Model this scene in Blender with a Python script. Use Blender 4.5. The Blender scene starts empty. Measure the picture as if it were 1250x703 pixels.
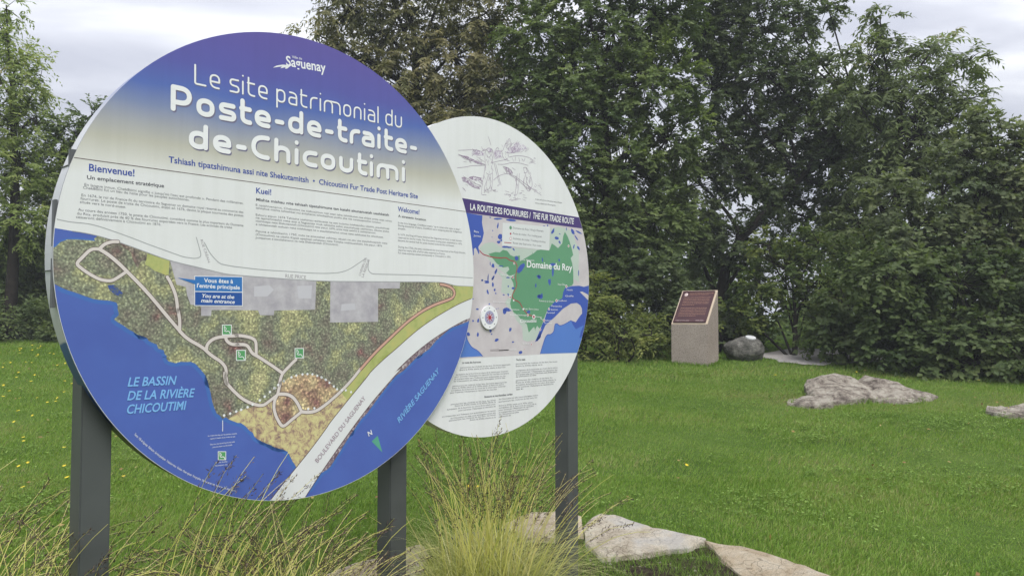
import bpy, bmesh, math, random
import numpy as np
from mathutils import Vector, Matrix
from mathutils.geometry import delaunay_2d_cdt, tessellate_polygon

S = bpy.context.scene
COL = S.collection
rng = np.random.RandomState(7)
random.seed(7)

# ------------------------------------------------------------------ camera
cam = bpy.data.cameras.new('camera'); cam.sensor_width = 36; cam.lens = 36*941.03/1250
cam.clip_start = .05; cam.clip_end = 2000
camo = bpy.data.objects.new('camera', cam); COL.objects.link(camo); S.camera = camo
camo.location = (0, 0, 1.6); camo.rotation_euler = (math.radians(90+2.246), 0, 0)

# ------------------------------------------------------------------ light: a bright overcast afternoon
SUN_EL, SUN_AZ = math.radians(57), math.radians(158)      # azimuth clockwise from +Y (behind the camera, to its right)
S.view_settings.view_transform = 'Standard'; S.view_settings.look = 'None'
S.view_settings.gamma = 1; S.view_settings.exposure = 0.82
sl = bpy.data.lights.new('sun', 'SUN'); sl.energy = 1.5; sl.angle = math.radians(30); sl.color = (1, .965, .91)
so = bpy.data.objects.new('sun', sl); COL.objects.link(so)
sd = Vector((math.sin(SUN_AZ)*math.cos(SUN_EL), math.cos(SUN_AZ)*math.cos(SUN_EL), math.sin(SUN_EL)))
so.rotation_euler = sd.to_track_quat('Z', 'Y').to_euler(); so.location = sd*30
wd = bpy.data.worlds.new('World'); S.world = wd; wd.use_nodes = True
N, K = wd.node_tree.nodes, wd.node_tree.links
N.clear()
def wn(t, **kw):
    n = N.new(t)
    for k, v in kw.items(): setattr(n, k, v)
    return n
sky = wn('ShaderNodeTexSky', sky_type='NISHITA', sun_disc=False, sun_elevation=SUN_EL, sun_rotation=SUN_AZ)
bg1 = wn('ShaderNodeBackground'); bg1.inputs[1].default_value = .08
K.new(sky.outputs[0], bg1.inputs[0])
tc = wn('ShaderNodeTexCoord'); sp = wn('ShaderNodeSeparateXYZ'); K.new(tc.outputs['Generated'], sp.inputs[0])
def wm(op, a, b=None):
    n = wn('ShaderNodeMath', operation=op)
    for i, v in enumerate((a, b)):
        if v is None: continue
        if isinstance(v, (int, float)): n.inputs[i].default_value = v
        else: K.new(v, n.inputs[i])
    return n.outputs[0]
zz = wm('ADD', wm('MAXIMUM', sp.outputs[2], 0.0), .16)
cmb = wn('ShaderNodeCombineXYZ'); K.new(wm('DIVIDE', sp.outputs[0], zz), cmb.inputs[0]); K.new(wm('MULTIPLY', wm('DIVIDE', sp.outputs[1], zz), 1.9), cmb.inputs[1])
nz = wn('ShaderNodeTexNoise'); nz.inputs['Scale'].default_value = .8; nz.inputs['Detail'].default_value = 5; nz.inputs['Roughness'].default_value = .5; nz.inputs['Distortion'].default_value = .35
K.new(cmb.outputs[0], nz.inputs['Vector']); nz.inputs['Scale'].default_value = 1.15
cr = wn('ShaderNodeValToRGB'); e = cr.color_ramp.elements
e[0].position = .40; e[0].color = (.52, .535, .61, 1); e[1].position = .62; e[1].color = (.86, .87, .90, 1)
m_ = cr.color_ramp.elements.new(.52); m_.color = (.66, .675, .74, 1)
K.new(nz.outputs[0], cr.inputs[0])
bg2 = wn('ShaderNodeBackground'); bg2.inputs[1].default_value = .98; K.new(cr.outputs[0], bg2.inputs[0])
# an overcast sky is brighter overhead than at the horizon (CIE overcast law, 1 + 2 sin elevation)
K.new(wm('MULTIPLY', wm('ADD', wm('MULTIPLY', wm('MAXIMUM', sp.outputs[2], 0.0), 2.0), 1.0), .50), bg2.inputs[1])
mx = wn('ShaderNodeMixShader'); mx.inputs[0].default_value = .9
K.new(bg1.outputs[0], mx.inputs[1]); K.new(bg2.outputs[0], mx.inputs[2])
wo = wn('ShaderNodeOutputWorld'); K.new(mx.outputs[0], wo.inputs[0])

# ------------------------------------------------------------------ helpers
def tag(o, label=None, cat=None, group=None, kind=None):
    if label: o['label'] = label
    if cat: o['category'] = cat
    if group: o['group'] = group
    if kind: o['kind'] = kind
    return o
def link(name, me, parent=None, mat=None, loc=None):
    o = bpy.data.objects.new(name, me); COL.objects.link(o)
    if parent: o.parent = parent
    if mat and me: me.materials.append(mat)
    if loc: o.location = loc
    return o
def empty(name, loc=(0, 0, 0), rz=0):
    o = bpy.data.objects.new(name, None); COL.objects.link(o); o.location = loc; o.rotation_euler[2] = rz; o.empty_display_size = .2
    return o
def mesh(name, V, Fc, smooth=False, tint=None):
    """fast mesh from numpy: V (n,3); Fc = list of (m,k) index arrays"""
    V = np.asarray(V, np.float32); me = bpy.data.meshes.new(name)
    if isinstance(Fc, np.ndarray): Fc = [Fc]
    Fc = [f for f in Fc if len(f)]
    idx = np.concatenate([f.ravel() for f in Fc]).astype(np.int32)
    tot = np.concatenate([np.full(len(f), f.shape[1], np.int32) for f in Fc])
    st = np.concatenate([[0], np.cumsum(tot)[:-1]]).astype(np.int32)
    me.vertices.add(len(V)); me.vertices.foreach_set('co', V.ravel())
    me.loops.add(len(idx)); me.loops.foreach_set('vertex_index', idx)
    me.polygons.add(len(tot)); me.polygons.foreach_set('loop_start', st); me.polygons.foreach_set('loop_total', tot)
    me.polygons.foreach_set('use_smooth', np.full(len(tot), smooth))
    if tint is not None:
        a = me.attributes.new('tint', 'FLOAT', 'FACE'); a.data.foreach_set('value', np.asarray(tint, np.float32))
    me.update(calc_edges=True); return me

class NT:
    def __init__(s, name, rough=.6, spec=.3):
        s.m = bpy.data.materials.new(name); s.m.use_nodes = True
        s.n, s.l = s.m.node_tree.nodes, s.m.node_tree.links
        s.b = s.n['Principled BSDF']; s.b.inputs['Roughness'].default_value = rough; s.b.inputs['Specular IOR Level'].default_value = spec
        s.tc = s.n.new('ShaderNodeTexCoord')
    def node(s, t, **kw):
        n = s.n.new(t)
        for k, v in kw.items(): setattr(n, k, v)
        return n
    def noise(s, scale, detail=4, rough=.55, vec=None, dist=0, out=0):
        n = s.node('ShaderNodeTexNoise'); n.inputs['Scale'].default_value = scale; n.inputs['Detail'].default_value = detail
        n.inputs['Roughness'].default_value = rough; n.inputs['Distortion'].default_value = dist
        s.l.new(vec or s.tc.outputs['Object'], n.inputs['Vector']); return n.outputs[out]
    def vor(s, scale, feature='F1', out=0, vec=None):
        n = s.node('ShaderNodeTexVoronoi', feature=feature); n.inputs['Scale'].default_value = scale
        s.l.new(vec or s.tc.outputs['Object'], n.inputs['Vector']); return n.outputs[out]
    def ramp(s, fac, stops, interp='LINEAR'):
        n = s.node('ShaderNodeValToRGB'); r = n.color_ramp; r.interpolation = interp
        while len(r.elements) < len(stops): r.elements.new(.5)
        for e, (p, c) in zip(r.elements, stops): e.position = p; e.color = (*c, 1)
        s.l.new(fac, n.inputs[0]); return n.outputs[0]
    def mix(s, fac, a, b, mode='MIX'):
        n = s.node('ShaderNodeMixRGB', blend_type=mode)
        for i, v in ((0, fac), (1, a), (2, b)):
            if isinstance(v, (int, float)): n.inputs[i].default_value = v
            elif isinstance(v, tuple): n.inputs[i].default_value = (*v, 1)
            else: s.l.new(v, n.inputs[i])
        return n.outputs[0]
    def math(s, op, a, b=0.0):
        n = s.node('ShaderNodeMath', operation=op)
        for i, v in ((0, a), (1, b)):
            if isinstance(v, (int, float)): n.inputs[i].default_value = v
            else: s.l.new(v, n.inputs[i])
        return n.outputs[0]
    def col(s, c):
        if isinstance(c, tuple): s.b.inputs['Base Color'].default_value = (*c, 1)
        else: s.l.new(c, s.b.inputs['Base Color'])
        return s
    def bump(s, h, st=.3, dist=.01):
        n = s.node('ShaderNodeBump'); n.inputs['Strength'].default_value = st; n.inputs['Distance'].default_value = dist
        s.l.new(h, n.inputs['Height']); s.l.new(n.outputs[0], s.b.inputs['Normal']); return s
def lin(r, g, b):
    f = lambda c: (c/255/12.92 if c <= 10 else ((c/255+.055)/1.055)**2.4)
    return (f(r), f(g), f(b))
MAT = {}
def plain(name, c, rough=.5, spec=.3, var=.06, sc=6):
    t = NT(name, rough, spec); d = tuple(x*(1-var*2) for x in c); l = tuple(min(1, x*(1+var)) for x in c)
    t.col(t.ramp(t.noise(sc, 5), [(.3, d), (.7, l)])); MAT[name] = t.m; return t.m

# print colours (real pigment albedo)
WHITE = (.745, .755, .76)
for nm, c in dict(white_print=(.78, .79, .80), path_print=(.66, .60, .57), path_edge_print=(.10, .06, .06), trail_print=(.60, .36, .28),
                  street_line_print=(.36, .37, .38), road_print=(.72, .73, .74), parking_print=(.46, .44, .475), roof_print=(.53, .52, .56),
                  shore_print=(.062, .155, .46), icon_green_print=(.10, .33, .13), callout_light_print=(.035, .17, .47), callout_dark_print=(.02, .085, .33),
                  north_green_print=(.10, .36, .25), banner_print=(.065, .04, .17), bay_print=(.05, .10, .42), gulf_dark_print=(.05, .10, .42),
                  gulf_light_print=(.09, .20, .56), pale_green_print=(.47, .55, .49), green_print=(.12, .30, .17), lake_print=(.055, .10, .40),
                  route_print=(.40, .03, .06), legend_print=(.66, .68, .68), black_print=(.02, .02, .02), sketch_print=(.30, .21, .32),
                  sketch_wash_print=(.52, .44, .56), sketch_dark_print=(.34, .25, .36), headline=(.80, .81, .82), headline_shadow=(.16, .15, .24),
                  blue_text=(.035, .07, .33), dark_text=(.09, .09, .11), body_text=(.16, .16, .18), street_text=(.33, .30, .33), road_text=(.34, .24, .30),
                  water_text=(.20, .45, .80), white_text=(.80, .81, .82), logo=(.80, .81, .83), compass_ring=(.36, .37, .52)).items():
    plain(nm, c, .42, .35, .03, 3)
t = NT('water_print', .42, .35); t.col(t.ramp(t.noise(5, 3), [(.3, (.070, .115, .40)), (.7, (.078, .135, .445))])); MAT['water_print'] = t.m
t = NT('pond_print', .42, .35); t.col(t.ramp(t.noise(60, 3), [(.45, (.04, .08, .30)), (.6, (.12, .14, .13))])); MAT['pond_print'] = t.m
def speckle(name, base, sc=1.0, shift=0):
    t = NT(name, .42, .35)
    big = t.ramp(t.noise(7, 5), base)
    sp_ = t.ramp(t.vor(105*sc), [(.08, (1.9, 1.9, 1.8)), (.32, (1.05, 1.05, 1.0)), (.75, (.62, .62, .64))])
    n2 = t.ramp(t.noise(110*sc, 3, .6), [(.35, (.60, .58, .56)), (.65, (1.5, 1.5, 1.4))])
    t.col(t.mix(.03, t.mix(1, t.mix(1, big, sp_, 'MULTIPLY'), n2, 'MULTIPLY'), (.6, .6, .56))); MAT[name] = t.m
speckle('forest_print', [(.30, (.22, .10, .11)), (.39, (.20, .18, .155)), (.50, (.23, .25, .185)), (.58, (.34, .345, .20)), (.70, (.50, .47, .28))])
speckle('red_bush_print', [(.40, (.19, .07, .085)), (.55, (.20, .17, .15)), (.65, (.26, .26, .18))], 1.0)
speckle('dry_scrub_print', [(.40, (.24, .12, .12)), (.49, (.46, .33, .22)), (.60, (.62, .52, .32))], .8)
t = NT('dry_meadow_print', .42, .35); t.col(t.ramp(t.noise(34, 8, .75, dist=.8), [(.34, (.13, .11, .12)), (.43, (.36, .24, .18)), (.50, (.54, .45, .25)), (.6, (.62, .58, .28)), (.75, (.64, .52, .36))])); MAT['dry_meadow_print'] = t.m
t = NT('meadow_print', .42, .35); t.col(t.ramp(t.noise(16, 6, .65), [(.3, (.30, .35, .10)), (.5, (.42, .45, .17)), (.7, (.50, .46, .16))])); MAT['meadow_print'] = t.m
t = NT('rocky_shore_print', .42, .35); t.col(t.ramp(t.noise(60, 6, .7), [(.35, (.08, .05, .08)), (.5, (.22, .16, .19)), (.64, (.55, .50, .50))])); MAT['rocky_shore_print'] = t.m
t = NT('map_land_print', .42, .35); t.col(t.ramp(t.noise(9, 6, .6), [(.3, (.50, .455, .475)), (.7, (.60, .565, .575))])); MAT['map_land_print'] = t.m

for nm, a_, b_, sc_ in (('sketch_wash_print', (.70, .69, .72), (.42, .34, .46), 55), ('sketch_dark_print', (.66, .63, .68), (.26, .18, .28), 70)):
    t = NT(nm, .42, .35); t.col(t.ramp(t.noise(sc_, 5, .75, dist=1.5), [(.44, a_), (.56, b_)])); MAT[nm] = t.m
t = NT('parking_print', .42, .35); t.col(t.ramp(t.noise(14, 6, .7), [(.35, (.37, .35, .39)), (.55, (.47, .45, .48)), (.7, (.54, .53, .56))])); MAT['parking_print'] = t.m
# painted sky gradient printed on the big disc, by height on the panel
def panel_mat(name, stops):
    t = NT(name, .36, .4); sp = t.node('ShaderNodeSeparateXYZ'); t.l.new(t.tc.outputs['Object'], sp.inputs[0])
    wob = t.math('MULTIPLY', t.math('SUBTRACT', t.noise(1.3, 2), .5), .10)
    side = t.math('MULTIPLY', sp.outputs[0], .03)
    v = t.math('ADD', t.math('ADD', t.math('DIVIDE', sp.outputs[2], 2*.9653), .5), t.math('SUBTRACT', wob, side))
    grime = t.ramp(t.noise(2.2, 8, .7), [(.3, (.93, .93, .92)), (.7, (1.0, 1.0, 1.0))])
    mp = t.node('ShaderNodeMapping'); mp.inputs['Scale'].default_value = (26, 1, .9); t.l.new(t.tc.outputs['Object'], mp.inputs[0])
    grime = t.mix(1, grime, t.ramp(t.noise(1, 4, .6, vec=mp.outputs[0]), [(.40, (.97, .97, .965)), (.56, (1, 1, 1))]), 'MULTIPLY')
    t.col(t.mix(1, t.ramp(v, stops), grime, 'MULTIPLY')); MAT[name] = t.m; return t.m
panel_mat('gradient_print', [(0, WHITE), (.66, WHITE), (.685, (.66, .66, .62)), (.725, (.50, .49, .42)), (.76, (.37, .38, .41)), (.80, (.20, .25, .42)),
                             (.845, (.085, .145, .44)), (.90, (.095, .10, .38)), (1, (.11, .085, .34))])
panel_mat('disc_white_print', [(0, WHITE), (1, WHITE)])
panel_mat('rim_print_shaded_foot', [(0, (.006, .008, .014)), (.20, (.008, .012, .03)), (.30, (.02, .05, .17)), (.372, (.03, .09, .28)), (.374, (.50, .51, .53)), (.74, (.54, .55, .57)), (.80, (.30, .33, .44)), (.86, (.10, .15, .38)), (1, (.06, .06, .2))])  # blue and grey are print; the near-black foot is painted underside shade
plain('dark_metal', (.075, .082, .082), .45, .4, .12, 3)
plain('bracket_metal', (.10, .105, .11), .5, .4)
plain('panel_edge_metal', (.16, .17, .19), .4, .5)

# ------------------------------------------------------------------ ground
def gz(x, y):
    y = np.asarray(y, float); z = .094*np.clip(y-4.6, 0, 11.9)
    return z
def gz1(x, y): return float(gz(x, y))
xs = np.unique(np.concatenate([np.linspace(-400, -30, 12), np.arange(-30, 30.01, .5), np.linspace(30, 400, 12)]))
ys = np.unique(np.concatenate([np.linspace(-60, -2, 6), np.arange(-2, 22.01, .4), np.linspace(22, 600, 14)]))
GX, GY = np.meshgrid(xs, ys); GZ = gz(GX, GY)+.012*np.sin(GX*1.7+GY)*np.cos(GY*2.1-GX*.6)*(GY > 4.8)*(GY < 30)
nx, ny = len(xs), len(ys); ii = np.arange(nx*ny).reshape(ny, nx)
Fg = np.stack([ii[:-1, :-1], ii[:-1, 1:], ii[1:, 1:], ii[1:, :-1]], -1).reshape(-1, 4)
t = NT('lawn_soil', .95, .1)
c1 = t.ramp(t.noise(1.1, 6, .6), [(.3, (.065, .115, .022)), (.55, (.095, .155, .030)), (.75, (.125, .17, .045))])
c2 = t.ramp(t.noise(60, 4, .7), [(.3, (.45, .45, .45)), (.7, (1.4, 1.4, 1.3))])
t.col(t.mix(1, c1, c2, 'MULTIPLY')); t.bump(t.noise(45, 5, .7), .8, .03)
ground = tag(link('ground', mesh('ground', np.stack([GX.ravel(), GY.ravel(), GZ.ravel()], 1), Fg, True), mat=t.m), 'green mown lawn rising gently to the trees', kind='structure')

def poly_sheet(name, pts, m, dz, step=.12, kind='structure', label=None, noise=0):
    P = np.array(pts, float); x0, y0 = P.min(0); x1, y1 = P.max(0)
    g = [Vector((a, b)) for a in np.arange(x0+step/2, x1, step) for b in np.arange(y0+step/2, y1, step) if inside(a, b, P)]
    vs, _, fs, *_r = delaunay_2d_cdt([Vector(p) for p in P]+g, [(i, (i+1) % len(P)) for i in range(len(P))], [], 1, 1e-5)
    V = np.array([(v[0], v[1], gz1(v[0], v[1])+dz+noise*random.random()) for v in vs])
    me = bpy.data.meshes.new(name); me.from_pydata(V.tolist(), [], [f for f in fs if len(f) > 2]); me.update()
    return tag(link(name, me, mat=m), label, kind=kind)
def inside(x, y, P):
    c = False; n = len(P); j = n-1
    for i in range(n):
        if (P[i][1] > y) != (P[j][1] > y) and x < (P[j][0]-P[i][0])*(y-P[i][1])/(P[j][1]-P[i][1]+1e-12)+P[i][0]: c = not c
        j = i
    return c
def inside_np(X, Y, P):
    c = np.zeros(len(X), bool); n = len(P); j = n-1
    for i in range(n):
        cond = ((P[i][1] > Y) != (P[j][1] > Y)) & (X < (P[j][0]-P[i][0])*(Y-P[i][1])/(P[j][1]-P[i][1]+1e-12)+P[i][0])
        c ^= cond; j = i
    return c

BED = [(-1.75, 2.6), (-1.65, 4.2), (-1.15, 4.65), (-.6, 5.15), (-.1, 5.55), (.45, 5.45), (1.30, 5.22), (1.42, 4.9), (1.42, 4.2), (1.45, 2.6)]
t = NT('bed_soil', .95, .1); t.col(t.ramp(t.noise(26, 6, .75), [(.32, (.018, .014, .010)), (.5, (.05, .038, .026)), (.64, (.10, .08, .055)), (.72, (.028, .04, .012))])); t.bump(t.noise(40, 6, .75), 1, .04)
poly_sheet('planting_bed', BED, t.m, .012, .1, label='dark soil of the planting bed behind the stone edging', noise=.02)
PATH = [(4.60, 14.3), (4.48, 13.9), (4.66, 13.62), (4.60, 13.38), (4.84, 13.24), (4.90, 13.02), (5.10, 13.08), (5.22, 12.98), (5.45, 13.16), (5.62, 13.10), (5.9, 13.3), (6.2, 13.36), (6.6, 13.6), (6.9, 14.6), (5.6, 15.2)]
t = NT('gravel', .95, .1); t.col(t.ramp(t.noise(50, 5, .8), [(.3, (.28, .26, .25)), (.6, (.50, .47, .45)), (.75, (.62, .59, .57))])); t.bump(t.noise(70, 4, .8), 1, .02)
poly_sheet('path', PATH, t.m, .016, .2, label='grey gravel path leaving the lawn under the trees', noise=.02)

# ------------------------------------------------------------------ rocks
def rock_mat(name, stops, sc=6, lich=None, bst=.7):
    t = NT(name, .9, .15)
    c = t.ramp(t.noise(sc, 9, .68, dist=.25), stops)
    fine = t.ramp(t.noise(sc*16, 5, .75), [(.3, (.66, .66, .66)), (.7, (1.22, 1.22, 1.2))])
    c = t.mix(1, c, fine, 'MULTIPLY')
    crack = t.ramp(t.math('ABSOLUTE', t.math('SUBTRACT', t.noise(sc*.9, 6, .7, dist=1.2), .47)), [(0, (.35, .33, .32)), (.012, (1, 1, 1))])
    c = t.mix(.9, c, crack, 'MULTIPLY')
    ck = t.ramp(t.vor(sc*.45, 'DISTANCE_TO_EDGE', vec=t.noise(2.2, 3, out=1)), [(0, (.30, .28, .26)), (.02, (1, 1, 1))]); c = t.mix(.7, c, ck, 'MULTIPLY')
    if lich: c = t.mix(t.ramp(t.noise(sc*.7, 4, out=0), [(.52, (0, 0, 0)), (.66, (.5, .5, .5))]), c, lich)
    t.col(c); t.bump(t.noise(sc*4, 12, .8, dist=.4), bst*1.3, .05); MAT[name] = t.m; return t.m
rock_mat('slab_stone', [(.3, (.42, .35, .26)), (.5, (.62, .55, .44)), (.68, (.73, .68, .58))], 7, (.50, .50, .50))
rock_mat('slab_tan', [(.3, (.46, .35, .23)), (.5, (.62, .52, .38)), (.7, (.74, .66, .53))], 8)
rock_mat('outcrop_stone', [(.36, (.12, .10, .085)), (.46, (.30, .26, .22)), (.56, (.45, .41, .345)), (.7, (.56, .52, .45))], 8)
rock_mat('boulder_stone', [(.34, (.075, .075, .065)), (.5, (.17, .165, .15)), (.64, (.30, .29, .26))], 9)
from mathutils import noise as mn
def rock(name, outline, top, m, label, cat='rock', group=None, rough=.02, edge=.06, step=.05, base=-.06, seed=0, parent=None, sc=3.0):
    """a stone whose plan is 'outline'; top(x,y)->height over the lawn; near-vertical broken sides"""
    O = []
    n = len(outline)
    for i in range(n):                      # refine and roughen the plan
        a, b = np.array(outline[i], float), np.array(outline[(i+1) % n], float); k = max(2, int(np.hypot(*(b-a))/(step*1.3)))
        for j in range(k):
            p = a+(b-a)*j/k; w = Vector((p[0]*6, p[1]*6, seed)); O.append((p[0]+.022*mn.noise(w), p[1]+.022*mn.noise(w+Vector((9, 3, 1)))))
    cx, cy = np.mean(O, 0); O = np.array(O); ns = len(O)
    inn = np.array([(x+(cx-x)*edge/max(.2, math.hypot(cx-x, cy-y)), y+(cy-y)*edge/max(.2, math.hypot(cx-x, cy-y))) for x, y in O])
    x0, y0 = O.min(0); x1, y1 = O.max(0)
    g = [Vector((a+random.uniform(-.2, .2)*step, b+random.uniform(-.2, .2)*step)) for a in np.arange(x0, x1, step) for b in np.arange(y0, y1, step) if inside(a, b, inn)]
    vs, _, fs, *_r = delaunay_2d_cdt([Vector(p) for p in inn]+g, [(i, (i+1) % ns) for i in range(ns)], [], 1, 1e-5)
    def th(x, y):
        return gz1(x, y)+top(x, y)+rough*(mn.fractal(Vector((x*sc, y*sc, seed)), .55, 2.2, 6))*1.3
    V = [(v[0]-cx, v[1]-cy, th(v[0], v[1])) for v in vs]; F = [list(f) for f in fs]; b0 = len(V)
    rings = [(0, .80, -.002), (0, .35, .004), (0, None, 0.012)]
    prev = list(range(ns))
    for q, (_, fz, outw) in enumerate(rings):
        st = len(V)
        for i, (x, y) in enumerate(O):
            zt = th(x, y)-gz1(x, y); zb = gz1(x, y)+base
            z = zb if fz is None else gz1(x, y)+zt*fz*(1+.15*mn.noise(Vector((x*9, y*9, q))))
            dd = outw+.012*mn.noise(Vector((x*12, y*12, q*3.3+seed))); r = math.hypot(x-cx, y-cy)
            V.append((x-cx+(x-cx)/r*dd, y-cy+(y-cy)/r*dd, z))
        for i in range(ns):
            j = (i+1) % ns; F.append([prev[i], st+i, st+j, prev[j]])
        prev = list(range(st, st+ns))
    zc = gz1(cx, cy); V = [(a, b, c-zc) for a, b, c in V]
    me = bpy.data.meshes.new(name); me.from_pydata(V, [], F); me.update()
    bm = bmesh.new(); bm.from_mesh(me); bmesh.ops.recalc_face_normals(bm, faces=bm.faces); bm.to_mesh(me); bm.free()
    me.polygons.foreach_set('use_smooth', [False]*len(me.polygons))
    return tag(link(name, me, mat=m, loc=(cx, cy, zc)), label, cat, group)
G1 = 'flat stones edging the planting bed'
rock('edging_stone', [(0.51, 5.53), (0.64, 5.73), (0.74, 5.69), (1, 5.45), (1.3, 5.23), (1.18, 5.12), (0.93, 5.06), (0.57, 4.95), (0.49, 5.2)], lambda x, y: .055+.035*(y-5), MAT['slab_stone'], 'cream and grey wedge slab right of the right post with black cracks on top', 'edging stone', G1, .012, .03, seed=1)
rock('edging_stone', [(1.3, 5.23), (1.5, 5.17), (1.65, 5.05), (1.83, 4.83), (1.96, 4.62), (1.98, 4.34), (1.37, 4.27), (1.38, 4.68), (1.33, 4.96)], lambda x, y: .055, MAT['slab_tan'], 'tan slab cut off by the bottom edge, rightmost of the edging stones', 'edging stone', G1, .010, .03, seed=2)
rock('edging_stone', [(-0.06, 5.55), (0.15, 5.79), (0.4, 5.79), (0.5, 5.62), (0.49, 5.33), (0.31, 5.26), (0.09, 5.3)], lambda x, y: .085-.05*(.45-x), MAT['slab_tan'], 'pale rounded stone behind the right sign post and the tufted grass', 'edging stone', G1, .02, seed=3)
rock('edging_stone', [(-1.13, 4.69), (-0.95, 4.91), (-0.76, 5.04), (-0.61, 5.18), (-0.55, 5.04), (-0.55, 4.7), (-0.73, 4.51), (-1.04, 4.41)], lambda x, y: .06+.03*(x+1), MAT['slab_tan'], 'sandy stone behind the middle sign post, leftmost of the edging stones', 'edging stone', G1, .016, seed=4)
rock('small_stone', [(-.42, 5.30), (-.34, 5.42), (-.18, 5.45), (-.10, 5.36), (-.2, 5.24), (-.36, 5.2)], lambda x, y: .05, MAT['boulder_stone'], 'small grey stone between two pale edging slabs behind the grass tuft', 'stone', None, .01, seed=5)
def ridge(x, y):
    H = float(np.interp(x, [3.9, 4.0, 4.15, 4.55, 4.78, 4.86, 4.93, 5.04, 5.25, 5.7], [.05, .13, .22, .20, .15, .08, .17, .20, .145, .02]))
    yf = float(np.interp(x, [3.9, 4.3, 4.6, 5.0, 5.7], [9.85, 9.95, 10.05, 9.95, 10.15]))
    step_ = min(1, max(0, (y-yf)/.75)); step_ = .55*step_+.45*round(step_*3)/3
    q_ = mn.fractal(Vector((x*2.3+y*.6, y*3.4, 4.2)), 1, 2, 4); q_ = round(q_*4)/4*.6+q_*.4
    return .03+H*(.16+.70*step_)+.042*q_
rock('outcrop_rock', [(3.90, 9.86), (3.93, 10.3), (4.05, 10.75), (4.55, 10.95), (5.0, 10.95), (5.35, 10.7), (5.68, 10.32), (5.45, 10.08), (5.0, 9.92), (4.6, 10.02), (4.2, 9.90)], ridge, MAT['outcrop_stone'], 'long pale weathered rock outcrop with a notch near its middle, in the lawn', 'rock', None, .030, .03, .085, seed=6, sc=4.5)
rock('low_rock', [(3.50, 9.86), (3.6, 10.10), (3.85, 10.15), (4.10, 9.95), (4.02, 9.70), (3.72, 9.62)], lambda x, y: .02+.09*max(0, (x-3.5)/.6), MAT['outcrop_stone'], 'low grey rock flake at the left foot of the big outcrop', 'rock', None, .02, .03, .04, seed=7, sc=4)
rock('low_rock', [(5.72, 9.35), (5.85, 9.55), (6.3, 9.6), (6.8, 9.6), (6.8, 9.0), (6.28, 8.98), (5.95, 9.06), (5.74, 9.18)], lambda x, y: .06, MAT['outcrop_stone'], 'low mossy rock sunk in the lawn at the right edge', 'rock', None, .03, .04, .05, seed=8, sc=4)

# boulder with a white plaque
bo = empty('memorial_boulder', (4.13, 13.75, gz1(4.1, 13.75))); tag(bo, 'rounded dark grey granite boulder beside the concrete pedestal, small white plaque on top', 'boulder')
bm = bmesh.new(); bmesh.ops.create_icosphere(bm, subdivisions=5, radius=1)
for v in bm.verts:
    p = v.co.copy(); n_ = mn.fractal(p*1.3+Vector((3, 1, 0)), 1, 2, 4)*.10+mn.fractal(p*5, 1, 2, 4)*.018
    q = p*(1+n_); lean = 1 + .16*p.x
    v.co = Vector((q.x*.365, q.y*.30, max(-.05, q.z*.235*lean+.17)))
me = bpy.data.meshes.new('boulder'); bm.to_mesh(me); bm.free()
for p in me.polygons: p.use_smooth = True
link('stone', me, bo, MAT['boulder_stone'])
plain('plaque_white', (.66, .67, .68), .3, .5)
bm = bmesh.new(); bmesh.ops.create_cone(bm, cap_ends=True, segments=32, radius1=.092, radius2=.088, depth=.02)
me = bpy.data.meshes.new('plaque'); bm.to_mesh(me); bm.free()
pl = link('plaque', me, bo, MAT['plaque_white'], (.09, -.10, .40)); pl.rotation_euler = (math.radians(18), math.radians(4), 0)

# ------------------------------------------------------------------ pedestal with bronze plaque
def granite(name, a, b):
    t = NT(name, .85, .2)
    c = t.ramp(t.noise(160, 3, .8), [(.36, a), (.5, tuple((x+y)/2 for x, y in zip(a, b))), (.64, b)])
    c = t.mix(1, c, t.ramp(t.noise(3, 6, .65), [(.3, (.82, .82, .80)), (.7, (1.06, 1.06, 1.05))]), 'MULTIPLY')
    c = t.mix(1, c, t.ramp(t.noise(45, 2), [(.35, (.72, .70, .68)), (.5, (1.05, 1.05, 1.05))]), 'MULTIPLY')
    t.col(c); t.bump(t.noise(150, 4, .8), .6, .004); MAT[name] = t.m; return t.m
granite('pedestal_aggregate', (.17, .13, .115), (.54, .47, .42)); plain('pedestal_border', (.56, .46, .35), .7, .2, .05, 12)
plain('plaque_maroon', (.052, .012, .016), .35, .5, .1); plain('plaque_bronze', (.30, .165, .115), .4, .5, .1, 40); plain('plaque_light', (.55, .44, .42), .4, .4)
PW, PD, PB_, PF = .655, .52, 1.32, .725
a0 = math.radians(-35)
ped = empty('plaque_pedestal', (3.29, 12.99, gz1(3.29, 12.99)-.02), a0); tag(ped, 'speckled concrete pedestal with slanted top and maroon bronze plaque at the lawn edge', 'monument')
# local: x to the left is -, corner (front right) at origin; front face along -x, depth +y
def prism(name, prof, x0, x1, m, parent, bev=.008):
    bm = bmesh.new(); A = [bm.verts.new((x0, y, z)) for y, z in prof]; B = [bm.verts.new((x1, y, z)) for y, z in prof]
    bm.faces.new(A[::-1]); bm.faces.new(B); n = len(prof)
    for i in range(n): bm.faces.new((A[i], A[(i+1) % n], B[(i+1) % n], B[i]))
    bmesh.ops.recalc_face_normals(bm, faces=bm.faces)
    if bev: bmesh.ops.bevel(bm, geom=bm.edges[:], offset=bev, segments=2, affect='EDGES')
    me = bpy.data.meshes.new(name); bm.to_mesh(me); bm.free(); return link(name, me, parent, m)
prism('pedestal_body', [(0, -.05), (PD, -.05), (PD, PB_), (0, PF)], -PW, 0, MAT['pedestal_aggregate'], ped)
SL = math.hypot(PD, PB_-PF); ang = math.atan2(PB_-PF, PD)
pf = empty('plaque_face', (0, 0, PF), 0)
pf.parent = ped; pf.rotation_euler = (ang, 0, 0)         # x along width, y up the slope, z out of the slope
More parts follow.
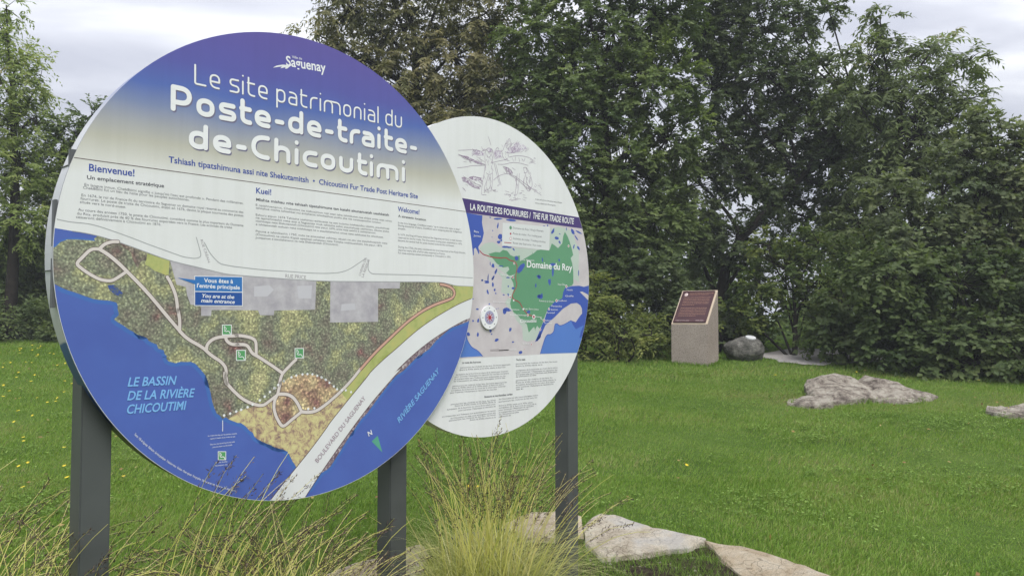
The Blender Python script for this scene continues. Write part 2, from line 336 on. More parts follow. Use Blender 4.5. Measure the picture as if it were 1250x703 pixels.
def box(name, x0, x1, y0, y1, z0, z1, m, parent, bev=0):
    bm = bmesh.new(); bmesh.ops.create_cube(bm, size=1)
    for v in bm.verts: v.co = Vector(((x0+x1)/2+v.co.x*(x1-x0), (y0+y1)/2+v.co.y*(y1-y0), (z0+z1)/2+v.co.z*(z1-z0)))
    if bev: bmesh.ops.bevel(bm, geom=bm.edges[:], offset=bev, segments=2, affect='EDGES')
    me = bpy.data.meshes.new(name); bm.to_mesh(me); bm.free(); return link(name, me, parent, m)
bpy.data.objects.remove(pf)
def onface(o): o.location = (0, 0, PF); o.rotation_euler = (ang, 0, 0); return o
onface(box('slab_border', -PW+.004, -.004, .004, SL-.004, -.02, .006, MAT['pedestal_border'], ped, .003))
plq = onface(box('bronze_plaque', -PW+.035, -.035, .03, SL-.035, .006, .024, MAT['plaque_maroon'], ped, .004))
px0, px1 = -PW+.035, -.035
for a, b, c, d in ((px0, px1, .03, .042), (px0, px1, SL-.047, SL-.035), (px0, px0+.012, .042, SL-.047), (px1-.012, px1, .042, SL-.047)):
    box('raised_frame', a, b, c, d, .0235, .030, MAT['plaque_maroon'], plq, .002)

# ------------------------------------------------------------------ text and print helpers
def text_mesh(s, bold=0, shear=0):
    cu = bpy.data.curves.new('lettering', 'FONT'); cu.body = s; cu.size = 1; cu.resolution_u = 3; cu.offset = bold; cu.shear = shear
    o = bpy.data.objects.new('lettering', cu); COL.objects.link(o)
    dg = bpy.context.evaluated_depsgraph_get(); dg.update(); me = bpy.data.meshes.new_from_object(o.evaluated_get(dg))
    V = np.zeros(len(me.vertices)*3, np.float32); me.vertices.foreach_get('co', V); V = V.reshape(-1, 3)
    F = [tuple(p.vertices) for p in me.polygons]
    bpy.data.meshes.remove(me); bpy.data.objects.remove(o); bpy.data.curves.remove(cu); return V, F
# bronze lettering of the plaque
VV, FF = [], []
def plate_line(s, xl, y, w, h):
    V, F = text_mesh(s, .02); 
    if not len(V): return
    sx = w/(V[:, 0].max()-V[:, 0].min()); b = sum(len(v) for v in VV)
    VV.append(np.stack([xl+(V[:, 0]-V[:, 0].min())*sx, y+V[:, 1]*h/.7, np.full(len(V), .0265)], 1)); FF.extend([tuple(b+i for i in f) for f in F])
W0, H0 = PW-.07, SL-.065; ox, oy = -PW+.035, .03
plate_line('POSTE DE TRAITE DE CHICOUTIMI', ox+.14, oy+H0*.905, W0*.74, .022); plate_line('CHICOUTIMI FUR TRADE POST', ox+.14, oy+H0*.865, W0*.60, .018)
fr = ["Ce lieu situé au carrefour des voies de pénétration au Saguenay", "fut fréquenté par les Amérindiens bien avant l'arrivée des Blancs.", "Un poste de traite y fut établi en 1676 par Nicolas et Charles", "et devint le plus important du Domaine du Roy. La Compagnie", "du Nord-Ouest puis celle de la Baie d'Hudson l'exploitèrent", "jusqu'à sa fermeture au cours du dix-neuvième siècle."]
en = ["Situated at the junction of the routes into the Saguenay", "this site was frequented by native peoples long before Europeans.", "A fur trading post was built here in 1676 and became the most", "important post of the King's Domain. The North West Company", "and then the Hudson's Bay Company operated the post", "until it was closed during the nineteenth century."]
for k, s in enumerate(fr): plate_line(s, ox+.055, oy+H0*(.785-.050*k), W0*(.82 if k < 5 else .4), .019)
for k, s in enumerate(en): plate_line(s, ox+.055, oy+H0*(.44-.050*k), W0*(.82 if k < 5 else .55), .019)
me = bpy.data.meshes.new('lettering'); me.from_pydata(np.concatenate(VV).tolist(), [], FF); me.update(); link('lettering', me, plq, MAT['plaque_bronze'])
VV, FF = [], []
plate_line("Commission des lieux et monuments historiques", ox+.04, oy+H0*.045, W0*.42, .014); plate_line("Government of Canada", ox+W0*.68, oy+H0*.045, W0*.24, .015)
me = bpy.data.meshes.new('footer_lettering'); me.from_pydata(np.concatenate(VV).tolist(), [], FF); me.update(); link('footer_lettering', me, plq, MAT['plaque_light'])['kind'] = 'stuff'
def ring(name, cx, cy, z, r, m, parent, n=12, ys=1.0, h=.004):
    V = [(cx+r*math.cos(2*math.pi*i/n), cy+ys*r*math.sin(2*math.pi*i/n), z) for i in range(n)]+[(cx+r*.7*math.cos(2*math.pi*i/n), cy+ys*r*.7*math.sin(2*math.pi*i/n), z+h) for i in range(n)]
    F = [tuple(range(n, 2*n))]+[(i, (i+1) % n, n+(i+1) % n, n+i) for i in range(n)]
    me = bpy.data.meshes.new(name); me.from_pydata(V, [], F); me.update(); return link(name, me, parent, m)
ring('crest', ox+.075, oy+H0*.885, .024, .034, MAT['plaque_light'], plq, 14, 1.15, .006)
# faint hatching panels behind the lettering (cast relief ground)
for y0, y1 in ((.515, .83), (.165, .485)):
    box('relief_ground', ox+.05, ox+W0-.05, oy+H0*y0, oy+H0*y1, .0235, .0255, MAT['plaque_maroon'], plq)

# ------------------------------------------------------------------ the double round sign
DATA = {"B":[1.7768220429103634,0.21962295315573993,0.9653175309729665],
"S":[2.9098015731048075,0.22213714244340793,0.8439246558609975],
"poly":[
["B","water_print",1,[[-0.9878,0.08],[-0.9638,0.0794],[-0.9075,0.0733],[-0.8714,0.0704],[-0.8271,0.0639],[-0.7584,0.0469],[-0.661,0.0162],[-0.5818,-0.009],[-0.468,-0.0291],[-0.3711,-0.0483],[-0.3167,-0.0514],[0.0376,-0.0621],[0.2647,-0.0557],[0.4915,-0.0494],[0.7303,-0.0412],[0.8073,-0.0508],[0.8368,-0.0571],[0.9579,-0.057],[1.01,-0.0569],[1.3533,-1.6009],[-1.0904,-1.0225],[-1.1161,0.067]]],
["B","forest_print",3,[[-0.9828,0.0073],[-0.9691,0.0101],[-0.9555,0.0188],[-0.9437,0.0332],[-0.9211,0.0447],[-0.889,0.0464],[-0.86,0.0462],[-0.836,0.0452],[-0.8399,0.0529],[-0.8271,0.0639],[-0.8271,0.0639],[-0.7584,0.0469],[-0.661,0.0162],[-0.5818,-0.009],[-0.468,-0.0291],[-0.3711,-0.0483],[-0.3167,-0.0514],[0.0376,-0.0621],[0.2647,-0.0557],[0.4915,-0.0494],[0.7303,-0.0412],[0.8073,-0.0508],[0.8368,-0.0571],[0.9579,-0.057],[1.01,-0.0569],[1.0207,-0.0943],[0.9582,-0.1167],[0.877,-0.1418],[0.7887,-0.1778],[0.694,-0.2211],[0.6028,-0.2698],[0.5323,-0.3157],[0.4638,-0.363],[0.389,-0.4107],[0.3166,-0.4654],[0.3138,-0.4732],[0.2005,-0.5791],[0.1066,-0.6714],[0.1005,-0.6818],[0.0218,-0.7664],[-0.0488,-0.8343],[-0.0488,-0.8343],[-0.0555,-0.8215],[-0.0654,-0.8083],[-0.0736,-0.7929],[-0.0808,-0.7801],[-0.09,-0.7647],[-0.1034,-0.7569],[-0.1246,-0.7464],[-0.1455,-0.7425],[-0.1586,-0.7316],[-0.1767,-0.7215],[-0.1972,-0.7104],[-0.2124,-0.7068],[-0.1153,-0.7534],[-0.1363,-0.7438],[-0.1572,-0.7353],[-0.178,-0.718],[-0.1984,-0.7119],[-0.2237,-0.6989],[-0.2364,-0.6883],[-0.2441,-0.6715],[-0.2591,-0.6608],[-0.274,-0.6433],[-0.2937,-0.6286],[-0.3082,-0.6263],[-0.3442,-0.6103],[-0.3562,-0.6003],[-0.3702,-0.6048],[-0.382,-0.5904],[-0.3937,-0.5827],[-0.4057,-0.5552],[-0.4115,-0.5371],[-0.4155,-0.5192],[-0.419,-0.5013],[-0.4229,-0.4878],[-0.4287,-0.4654],[-0.4327,-0.4476],[-0.424,-0.4747],[-0.4383,-0.4374],[-0.4567,-0.4146],[-0.4794,-0.3895],[-0.4972,-0.3814],[-0.5147,-0.3816],[-0.5364,-0.3799],[-0.5535,-0.3844],[-0.58,-0.3761],[-0.5877,-0.366],[-0.5858,-0.3576],[-0.5943,-0.3489],[-0.5967,-0.3361],[-0.6176,-0.3292],[-0.622,-0.3144],[-0.6427,-0.3055],[-0.6509,-0.3003],[-0.6593,-0.2885],[-0.6836,-0.279],[-0.673,-0.2837],[-0.6891,-0.2785],[-0.7052,-0.2668],[-0.7211,-0.2584],[-0.737,-0.246],[-0.7566,-0.2345],[-0.7702,-0.2235],[-0.7552,-0.2093],[-0.7553,-0.2011],[-0.7595,-0.1849],[-0.7586,-0.1747],[-0.7638,-0.1646],[-0.7849,-0.1589],[-0.8188,-0.1567],[-0.8374,-0.1539],[-0.8595,-0.1464],[-0.8814,-0.1382],[-0.8995,-0.1316],[-0.9174,-0.1262],[-0.9351,-0.1189],[-0.9614,-0.1045],[-0.9804,-0.1001]]],
["B","rocky_shore_print",4,[[-0.0195,-0.9871],[-0.006,-0.9678],[0.0685,-0.875],[0.097,-0.8653],[0.1155,-0.8545],[0.1549,-0.8075],[0.2322,-0.7103],[0.2175,-0.7288],[0.2411,-0.7048],[0.273,-0.6679],[0.3055,-0.644],[0.3717,-0.5745],[0.4313,-0.5164],[0.4705,-0.4837],[0.5104,-0.4646],[0.5647,-0.4244],[0.6201,-0.3832],[0.6039,-0.4016],[0.6399,-0.3819],[0.6673,-0.3687],[0.7135,-0.3275],[0.8087,-0.268],[0.8776,-0.2503],[0.9382,-0.232],[0.9793,-0.2209],[1.0211,-0.1945],[0.9483,-0.215],[0.8676,-0.2429],[0.7893,-0.2751],[0.704,-0.3146],[0.6306,-0.3538],[0.5419,-0.4097],[0.4564,-0.4724],[0.5192,-0.4367],[0.4312,-0.5094],[0.3465,-0.5829],[0.2729,-0.6545],[0.2199,-0.709],[0.1312,-0.8045],[0.0685,-0.875]]],
["B","road_print",6,[[-0.1931,-0.9757],[-0.1681,-0.9524],[-0.1171,-0.9],[-0.0488,-0.8343],[0.0218,-0.7664],[0.1005,-0.6818],[0.1066,-0.6714],[0.2005,-0.5791],[0.3138,-0.4732],[0.3166,-0.4654],[0.389,-0.4107],[0.4638,-0.363],[0.5323,-0.3157],[0.6028,-0.2698],[0.694,-0.2211],[0.7887,-0.1778],[0.877,-0.1418],[0.9582,-0.1167],[1.0207,-0.0943],[1.0211,-0.1945],[0.9483,-0.215],[0.8676,-0.2429],[0.7893,-0.2751],[0.704,-0.3146],[0.6306,-0.3538],[0.5419,-0.4097],[0.4564,-0.4724],[0.5192,-0.4367],[0.4312,-0.5094],[0.3465,-0.5829],[0.2729,-0.6545],[0.2199,-0.709],[0.1312,-0.8045],[0.0685,-0.875],[-0.0087,-0.9673],[-0.0086,-0.9794],[-0.0192,-1.0063]]],
["B","meadow_print",5,[[0.2691,-0.4546],[0.348,-0.3861],[0.4297,-0.3219],[0.5144,-0.2554],[0.6203,-0.1933],[0.7123,-0.1572],[0.8273,-0.1266],[0.8419,-0.0898],[0.8269,-0.0574],[0.8368,-0.0571],[0.9579,-0.057],[1.01,-0.0569],[1.0207,-0.0943],[0.9582,-0.1167],[0.877,-0.1418],[0.7887,-0.1778],[0.694,-0.2211],[0.6028,-0.2698],[0.5323,-0.3157],[0.4638,-0.363],[0.389,-0.4107],[0.3166,-0.4654],[0.2005,-0.5791],[0.1639,-0.536],[0.2178,-0.4912]]],
["B","meadow_print",4,[[-0.6611,0.0118],[-0.5818,-0.009],[-0.5849,-0.0669],[-0.6103,-0.0561],[-0.6354,-0.0479],[-0.6562,-0.0321],[-0.6684,-0.0285],[-0.6648,-0.0074]]],
["B","dry_meadow_print",4,[[-0.3466,-0.6083],[-0.3082,-0.6263],[-0.2937,-0.6286],[-0.274,-0.6433],[-0.2591,-0.6608],[-0.2441,-0.6715],[-0.2364,-0.6883],[-0.2237,-0.6989],[-0.1984,-0.7119],[-0.178,-0.718],[-0.1572,-0.7353],[-0.1363,-0.7438],[-0.1153,-0.7534],[-0.2124,-0.7068],[-0.1972,-0.7104],[-0.1767,-0.7215],[-0.1586,-0.7316],[-0.1455,-0.7425],[-0.1246,-0.7464],[-0.1034,-0.7569],[-0.09,-0.7647],[-0.0808,-0.7801],[-0.0736,-0.7929],[-0.0654,-0.8083],[-0.0555,-0.8215],[-0.0488,-0.8343],[0.0218,-0.7664],[0.1005,-0.6818],[0.1066,-0.6714],[0.2005,-0.5791],[0.1879,-0.5351],[0.1639,-0.536],[0.117,-0.5703],[0.0653,-0.6009],[0.0202,-0.6132],[-0.027,-0.6077],[-0.0833,-0.6433],[-0.1123,-0.6594],[-0.131,-0.6388],[-0.1498,-0.5995],[-0.1529,-0.5617],[-0.1378,-0.5276],[-0.1652,-0.5467],[-0.1956,-0.5653],[-0.2208,-0.5656],[-0.2605,-0.5716],[-0.3042,-0.5815]]],
["B","dry_scrub_print",4,[[-0.1378,-0.5276],[-0.1228,-0.4837],[-0.0753,-0.4578],[-0.0264,-0.4507],[0.0237,-0.4557],[0.0694,-0.4729],[0.1073,-0.4974],[0.1459,-0.5298],[0.1639,-0.536],[0.117,-0.5703],[0.0653,-0.6009],[0.0202,-0.6132],[-0.027,-0.6077],[-0.0411,-0.58],[-0.0632,-0.5495],[-0.0956,-0.5305]]],
["B","dry_scrub_print",5,[[-0.1378,-0.5323],[-0.0956,-0.5305],[-0.0632,-0.5495],[-0.0411,-0.58],[-0.0325,-0.6072],[-0.0834,-0.6409],[-0.1124,-0.6547],[-0.131,-0.6364],[-0.1472,-0.5997],[-0.1503,-0.5619]]],
["B","red_bush_print",4,[[-0.7584,0.0469],[-0.661,0.0162],[-0.6641,-0.0112],[-0.6822,-0.0164],[-0.6938,-0.042],[-0.7102,-0.0138],[-0.7187,0.0146],[-0.7426,0.0295]]],
["B","pond_print",4,[[-0.7936,-0.1055],[-0.7708,-0.1027],[-0.759,-0.1146],[-0.7432,-0.1305],[-0.7468,-0.1469],[-0.7701,-0.1352],[-0.7856,-0.1235]]],
["B","parking_print",4,[[-0.5796,-0.0102],[-0.468,-0.0291],[-0.3711,-0.0483],[-0.3167,-0.0514],[0.0376,-0.0628],[0.0336,-0.183],[-0.1568,-0.1882],[-0.1591,-0.2071],[-0.2195,-0.2074],[-0.2284,-0.1879],[-0.3481,-0.1876],[-0.4198,-0.1883],[-0.4217,-0.2105],[-0.4603,-0.2106],[-0.4609,-0.1733],[-0.4609,-0.1742],[-0.5011,-0.1681],[-0.5149,-0.1336],[-0.5198,-0.1034],[-0.5546,-0.0958],[-0.5637,-0.0661]]],
["B","parking_print",4,[[0.1077,-0.0602],[0.4885,-0.0495],[0.4862,-0.0807],[0.3612,-0.0843],[0.3628,-0.2355],[0.1077,-0.2378]]],
["B","roof_print",5,[[-0.0534,-0.0854],[0.0172,-0.0813],[0.0137,-0.1366],[-0.0475,-0.136]]],
["B","roof_print",5,[[0.1654,-0.1578],[0.235,-0.1538],[0.2388,-0.1813],[0.1623,-0.1878]]],
["B","roof_print",5,[[-0.2469,-0.0933],[-0.1795,-0.0867],[-0.1596,-0.1041],[-0.1886,-0.1317],[-0.2463,-0.133]]],
["B","white_print",11,[[-0.3781,-0.2439],[-0.3385,-0.2441],[-0.3378,-0.2848],[-0.3774,-0.2842]]],
["B","icon_green_print",12,[[-0.3749,-0.247],[-0.3416,-0.2471],[-0.341,-0.2817],[-0.3743,-0.2813]]],
["B","white_print",11,[[-0.3193,-0.3427],[-0.279,-0.3438],[-0.2783,-0.3864],[-0.3186,-0.3849]]],
["B","icon_green_print",12,[[-0.3161,-0.3458],[-0.2822,-0.3468],[-0.2816,-0.3832],[-0.3155,-0.382]]],
["B","white_print",11,[[-0.0627,-0.3427],[-0.0194,-0.3439],[-0.0188,-0.3867],[-0.0621,-0.3851]]],
["B","icon_green_print",12,[[-0.0592,-0.3459],[-0.0229,-0.3469],[-0.0224,-0.3835],[-0.0587,-0.3822]]],
["B","white_print",11,[[-0.3871,-0.7261],[-0.354,-0.7302],[-0.3535,-0.7636],[-0.3865,-0.7593]]],
["B","icon_green_print",12,[[-0.3844,-0.7289],[-0.3566,-0.7324],[-0.3562,-0.7607],[-0.3839,-0.7571]]],
["B","white_print",11,[[-0.4891,-0.0605],[-0.2958,-0.0557],[-0.2939,-0.1724],[-0.4871,-0.1736]]],
["B","callout_light_print",12,[[-0.4866,-0.0629],[-0.2985,-0.0584],[-0.2975,-0.1158],[-0.4856,-0.1176],[-0.4861,-0.0922],[-0.5529,-0.0699],[-0.4864,-0.0761]]],
["B","callout_dark_print",12,[[-0.4856,-0.1207],[-0.2975,-0.119],[-0.2967,-0.1698],[-0.4847,-0.1708]]],
["B","north_green_print",4,[[0.3317,-0.7715],[0.365,-0.7501],[0.3913,-0.8276]]],
["B","white_print",1,[[-0.1767,0.8038],[-0.1595,0.8165],[-0.1304,0.8278],[-0.1092,0.8308],[-0.0878,0.8382],[-0.0996,0.8267],[-0.1125,0.8149],[-0.1208,0.8129],[-0.1185,0.8199],[-0.1326,0.8133],[-0.1419,0.81],[-0.135,0.8192],[-0.1513,0.8131]]],
["S","banner_print",2,[[-0.3529,0.3939],[-0.2104,0.3938],[0.7673,0.3862],[0.9376,0.3846],[0.9373,0.3176],[0.7832,0.3212],[-0.1776,0.3209],[-0.3524,0.3218]]],
["S","map_land_print",1,[[-0.3524,0.3218],[-0.1776,0.3209],[0.7832,0.3212],[0.9373,0.3176],[1.0187,-0.4262],[0.7283,-0.4263],[-0.2327,-0.4262],[-0.5558,-0.426]]],
["S","bay_print",2,[[-0.1769,0.3205],[-0.0704,0.3179],[-0.0741,0.2809],[-0.0599,0.2266],[-0.0737,0.1812],[-0.1005,0.1517],[-0.0927,0.1191],[-0.098,0.1122],[-0.108,0.1292],[-0.1195,0.1449],[-0.1331,0.1385],[-0.133,0.1057],[-0.2237,0.1002],[-0.2541,0.3234]]],
["S","gulf_light_print",2,[[-0.1837,-0.2992],[-0.1818,-0.3255],[-0.1699,-0.3455],[-0.147,-0.3724],[-0.1008,-0.3903],[-0.0679,-0.42],[-0.408,-0.4221],[-0.4093,-0.2396],[-0.2198,-0.2596]]],
["S","pale_green_print",2,[[-0.094,0.1439],[-0.0519,0.1728],[0.0096,0.1838],[0.079,0.1556],[0.0855,0.1588],[0.1685,0.1615],[0.1894,0.1647],[0.4694,0.1678],[0.4741,0.2277],[0.4835,0.2954],[0.5498,0.3134],[0.6273,0.3077],[0.6867,0.2939],[0.7066,0.245],[0.7368,0.2029],[0.7469,0.1655],[0.7414,0.0575],[0.7463,-0.0075],[0.691,0.0152],[0.702,-0.0193],[0.6142,-0.0429],[0.3963,-0.2705],[0.3523,-0.3423],[0.277,-0.3516],[0.2453,-0.3403],[0.2399,-0.2694],[0.193,-0.2339],[0.162,-0.1849],[0.1213,-0.1573],[0.1011,-0.1368],[0.1414,-0.1012],[0.0711,-0.082],[0.0808,-0.0057],[0.0313,0.0336],[0.1188,0.0067],[0.0052,0.0692],[-0.0501,0.1107]]],
["S","green_print",3,[[-0.0266,0.1177],[0.0289,0.1324],[0.0611,0.1316],[0.0855,0.1474],[0.1184,0.1438],[0.1434,0.1225],[0.1686,0.1154],[0.2195,0.1242],[0.2196,0.0922],[0.254,0.107],[0.3241,0.1394],[0.3195,0.1569],[0.3284,0.1396],[0.3641,0.1627],[0.4186,0.1723],[0.474,0.1729],[0.4928,0.2108],[0.5211,0.2005],[0.5496,0.1871],[0.5881,0.2176],[0.5979,0.2617],[0.6126,0.2878],[0.637,0.2648],[0.6567,0.235],[0.6765,0.1925],[0.6913,0.1558],[0.6664,0.1355],[0.6812,0.105],[0.6911,0.0552],[0.6909,-0.0094],[0.691,0.0152],[0.6798,-0.027],[0.6142,-0.0429],[0.5947,-0.0709],[0.5871,-0.1053],[0.5182,-0.1269],[0.4868,-0.1476],[0.4559,-0.1681],[0.4201,-0.2283],[0.4049,-0.2614],[0.3848,-0.2811],[0.3648,-0.2645],[0.345,-0.2873],[0.3523,-0.2918],[0.3392,-0.2701],[0.3252,-0.2772],[0.2929,-0.3019],[0.2769,-0.2554],[0.2346,-0.2339],[0.2033,-0.2057],[0.1723,-0.1918],[0.1518,-0.1709],[0.1415,-0.1431],[0.1516,-0.108],[0.172,-0.0584],[0.1668,-0.0304],[0.1463,-0.0031],[0.1856,0.021],[0.1354,0.0074],[0.1105,0.0235],[0.1353,0.0417],[0.1269,0.0585],[0.0858,0.0508],[0.0371,0.0709],[0.0051,0.0973]]],
["S","gulf_dark_print",4,[[0.9328,-0.0204],[0.8443,-0.0218],[0.7923,-0.0319],[0.7469,-0.0263],[0.6798,-0.0305],[0.6142,-0.0429],[0.5947,-0.0709],[0.5871,-0.1053],[0.5182,-0.1269],[0.4559,-0.1681],[0.4354,-0.215],[0.4049,-0.2614],[0.3848,-0.2943],[0.345,-0.3561],[0.3848,-0.3372],[0.4354,-0.2616],[0.5076,-0.2215],[0.5924,-0.1668],[0.6685,-0.1348],[0.7241,-0.1305],[0.7578,-0.1441],[0.7736,-0.165],[0.7747,-0.1931],[0.7463,-0.2143],[0.7126,-0.2457],[0.6683,-0.2352],[0.6848,-0.2595],[0.7124,-0.2875],[0.7915,-0.2635],[0.763,-0.2985],[0.7459,-0.3402],[0.8258,-0.3204],[0.9323,-0.1201]]],
["S","map_land_print",5,[[0.7524,-0.0634],[0.7751,-0.0607],[0.8267,-0.0757],[0.8849,-0.1173],[0.8381,-0.1145],[0.8036,-0.0939]]],
["S","gulf_light_print",3,[[0.518,-0.2553],[0.539,-0.252],[0.5602,-0.2657],[0.5922,-0.2624],[0.6683,-0.2352],[0.6848,-0.2595],[0.7124,-0.2875],[0.7915,-0.2635],[0.9316,-0.2643],[0.8601,-0.4304],[0.3898,-0.4229],[0.415,-0.3675],[0.4353,-0.3281],[0.4558,-0.3138],[0.4764,-0.3167],[0.5023,-0.3057],[0.5128,-0.289]]],
["S","lake_print",4,[[-0.0051,0.3136],[-0.0078,0.3113],[-0.013,0.3102],[-0.0178,0.3111],[-0.0205,0.3139],[-0.0135,0.3163],[-0.0078,0.3154]]],
["S","lake_print",4,[[0.0852,0.3154],[0.0674,0.3104],[0.0397,0.3057],[0.0138,0.3063],[0.0149,0.311],[0.0402,0.3162],[0.0675,0.3171]]],
["S","lake_print",4,[[0.0514,0.2744],[0.0448,0.2591],[0.0396,0.2614],[0.038,0.2688],[0.0416,0.2809],[0.0482,0.294],[0.0513,0.2864]]],
["S","lake_print",4,[[0.0789,0.218],[0.0756,0.2051],[0.0581,0.2012],[0.0461,0.2093],[0.0467,0.2214],[0.0582,0.231],[0.0761,0.2311]]],
["S","lake_print",4,[[0.0658,0.1886],[0.0629,0.1823],[0.0485,0.1779],[0.0397,0.1836],[0.0378,0.1901],[0.0501,0.1934],[0.0645,0.1957]]],
["S","lake_print",4,[[0.0882,0.1988],[0.0831,0.195],[0.0744,0.192],[0.0638,0.194],[0.0642,0.1999],[0.0746,0.2031],[0.0841,0.2025]]],
["S","lake_print",4,[[0.191,0.3141],[0.1754,0.3094],[0.1408,0.3069],[0.1138,0.3097],[0.1064,0.315],[0.1404,0.3201],[0.1813,0.3189]]],
["S","lake_print",4,[[0.1308,0.1664],[0.118,0.1611],[0.0961,0.1585],[0.075,0.1598],[0.082,0.1652],[0.0955,0.1701],[0.1195,0.1705]]],
["S","lake_print",4,[[0.1543,0.1646],[0.1493,0.1614],[0.1294,0.159],[0.1166,0.1606],[0.1072,0.1635],[0.1291,0.1671],[0.1526,0.168]]],
["S","lake_print",4,[[0.173,0.1582],[0.179,0.1518],[0.1755,0.147],[0.167,0.1515],[0.1617,0.1559],[0.1609,0.1611],[0.1664,0.1627]]],
["S","lake_print",4,[[0.0188,0.0587],[0.0185,0.0478],[0.0068,0.0481],[-0.004,0.0516],[-0.0011,0.0624],[0.0063,0.0696],[0.0161,0.0668]]],
["S","lake_print",4,[[-0.0095,0.0657],[-0.0105,0.058],[-0.0128,0.0569],[-0.0151,0.0605],[-0.0155,0.0709],[-0.0131,0.0786],[-0.0103,0.0743]]],
["S","lake_print",4,[[0.0332,0.0298],[0.0249,0.0223],[0.02,0.02],[0.0216,0.0265],[0.0302,0.0379],[0.0378,0.0439],[0.0403,0.0417]]],
["S","lake_print",4,[[0.0155,-0.0088],[0.0031,-0.0187],[-0.0025,-0.0172],[-0.0019,-0.0098],[0.0095,0.0017],[0.02,0.0071],[0.0204,0.0011]]],
["S","lake_print",4,[[-0.0246,-0.0049],[-0.0272,-0.0159],[-0.031,-0.0222],[-0.0322,-0.0119],[-0.0303,0.0026],[-0.0261,0.0143],[-0.0245,0.005]]],
["S","lake_print",4,[[-0.0221,-0.0269],[-0.0268,-0.0302],[-0.0418,-0.0315],[-0.0544,-0.0298],[-0.0581,-0.0259],[-0.0417,-0.0237],[-0.0255,-0.0235]]],
["S","lake_print",4,[[-0.0636,-0.0228],[-0.0692,-0.0256],[-0.0746,-0.0278],[-0.0805,-0.0256],[-0.0787,-0.0218],[-0.0746,-0.0187],[-0.068,-0.0196]]],
["S","lake_print",4,[[0.0094,0.2446],[0.0087,0.2418],[0.0051,0.2403],[0.0034,0.243],[0.0025,0.2456],[0.0051,0.2482],[0.0089,0.2476]]],
["S","lake_print",4,[[0.0045,0.2094],[0.0027,0.2071],[0.0001,0.2069],[-0.0021,0.2077],[-0.0016,0.2099],[-0.0,0.2118],[0.0025,0.2113]]],
["S","lake_print",4,[[0.2093,0.1091],[0.2047,0.0996],[0.1894,0.0942],[0.1798,0.1027],[0.1789,0.1122],[0.1893,0.1217],[0.2025,0.116]]],
["S","lake_print",4,[[0.139,-0.001],[0.1357,-0.0045],[0.1201,-0.0044],[0.1073,-0.0038],[0.1113,-0.001],[0.1184,0.0023],[0.1322,0.0011]]],
["S","lake_print",4,[[0.0882,0.0594],[0.085,0.0566],[0.0651,0.0556],[0.0496,0.0561],[0.0534,0.0588],[0.0647,0.0612],[0.0844,0.0618]]],
["S","lake_print",4,[[0.5145,0.2784],[0.498,0.2673],[0.4873,0.266],[0.4883,0.277],[0.4997,0.2899],[0.5157,0.3029],[0.5156,0.2911]]],
["S","lake_print",4,[[0.5569,0.2403],[0.5416,0.236],[0.5267,0.2372],[0.5185,0.2438],[0.5219,0.2515],[0.5369,0.254],[0.5543,0.2505]]],
["S","lake_print",4,[[0.5719,0.2248],[0.5738,0.2154],[0.5693,0.2117],[0.5613,0.2161],[0.5525,0.225],[0.5572,0.2297],[0.5625,0.2325]]],
["S","lake_print",4,[[0.5731,0.2697],[0.5683,0.2679],[0.5608,0.2692],[0.5571,0.2716],[0.5583,0.2737],[0.564,0.2742],[0.5712,0.2727]]],
["S","lake_print",4,[[0.7013,0.298],[0.7049,0.2797],[0.6913,0.28],[0.6791,0.283],[0.6701,0.2988],[0.6732,0.313],[0.6875,0.3082]]],
["S","lake_print",4,[[0.7271,0.2615],[0.74,0.2482],[0.735,0.2464],[0.7242,0.2516],[0.7118,0.2621],[0.7024,0.2735],[0.7092,0.2746]]],
["S","lake_print",4,[[0.7797,0.2874],[0.7635,0.2877],[0.7345,0.2929],[0.7151,0.3017],[0.7178,0.3058],[0.7434,0.3021],[0.766,0.2943]]],
["S","lake_print",4,[[0.7027,0.2061],[0.6975,0.1934],[0.6906,0.193],[0.6901,0.202],[0.693,0.2116],[0.699,0.2188],[0.7049,0.218]]],
["S","lake_print",4,[[0.7495,0.2039],[0.7548,0.1951],[0.7534,0.1876],[0.7397,0.1913],[0.728,0.2011],[0.7279,0.2094],[0.7366,0.2124]]],
["S","lake_print",4,[[0.4161,0.1124],[0.4143,0.103],[0.4101,0.0963],[0.4056,0.1067],[0.4042,0.1155],[0.4059,0.1246],[0.4117,0.1216]]],
["S","lake_print",4,[[0.5366,0.0912],[0.5162,0.0844],[0.4951,0.0791],[0.4773,0.0842],[0.4768,0.092],[0.4961,0.0976],[0.5183,0.0968]]],
["S","lake_print",4,[[0.5108,0.0471],[0.5075,0.0271],[0.4996,0.0162],[0.4932,0.0339],[0.4941,0.0576],[0.5,0.0728],[0.5083,0.07]]],
["S","lake_print",4,[[0.3951,0.0087],[0.3826,0.0074],[0.37,0.0097],[0.3574,0.0165],[0.3668,0.021],[0.3794,0.0228],[0.3906,0.0161]]],
["S","lake_print",4,[[0.5667,0.1174],[0.5638,0.1091],[0.5576,0.1081],[0.5536,0.1131],[0.5522,0.1212],[0.5578,0.1247],[0.5639,0.1255]]],
["S","lake_print",4,[[0.6304,0.3049],[0.6292,0.298],[0.6266,0.2959],[0.6238,0.2996],[0.6234,0.3096],[0.6263,0.3175],[0.63,0.3145]]],
["S","lake_print",4,[[0.7456,0.0513],[0.7442,0.0347],[0.7404,0.031],[0.7375,0.0423],[0.7376,0.0597],[0.7407,0.0674],[0.7444,0.0683]]],
["S","lake_print",4,[[0.4696,-0.0092],[0.4669,-0.0186],[0.4635,-0.026],[0.4605,-0.0161],[0.4605,-0.0031],[0.4638,0.0028],[0.4672,0.0014]]],
["S","lake_print",4,[[0.433,0.3062],[0.4301,0.3036],[0.4206,0.302],[0.4138,0.3033],[0.4149,0.3057],[0.4211,0.3076],[0.4317,0.309]]],
